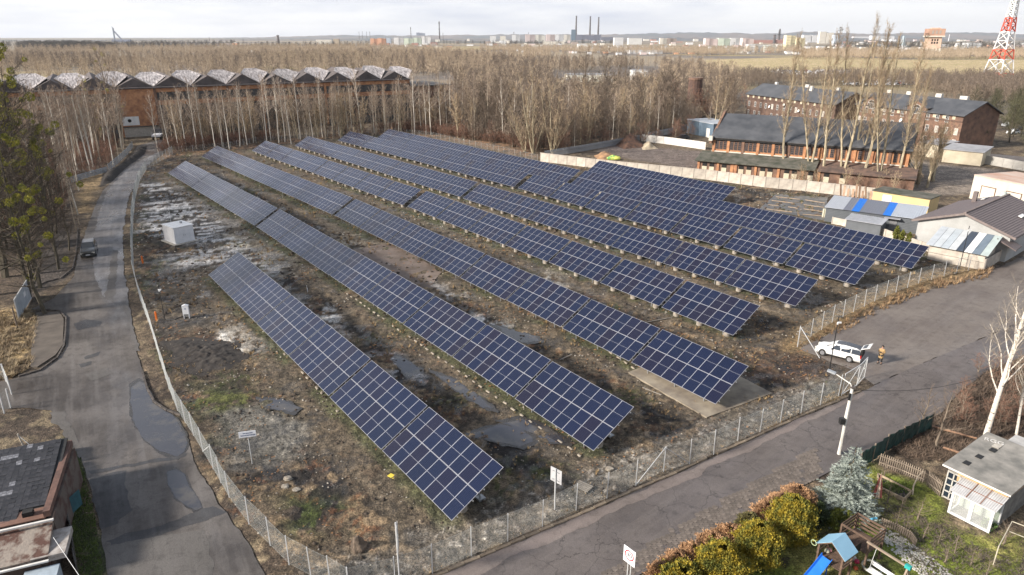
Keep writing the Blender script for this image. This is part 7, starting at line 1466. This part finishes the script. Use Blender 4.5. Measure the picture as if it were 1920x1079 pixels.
MB().add([p - rb4[0] + Vector((0, 0, .1)) for p in rb4], [(0, 1, 2, 3)]).build("soil", M_earth, rt); V, Fc = leafy(1400, lambda r, n: (np.array(rb4[0].lerp(rb4[2], .5) - rb4[0]) + np.stack([r.normal(0, .55, n) * 1.3 + 0, r.normal(0, .35, n), np.full(n, .1)], 1), np.tile([0, 0, 1.0], (n, 1))), .06, 8, .5); put("greens", np_mesh("greens", V, Fc, M_grn), rt)
bA = at(1711, 928); tag(MB().tube([bA, bA + Vector((.1, .25, .5)), bA + Vector((.5, .6, 1.0)), bA + Vector((.9, .8, 1.25))], [.05, .05, .04, .03], 6).build("curved_branch", mat("peeled_branch", (.5, .42, .32), (.35, .28, .2))), "pale curved branch propped between the bed and picket gate", "branch")
TF = PX([(1610, 880), (1635, 866), (1660, 848), (1690, 832), (1718, 818), (1745, 805)]); rt = thing("tarpaulin_fence", "dark green tarpaulin fence between the road and the garden", "fence", TF[0]); M_tp = mat("green_tarpaulin", (.03, .085, .075), (.015, .045, .042), scale=1.5, rough=.5, rnd_=.3)
for i in range(5):
    d_ = TF[i + 1] - TF[i]; w_ = d_.length; mb = MB(); n_ = 6; V = []; 
    for k in range(n_ + 1):
        for z_ in (.05, .7, 1.35): V.append((w_ * k / n_, math.sin(k * 2.1 + z_ * 3 + i) * .06, z_))
    mb.add(V, [(k * 3 + j, k * 3 + 3 + j, k * 3 + 4 + j, k * 3 + 1 + j) for k in range(n_) for j in range(2)]); put("tarpaulin_sheet", mb.mesh("tarpaulin_sheet", M_tp), rt, TF[i] - TF[0], math.atan2(d_.y, d_.x))
for p in TF: MB().box((0, 0, .75), (.07, .07, 1.5)).build("post", M_pk, rt, p - TF[0])
tag(MB().bar(at(1612, 862) + Vector((0, 0, .12)), at(1745, 796) + Vector((0, 0, .12)), .14, .2).build("timber_kerb", mat("timber_kerb", (.33, .26, .18), (.18, .13, .09), scale=2)), "long timber edge beam between the asphalt and the tarpaulin fence", "beam")
for a, b, l_ in (((1768, 842), (1845, 870), "fallen orange-brown log behind the garden fence"), ((1740, 800), (1830, 828), "thin fallen trunk lying beyond the small tree")): tag(MB().tube([at(*a) + Vector((0, 0, .1)), at(*b) + Vector((0, 0, .25))], [.1, .07], 7).build("fallen_log", mat("log_bark", (.3, .17, .1), (.16, .1, .07))), l_, "log")
gf = PX([(1862, 1060), (1885, 1020), (1960, 1050)]); tag(MB().tube([gf[0], gf[0] + Vector((0, 0, 1.3)), gf[1] + Vector((0, 0, 1.6)), gf[2] + Vector((0, 0, 1.6))], .03, 6).bar(gf[1] + Vector((0, 0, .9)), gf[2] + Vector((0, 0, .9)), .04).build("pole_frame", mat("pale_pole", (.5, .45, .35))), "pale pole frame standing at the right edge of the lawn", "pole frame")
# folded parasol
p_ = at(1637, 962); ph2 = hgt(1637, 962, 886); rt = thing("folded_parasol", "folded red and cream parasol beside the blue spruce", "parasol", p_); MB().tube([(0, 0, 0), (0, 0, ph2)], .025, 6).build("pole", M_pk, rt)
for k in range(8):
    a0, a1 = k * math.pi / 4, (k + 1) * math.pi / 4; V = [(0, 0, ph2), (math.cos(a0) * .16, math.sin(a0) * .16, ph2 - .8), (math.cos(a0) * .30, math.sin(a0) * .30, ph2 - 1.75), (math.cos((a0 + a1) / 2) * .17, math.sin((a0 + a1) / 2) * .17, ph2 - 1.7), (math.cos(a1) * .30, math.sin(a1) * .30, ph2 - 1.75), (math.cos(a1) * .16, math.sin(a1) * .16, ph2 - .8)]
    MB().add(V, [(0, 1, 2, 3), (0, 3, 4, 5)]).build("fabric_fold", mat("cream_fabric", (.62, .50, .38), (.5, .38, .3)) if k % 2 else mat("faded_red_fabric", (.45, .14, .11), (.32, .1, .08)), rt, fix=False)
# playground
M_pw = mat("play_tower_timber", (.15, .095, .065), (.075, .048, .035), scale=4, rough=.85, rnd_=.15)
RZ = 2.55; rfA, rfB = at(1562, 1016, RZ), at(1582, 1002, RZ); rd = (rfB - rfA); rl_ = max(1.1, rd.length); rd.normalize(); side = Vector((rd.y, -rd.x, 0)); c0_ = (rfA + rfB) / 2; rt = thing("play_tower", "timber play tower with a light blue pitched roof", "play tower", (c0_.x, c0_.y, 0), math.atan2(rd.y, rd.x))
hw2, hl2 = .68, rl_ / 2
for sx in (-1, 1):
    for sy in (-1, 1): MB().box((sx * hl2 * .9, sy * hw2, 1.0), (.1, .1, 2.0)).build("post", M_pw, rt)
for k in range(8): MB().box((-hl2 + (k + .5) * rl_ / 8, 0, 1.05), (rl_ / 8 - .02, hw2 * 2, .04)).build("deck_board", M_pw, rt)
for sy in (-1, 1):
    for z_ in (1.35, 1.6): MB().bar((-hl2, sy * (hw2 + .06), z_), (hl2, sy * (hw2 + .06), z_), .03, .1).build("rail", M_pw, rt)
for sy in (-1, 1): MB().prism([(-hl2 * 1.1, 0, RZ), (-hl2 * 1.1, sy * (hw2 + .18), RZ - .68), (-hl2 * 1.1, sy * (hw2 + .18), RZ - .65), (-hl2 * 1.1, 0, RZ + .035)], (rl_ * 1.15, 0, 0)).build("roof_sheet", mat("light_blue_tarp", (.26, .46, .60), (.22, .40, .53), scale=1, rough=.45), rt)
for sx in (-1, 1):
    for sy in (-1, 1): MB().bar((sx * hl2 * 1.05, 0, RZ - .03), (sx * hl2 * 1.05, sy * (hw2 + .15), RZ - .68), .05, .08).build("rafter", M_pw, rt)
MB().tube([(-hl2 - .1, hw2 + .25 + math.cos(t) * .16, 1.9 + math.sin(t) * .16) for t in [k * math.pi / 6 for k in range(13)]], .02, 5).build("steering_wheel", mat("pale_green_plastic", (.5, .6, .35)), rt)
sl_t, sl_b = at(1549, 1052, 1.1), at(1528, 1082, .35); s0 = sl_t; rt2 = thing("slide", "bright blue plastic slide leading down from the play tower", "slide", (s0.x, s0.y, 0)); d_ = (sl_b - sl_t); dn = Vector((d_.x, d_.y, 0)).normalized(); pe = Vector((-dn.y, dn.x, 0)); mb = MB(); V = []; Mbl = mat("blue_plastic", (.02, .16, .62), (.015, .13, .55), rough=.25)
for k in range(9):
    t = k / 8; c_ = Vector((dn.x, dn.y, 0)) * (1.7 * t) + Vector((0, 0, 1.15 * (1 - t) ** 1.15 + .12))
    for (w_, z_) in ((-.3, .16), (-.25, 0), (.25, 0), (.3, .16)): q = c_ + pe * w_ + Vector((0, 0, z_)); V.append(tuple(q))
mb.add(V, [(k * 4 + j, k * 4 + 4 + j, k * 4 + 5 + j, k * 4 + 1 + j) for k in range(8) for j in range(3)]); o = mb.build("chute", Mbl, rt2, fix=False); so = o.modifiers.new("solid", 'SOLIDIFY'); so.thickness = .03
for w_ in (-.25, .25): MB().bar(tuple(pe * w_ + dn * .25 + Vector((0, 0, 0))), tuple(pe * w_ + dn * .2 + Vector((0, 0, 1.1))), .05).build("leg", Mbl, rt2)
fc_ = at(1619, 990, 2.0); rt = thing("play_fort", "square timber climbing fort with slatted sides behind the blue roof", "play tower", (fc_.x, fc_.y, 0), math.atan2(rd.y, rd.x) + .0); hf = .8
for sx in (-1, 1):
    for sy in (-1, 1): MB().box((sx * hf, sy * hf, 1.05), (.1, .1, 2.1)).build("post", M_pw, rt)
for k in range(10): MB().box((-hf + (k + .5) * .16, 0, 1.1), (.14, hf * 2, .04)).build("deck_board", M_pw, rt)
for z_ in (1.35, 1.6, 1.85, 2.08):
    for s_ in (-1, 1): MB().bar((-hf, s_ * (hf + .02), z_), (hf, s_ * (hf + .02), z_), .03, .13).build("slat", M_pw, rt); 
    MB().bar((hf + .02, -hf, z_), (hf + .02, hf, z_), .03, .13).build("slat", M_pw, rt)
MB().bar((-hf - .02, -hf, 2.08), (-hf - .02, hf, 2.08), .05, .12).build("slat", M_pw, rt)
ba, bb2 = Vector((c0_.x, c0_.y, 0)) + rd * hl2, Vector((fc_.x, fc_.y, 0)) - rd * hf; rt = thing("rope_bridge", "short timber bridge with dark netting between the two play towers", "bridge", ba)
dB = bb2 - ba; 
for k in range(7): MB().box(tuple(dB * ((k + .5) / 7) + Vector((0, 0, 1.05))), (.16, .8, .04), math.atan2(dB.y, dB.x)).build("plank", M_pw, rt)
pB = Vector((-dB.y, dB.x, 0)).normalized() * .42
for s_ in (-1, 1): MB().bar(tuple(pB * s_ + Vector((0, 0, 1.75))), tuple(dB + pB * s_ + Vector((0, 0, 1.75))), .05).build("handrail", M_pw, rt); MB().prism([tuple(pB * s_ + Vector((0, 0, 1.1))), tuple(dB + pB * s_ + Vector((0, 0, 1.1))), tuple(dB + pB * s_ + Vector((0, 0, 1.7))), tuple(pB * s_ + Vector((0, 0, 1.7)))], tuple(pB * .02)).build("netting", M_trim, rt)
sA, sB = at(1626, 1016, 2.0), at(1703, 1064, 2.0); dS = sB - sA; sL = dS.length; rt = thing("swing_frame", "timber swing beam running from the fort to a teal-capped post", "swing", (sA.x, sA.y, 0), math.atan2(dS.y, dS.x))
MB().bar((0, 0, 2.0), (sL, 0, 2.0), .1).build("beam", mat("pale_beam", (.30, .24, .18), (.2, .15, .11)), rt)
for s_ in (-1, 1): MB().bar((sL, s_ * .75, 0), (sL, 0, 2.0), .09).build("leg", mat("pale_beam", (.3, .24, .18)), rt)
MB().box((sL, 0, 2.02), (.3, .2, .2)).build("teal_cap", mat("teal_plastic", (.03, .35, .33), rough=.4), rt)
bnch = thing("bench_swing", "white slatted bench hanging from the swing beam", "bench", rt.location, rt.rotation_euler[2])
for k in range(4): MB().box((sL * .62, -.55 + k * .12, .75 + (k * .0)), (1.75, .09, .03)).build("slat", M_wp, bnch)
for k in range(2): MB().box((sL * .62, -.05, .92 + k * .14), (1.75, .03, .1)).build("slat", M_wp, bnch)
for x_ in (-.85, .85): MB().bar((sL * .62 + x_, -.3, .74), (sL * .62 + x_, 0, 1.98), .02).build("chain", M_post, bnch)
ty = at(1633, 1072); rt = thing("nest_swing", "round grey net swing seat lying on the ground by the white bench", "swing seat", ty); MB().tube([(math.cos(t) * .5, math.sin(t) * .5, .35) for t in [k * math.pi / 9 for k in range(19)]], .06, 6).build("ring", mat("beige_ring", (.4, .4, .34)), rt); nt_ = MB()
for k in range(5): nt_.bar((-.45, -.36 + k * .18, .35), (.45, -.36 + k * .18, .35), .02).bar((-.36 + k * .18, -.45, .35), (-.36 + k * .18, .45, .35), .02)
nt_.build("net", M_trim, rt)
for i, (u, v, c_, nm, s_) in enumerate(((1594, 1042, (.6, .04, .06), "red", .2), (1600, 1050, (.7, .65, .6), "cream", .16), (1590, 1052, (.3, .55, .1), "green", .16), (1606, 1056, (.6, .05, .12), "crimson", .15), (1598, 1036, (.65, .1, .2), "pink", .14), (1604, 1068, (.6, .12, .05), "orange-red", .13), (1550, 1036, (.7, .66, .5), "yellowish", .14), (1556, 1034, (.6, .3, .3), "dusty pink", .12))):
    rt = thing("toy", f"small {nm} toy lying by the play towers", "toy", at(u, v) if i < 6 else at(u, v, 1.07)); mt = mat("toy_" + nm, c_, tuple(q * .8 for q in c_), rough=.5); MB().lathe((0, 0, 0), [(s_ * .6, 0), (s_, s_ * .5), (s_ * .9, s_ * 1.2), (s_ * .4, s_ * 1.6)], 9).build("toy_body", mt, rt); MB().box((0, -s_ * .8, s_ * .8), (s_ * .5, s_ * .7, s_ * .3)).build("toy_handle", mt, rt)
tag(MB().bar(at(1631, 975, .9), at(1643, 972, 1.5), .12, .12).build("blue_tube", mat("sky_blue_plastic", (.12, .4, .6), rough=.4)), "light blue plastic tube sticking up behind the climbing fort", "tube")
wE = PX([(1652, 985), (1680, 996), (1705, 1010), (1716, 1026)]); rt = thing("wicker_edging", "brown wicker edging round the bed beside the climbing fort", "edging", wE[0])
for p, a in walk(wE, .12): MB_ = put("cane", pkm, rt, p - wE[0], a); MB_.scale = (1.3, 1.5, .55)
for a, b in zip(wE[:-1], wE[1:]): MB().bar(a - wE[0] + Vector((0, 0, .4)), b - wE[0] + Vector((0, 0, .4)), .06).build("woven_rod", M_pk, rt)
scatter("path_stones", 700, [(1650, 985), (1690, 1005), (1740, 1040), (1800, 1090), (1740, 1090), (1690, 1050), (1650, 1010)], crumb, mat("white_pebble", (.55, .53, .48), (.3, .28, .24)), 21, None, .03, .08)
scatter("garden_litter", 1300, [(1640, 940), (1700, 950), (1800, 1010), (1925, 1060), (1925, 1120), (1760, 1120), (1700, 1040), (1650, 990)], tuftshape(12, 6, .8, 1.2), mat("brown_stalk", (.15, .12, .09), (.08, .065, .05)), 22, None, .1, .28)
# ================================================================== FAR COUNTRY
def zat(x_, y_, vt):
    lo, hi = -50, 900
    for _ in range(45):
        m = (lo + hi) / 2
        if proj((x_, y_, m))[1] > vt: lo = m
        else: hi = m
    return lo
M_hill = mat("wooded_hill", (.10, .115, .13), (.18, .15, .14), scale=.0016, rough=1, detail=7, stretch=(1, .5, 1), lo=.42, hi=.58)
def ridge(name, sky, D, depth, amp, seed):
    us = np.linspace(-500, 2400, 420); vs_ = np.interp(us, [p[0] for p in sky], [p[1] for p in sky]); V = []; n = len(us)
    for k, (fr, dd_) in enumerate(((0, -depth), (.35, -depth * .66), (.75, -depth * .3), (1, 0), (.6, depth * .5), (0, depth * 1.4))):
        for u, v in zip(us, vs_):
            yy = D + dd_; xx = (u - 960) / F * (D * cs) * (yy / D); h_ = zat((u - 960) / F * (D * cs), D, v); nz_ = vnoise(np.array([u * .11]), np.array([k * 3.1]), seed)[0] + vnoise(np.array([u * .4]), np.array([k * 3.1]), seed + 1)[0] * .5
            V.append((xx, yy, max(-2, h_ * fr + (nz_ - .75) * amp * (fr > 0)))) 
    Fc = [(k * n + i, k * n + i + 1, (k + 1) * n + i + 1, (k + 1) * n + i) for k in range(5) for i in range(n - 1)]
    return tag(put(name, np_mesh(name, V, Fc, M_hill)), kind='structure')
ridge("hills", [(-500, 77), (0, 76.5), (100, 76), (250, 74), (330, 72.5), (400, 72), (430, 70.5), (480, 71), (560, 68), (620, 66.5), (760, 67), (900, 66), (960, 64.5), (1100, 65.5), (1180, 64), (1262, 62), (1320, 61.5), (1420, 63.5), (1465, 63), (1500, 60), (1530, 59.5), (1560, 62.5), (1650, 63.5), (1700, 62), (1830, 61.5), (1920, 64), (2400, 63)], 9500, 1500, 14, 3)
ridge("hills", [(-500, 79), (0, 78), (150, 77), (300, 77.5), (420, 76), (600, 74.5), (800, 74), (1000, 75), (1200, 74), (1250, 71), (1400, 73), (1600, 72), (1700, 72), (1780, 74), (1920, 75), (2400, 75)], 5200, 700, 12, 9)
FM = {}
def fmat(c):
    k = "facade_%02d%02d%02d" % tuple(int(v * 99) for v in c)
    return mat(k, c, tuple(v * .86 for v in c), scale=.05, rough=.9, rnd_=.06)
M_fwin = mat("far_window", (.10, .12, .15), (.07, .08, .1), rough=.4)
def block_far(u0, u1, vb, vt, c, label, cat="apartment block", seg=1, name="apartment_block", turn=0.0, dep=.5, win_=True):
    p0, p1 = at(u0, vb), at(u1, vb); w = (p1 - p0).length; h = max(3, hgt((u0 + u1) / 2, vb, vt)); rt = thing(name, label, cat, p0, math.atan2((p1 - p0).y, (p1 - p0).x) + turn); dp = min(w * dep, 25) + 6
    for k in range(seg):
        hh_ = h * (1 - .06 * ((k * 7) % 3)); MB().box((w * (k + .5) / seg, dp / 2 + (k % 2) * 1.5, hh_ / 2), (w / seg - (.02 if seg > 1 else 0), dp, hh_)).build("wall", fmat(tuple(max(0, v * (1 - .05 * (k % 2))) for v in c)), rt)
    MB().box((w / 2, dp / 2 + 1, h + .25), (w * .96, dp * .8, .5)).build("roof", fmat((.3, .3, .31)), rt)
    if win_ and h > 8:
        nf = max(2, min(9, int(h / 3.2))); m_ = MB()
        for f in range(nf): m_.box((w / 2, -.1, (f + .6) * h / nf), (w * .92, .3, h / nf * .34))
        m_.build("window_bands", fmat(tuple(v * .55 + .03 for v in c)), rt)
    return rt
Wc, Cr, Gn, Pk, Og, Bl, Yl, Br = (.78, .78, .78), (.74, .70, .62), (.66, .74, .62), (.70, .58, .55), (.72, .40, .26), (.48, .55, .64), (.80, .72, .48), (.38, .31, .27)
FB = [(593, 622, 86, 75, Cr, "long beige block on the skyline left of the orange ones", 1), (626, 636, 87, 73.5, (.5, .42, .32), "brown-beige slab tower right of the long beige block", 1), (695, 709, 86, 72.5, Og, "left half of the orange apartment blocks on the skyline", 2), (709, 723, 86, 72, Og, "right half of the orange apartment blocks on the skyline", 2), (724, 733, 84, 72, Bl, "bluish block right of the orange apartment blocks", 1),
      (739, 757, 85, 71, Wc, "white block left of the pale green ones", 2), (758, 775, 85, 72, Gn, "pale green block under the thin dark tower", 2), (776, 790, 85, 71, Gn, "second pale green block, right of the thin tower", 2), (791, 808, 84, 68.5, Wc, "white blocks right of the pale green ones", 3), (919, 930, 80, 68, Wc, "white tower block left of the centre city", 1), (938, 948, 80, 68, Cr, "cream tower block left of the centre city", 1),
      (960, 975, 78, 65.5, Wc, "white tower beside the mid-city spire", 2), (985, 1003, 79, 65, Pk, "pinkish block left of the power station", 2), (1004, 1022, 79, 65.5, Cr, "cream block left of the power station", 3), (1024, 1040, 78, 65, Pk, "second pinkish block nearer the power station", 2), (1041, 1056, 78, 65, Wc, "white block nearer the power station", 2), (1057, 1069, 78, 65.5, Cr, "cream block touching the power station", 2),
      (1018, 1058, 84, 78, Cr, "long low cream building below the city blocks", 1), (1083, 1100, 91, 83, Wc, "low white building below the power station", 1), (1151, 1168, 88, 71, (.74, .74, .74), "bright white tower right of the three chimneys", 1), (1178, 1203, 84, 72, (.74, .74, .72), "wide bright white block right of the white tower", 1), (1237, 1250, 83, 72, Cr, "cream slab, left of the pair at right of centre", 2), (1251, 1268, 83, 72, Br, "brown and cream slab, right of the pair", 3),
      (1322, 1345, 86, 72.5, Pk, "leftmost of the long pink and cream blocks", 3), (1346, 1368, 86, 72, Gn, "pale green among the long pink and cream blocks", 2), (1369, 1390, 86, 72, Wc, "white among the long pink and cream blocks", 2), (1391, 1412, 88, 72, Pk, "rightmost of the long pink and cream blocks", 3), (1402, 1430, 98, 84, (.74, .74, .73), "white low block before the pink and cream blocks", 2), (1431, 1455, 98, 85, (.7, .72, .66), "white-green low block beside the white one", 2), (1410, 1472, 82, 75.5, (.48, .26, .22), "long red-roofed building before the lattice tower", 1),
      (1472, 1490, 93, 66.5, Yl, "left yellow tower block", 2), (1491, 1508, 91, 71, Yl, "right yellow tower block", 2), (1505, 1520, 80, 66, Wc, "white tower behind the yellow ones", 1), (1522, 1534, 80, 66.5, Wc, "white tower left of the tallest cream tower", 1), (1535, 1547, 82, 60, Cr, "tallest cream tower block", 1), (1548, 1561, 82, 62, Cr, "cream tower right of the tallest", 1), (1563, 1580, 84, 66, Bl, "bluish white tower right of the cream ones", 2),
      (1600, 1628, 76, 69, Wc, "low white block left of the small pylon", 1), (1633, 1676, 76.5, 67.5, Wc, "long white block behind the poplar tops", 3), (1759, 1778, 92, 84, Wc, "white house right of the brick water tower", 1), (1795, 1806, 92, 85, Cr, "cream house among the far suburb", 1), (1813, 1840, 90, 81, Wc, "white block in the far suburb left of the mast", 1), (1897, 1925, 92, 85, Pk, "pinkish block right of the mast", 1),
      (1087, 1208, 97, 91.5, (.72, .71, .68), "very long low white warehouse in mid distance", 1), (1181, 1243, 101, 95, (.6, .6, .6), "grey-white warehouse in front of the long one", 1), (1063, 1148, 154, 142, (.62, .6, .52), "long pale building with flat roof inside the wood", 1), (1055, 1080, 168, 152, (.58, .52, .38), "cream house with dark windows inside the wood", 1), (1185, 1213, 152, 133, (.74, .73, .7), "white gabled shed inside the wood at right of centre", 1), (520, 566, 117, 110.5, Wc, "white low shed beyond the hall roofs", 1), (680, 700, 109, 103, (.74, .74, .74), "bright white roof beyond the right end of the hall", 1), (466, 476, 100, 95, Wc, "small white house far left of centre", 1)]
for (a, b, c_, d_, cc, lab, sg) in FB: block_far(a, b, c_, d_, cc, lab, seg=sg)
rc = random.Random(77)
for i in range(299):
    u = rc.choice((rc.uniform(380, 1925), rc.uniform(900, 1925))); v = rc.uniform(77, 104 if u > 950 else 92) if u > 700 else rc.uniform(84, 96); w_ = rc.uniform(4, 13) * (1 if u > 700 else .7); cc = rc.choice([Wc, Cr, Pk, Og, (.7, .7, .7), Br, Cr, (.42, .24, .2)])
    rt = block_far(u, u + w_, v, v - rc.uniform(1.8, 4.6), cc, "small pale or red-roofed house scattered across the far town", "house", name="far_house", win_=False); rt['group'] = "small houses scattered across the far town"
# power station
M_sk = mat("chimney_dark", (.10, .085, .085), (.075, .065, .065), scale=.02)
for u, vt, lab in ((1079.5, 30, "leftmost of the three tall power station chimneys"), (1105.5, 31, "middle one of the three power station chimneys"), (1121, 32.5, "rightmost of the three power station chimneys")):
    p = at(u, 76); h = hgt(u, 76, vt); rt = thing("power_chimney", lab, "chimney", p); MB().lathe((0, 0, 0), [(7.5, 0), (5.8, h * .5), (4.4, h)], 14).build("shaft", M_sk, rt); MB().lathe((0, 0, h * .97), [(5.2, 0), (5.2, h * .03)], 14).build("rim", M_dark, rt)
block_far(1071, 1079, 76.5, 56, (.10, .16, .22), "dark blue boiler house left of the first chimney", "boiler house", name="boiler_house", win_=False); block_far(1080, 1127, 76.5, 65.5, (.13, .14, .19), "dark long turbine hall under the three chimneys", "power station", name="turbine_hall", win_=False, seg=4); block_far(1127, 1150, 77, 70, (.12, .13, .17), "dark low annex right of the turbine hall", "power station", name="station_annex", win_=False)
block_far(781, 797, 72, 61.5, (.12, .15, .22), "dark blue boxy headgear building behind the green blocks", "colliery building", name="colliery_building", win_=False, seg=3)
for u, vb, vt, r_, lab in ((771, 76, 51, 3.2, "thin dark tower above the pale green blocks"), (824.5, 78, 40, 4.0, "tall lattice-banded chimney right of the white blocks"), (674, 74, 59, 2.6, "first of four faint distant chimneys"), (680, 74, 59, 2.6, "second of four faint distant chimneys"), (688, 74, 59.5, 2.6, "third of four faint distant chimneys"), (694, 74, 59.5, 2.6, "fourth of four faint distant chimneys"), (831, 77, 62, 2, "short thin mast beside the lattice-banded chimney"), (963.5, 73, 60, 5, "dark church spire on the mid skyline"), (991, 73, 61, 4, "second small spire on the mid skyline"), (1451, 82, 65, 6, "small dark tower left of the lattice radio tower"), (522.5, 84, 66, 5.5, "dark water tower on the left skyline"), (393, 77, 70, 2, "tiny mast on the left skyline"), (1778, 78, 65, 2.5, "white needle mast on the right horizon")):
    p = at(u, vb); h = hgt(u, vb, vt); rt = thing("far_tower", lab, "tower", p); MB().lathe((0, 0, 0), [(r_, 0), (r_ * .6, h * .86), (r_ * .95, h * .88), (r_ * .9, h * .95), (r_ * .2, h)], 10).build("shaft", M_sk if u != 1778 else M_white, rt)
    if u == 824.5:
        for k in range(1, 5): MB().lathe((0, 0, h * k / 5), [(r_ * 1.1, 0), (r_ * 1.1, h * .02)], 10).build("gallery", M_dark, rt)
p = at(221, 79); h = hgt(221, 79, 53); rt = thing("leaning_headframe", "mine headframe with a leaning strut on the left skyline", "mine tower", p); MB().bar((-14, 0, 0), (-12, 0, h), 5).bar((30, 0, 0), (-10, 0, h * .78), 5).bar((-12, 0, h), (-18, 0, h * 1.1), 2).build("headframe", fmat((.14, .17, .23)), rt); MB().box((20, 0, 6), (90, 20, 12)).build("engine_house", fmat((.16, .18, .24)), rt)
p = at(1459.5, 80); h = hgt(1459.5, 80, 54.5); rt = thing("radio_tower", "dark platformed tower rising behind the red-roofed building", "tower", p); MB().lathe((0, 0, 0), [(7, 0), (4, h * .6), (3, h)], 10).build("shaft", M_sk, rt)
for k, z_ in enumerate((.55, .68, .82)): MB().lathe((0, 0, h * z_), [(9 - k * 1.5, 0), (9 - k * 1.5, 2.5)], 12).build("platform", M_dark, rt)
# brick water tower
p = at(1744, 104.5); h = hgt(1744, 104.5, 53); s_ = math.sqrt(p.x ** 2 + p.y ** 2) / F; rt = thing("water_tower", "massive brick water tower with overhanging head and white base", "water tower", p, math.atan2(-p.x, p.y) * .0 - .3)
M_wt = mat("pale_beige_brick", (.62, .46, .35), (.48, .33, .25), scale=.15, rough=.9); a_ = 10 * s_  # pale beige brick for shaft and roof block
MB().box((0, 0, h * .13), (a_ * 2.15, a_ * 2.1, h * .26)).build("white_base", M_pale, rt); MB().prism([(-a_ * .98, -a_, h * .26), (a_ * .98, -a_, h * .26), (a_ * .9, -a_, h * .68), (-a_ * .9, -a_, h * .68)], (0, a_ * 2, 0)).build("shaft", M_wt, rt); MB().box((0, 0, h * .70), (a_ * 2.45, a_ * 2.5, h * .05)).build("corbel_band", M_pale, rt); MB().box((0, 0, h * .85), (a_ * 2.3, a_ * 2.3, h * .25)).build("head", mat("head_brick", (.45, .28, .2), (.33, .19, .14), scale=.15), rt); MB().box((0, 0, h * .985), (a_ * 1.2, a_ * 1.4, h * .05)).build("roof_block", M_wt, rt)
for sx in (-.35, .0, .35):
    for z_ in (.47, .57): MB().box((sx * a_, -a_ - .15, h * z_), (a_ * .18, .4, h * .07)).build("window", M_dark, rt)
    MB().box((sx * a_ * 1.4, -a_ * 1.16, h * .85), (a_ * .25, .4, h * .12)).build("louvre", mat("grey_louvre", (.36, .32, .28)), rt)
MB().box((0, -a_ * 1.06, h * .1), (a_ * .75, .5, h * .12)).build("gateway", M_dark, rt)
# lattice masts
def lattice(name, label, u, vb, w0, zs, wid, cols, r=.22, cat="mast"):
    p = at(u, vb); rt = thing(name, label, cat, p, .4)
    for i in range(len(zs) - 1):
        mb = MB(); z0, z1, a, b = zs[i], zs[i + 1], wid[i] / 2, wid[i + 1] / 2; c = [(-1, -1), (1, -1), (1, 1), (-1, 1)]; n_ = max(1, round((z1 - z0) / (a + b) / .9))
        for k in range(n_):
            t0, t1 = k / n_, (k + 1) / n_; q0, q1, y0, y1 = a + (b - a) * t0, a + (b - a) * t1, z0 + (z1 - z0) * t0, z0 + (z1 - z0) * t1
            for j in range(4):
                (sx, sy), (tx, ty) = c[j], c[(j + 1) % 4]; mb.bar((sx * q0, sy * q0, y0), (sx * q1, sy * q1, y1), r * 1.7); mb.bar((sx * q0, sy * q0, y0), (tx * q1, ty * q1, y1), r); mb.bar((tx * q0, ty * q0, y0), (sx * q1, sy * q1, y1), r); mb.bar((sx * q1, sy * q1, y1), (tx * q1, ty * q1, y1), r)
        mb.build("lattice_section", cols[i], rt)
    return rt
Mr, Mw = mat("mast_red", (.58, .09, .05), (.5, .07, .04), rough=.6), mat("mast_white", (.78, .77, .76), rough=.6)
hz = [0] + [hgt(1868, 152, v_) for v_ in (138, 112, 93, 60, 33)] + [hgt(1868, 152, 33) + 14, hgt(1868, 152, 33) + 22]
lattice("radio_mast", "red and white lattice mast at the right picture edge", 1868, 152, 19, hz, [14, 12, 9.5, 8, 5.6, 4.2, 2.8, 2.2], [Mr, Mw, Mr, Mw, Mr, Mw, Mr], .34)
lattice("power_pylon", "small pale lattice pylon behind the poplar tops", 1688, 106, 8, [0, hgt(1688, 106, 86), hgt(1688, 106, 68)], [9, 5, 1.6], [Mw, mat("pale_blue_lattice", (.5, .6, .66))], .35, "pylon")
# air: one even volume round everything
def add_haze(dens, color=(.93, .96, 1.0)):
    mb = MB().box((0, 6500, 120), (26000, 17500, 244)); m = bpy.data.materials.new("air"); m.use_nodes = True; t = m.node_tree; t.nodes.clear(); o_ = N(t, "ShaderNodeOutputMaterial"); v_ = N(t, "ShaderNodeVolumePrincipled")
    v_.inputs['Color'].default_value = (*color, 1); v_.inputs['Density'].default_value = dens; v_.inputs['Anisotropy'].default_value = .2; t.links.new(v_.outputs[0], o_.inputs['Volume'])
    o = mb.build("haze", m); tag(o, kind='stuff'); return o
add_haze(4.5e-5)
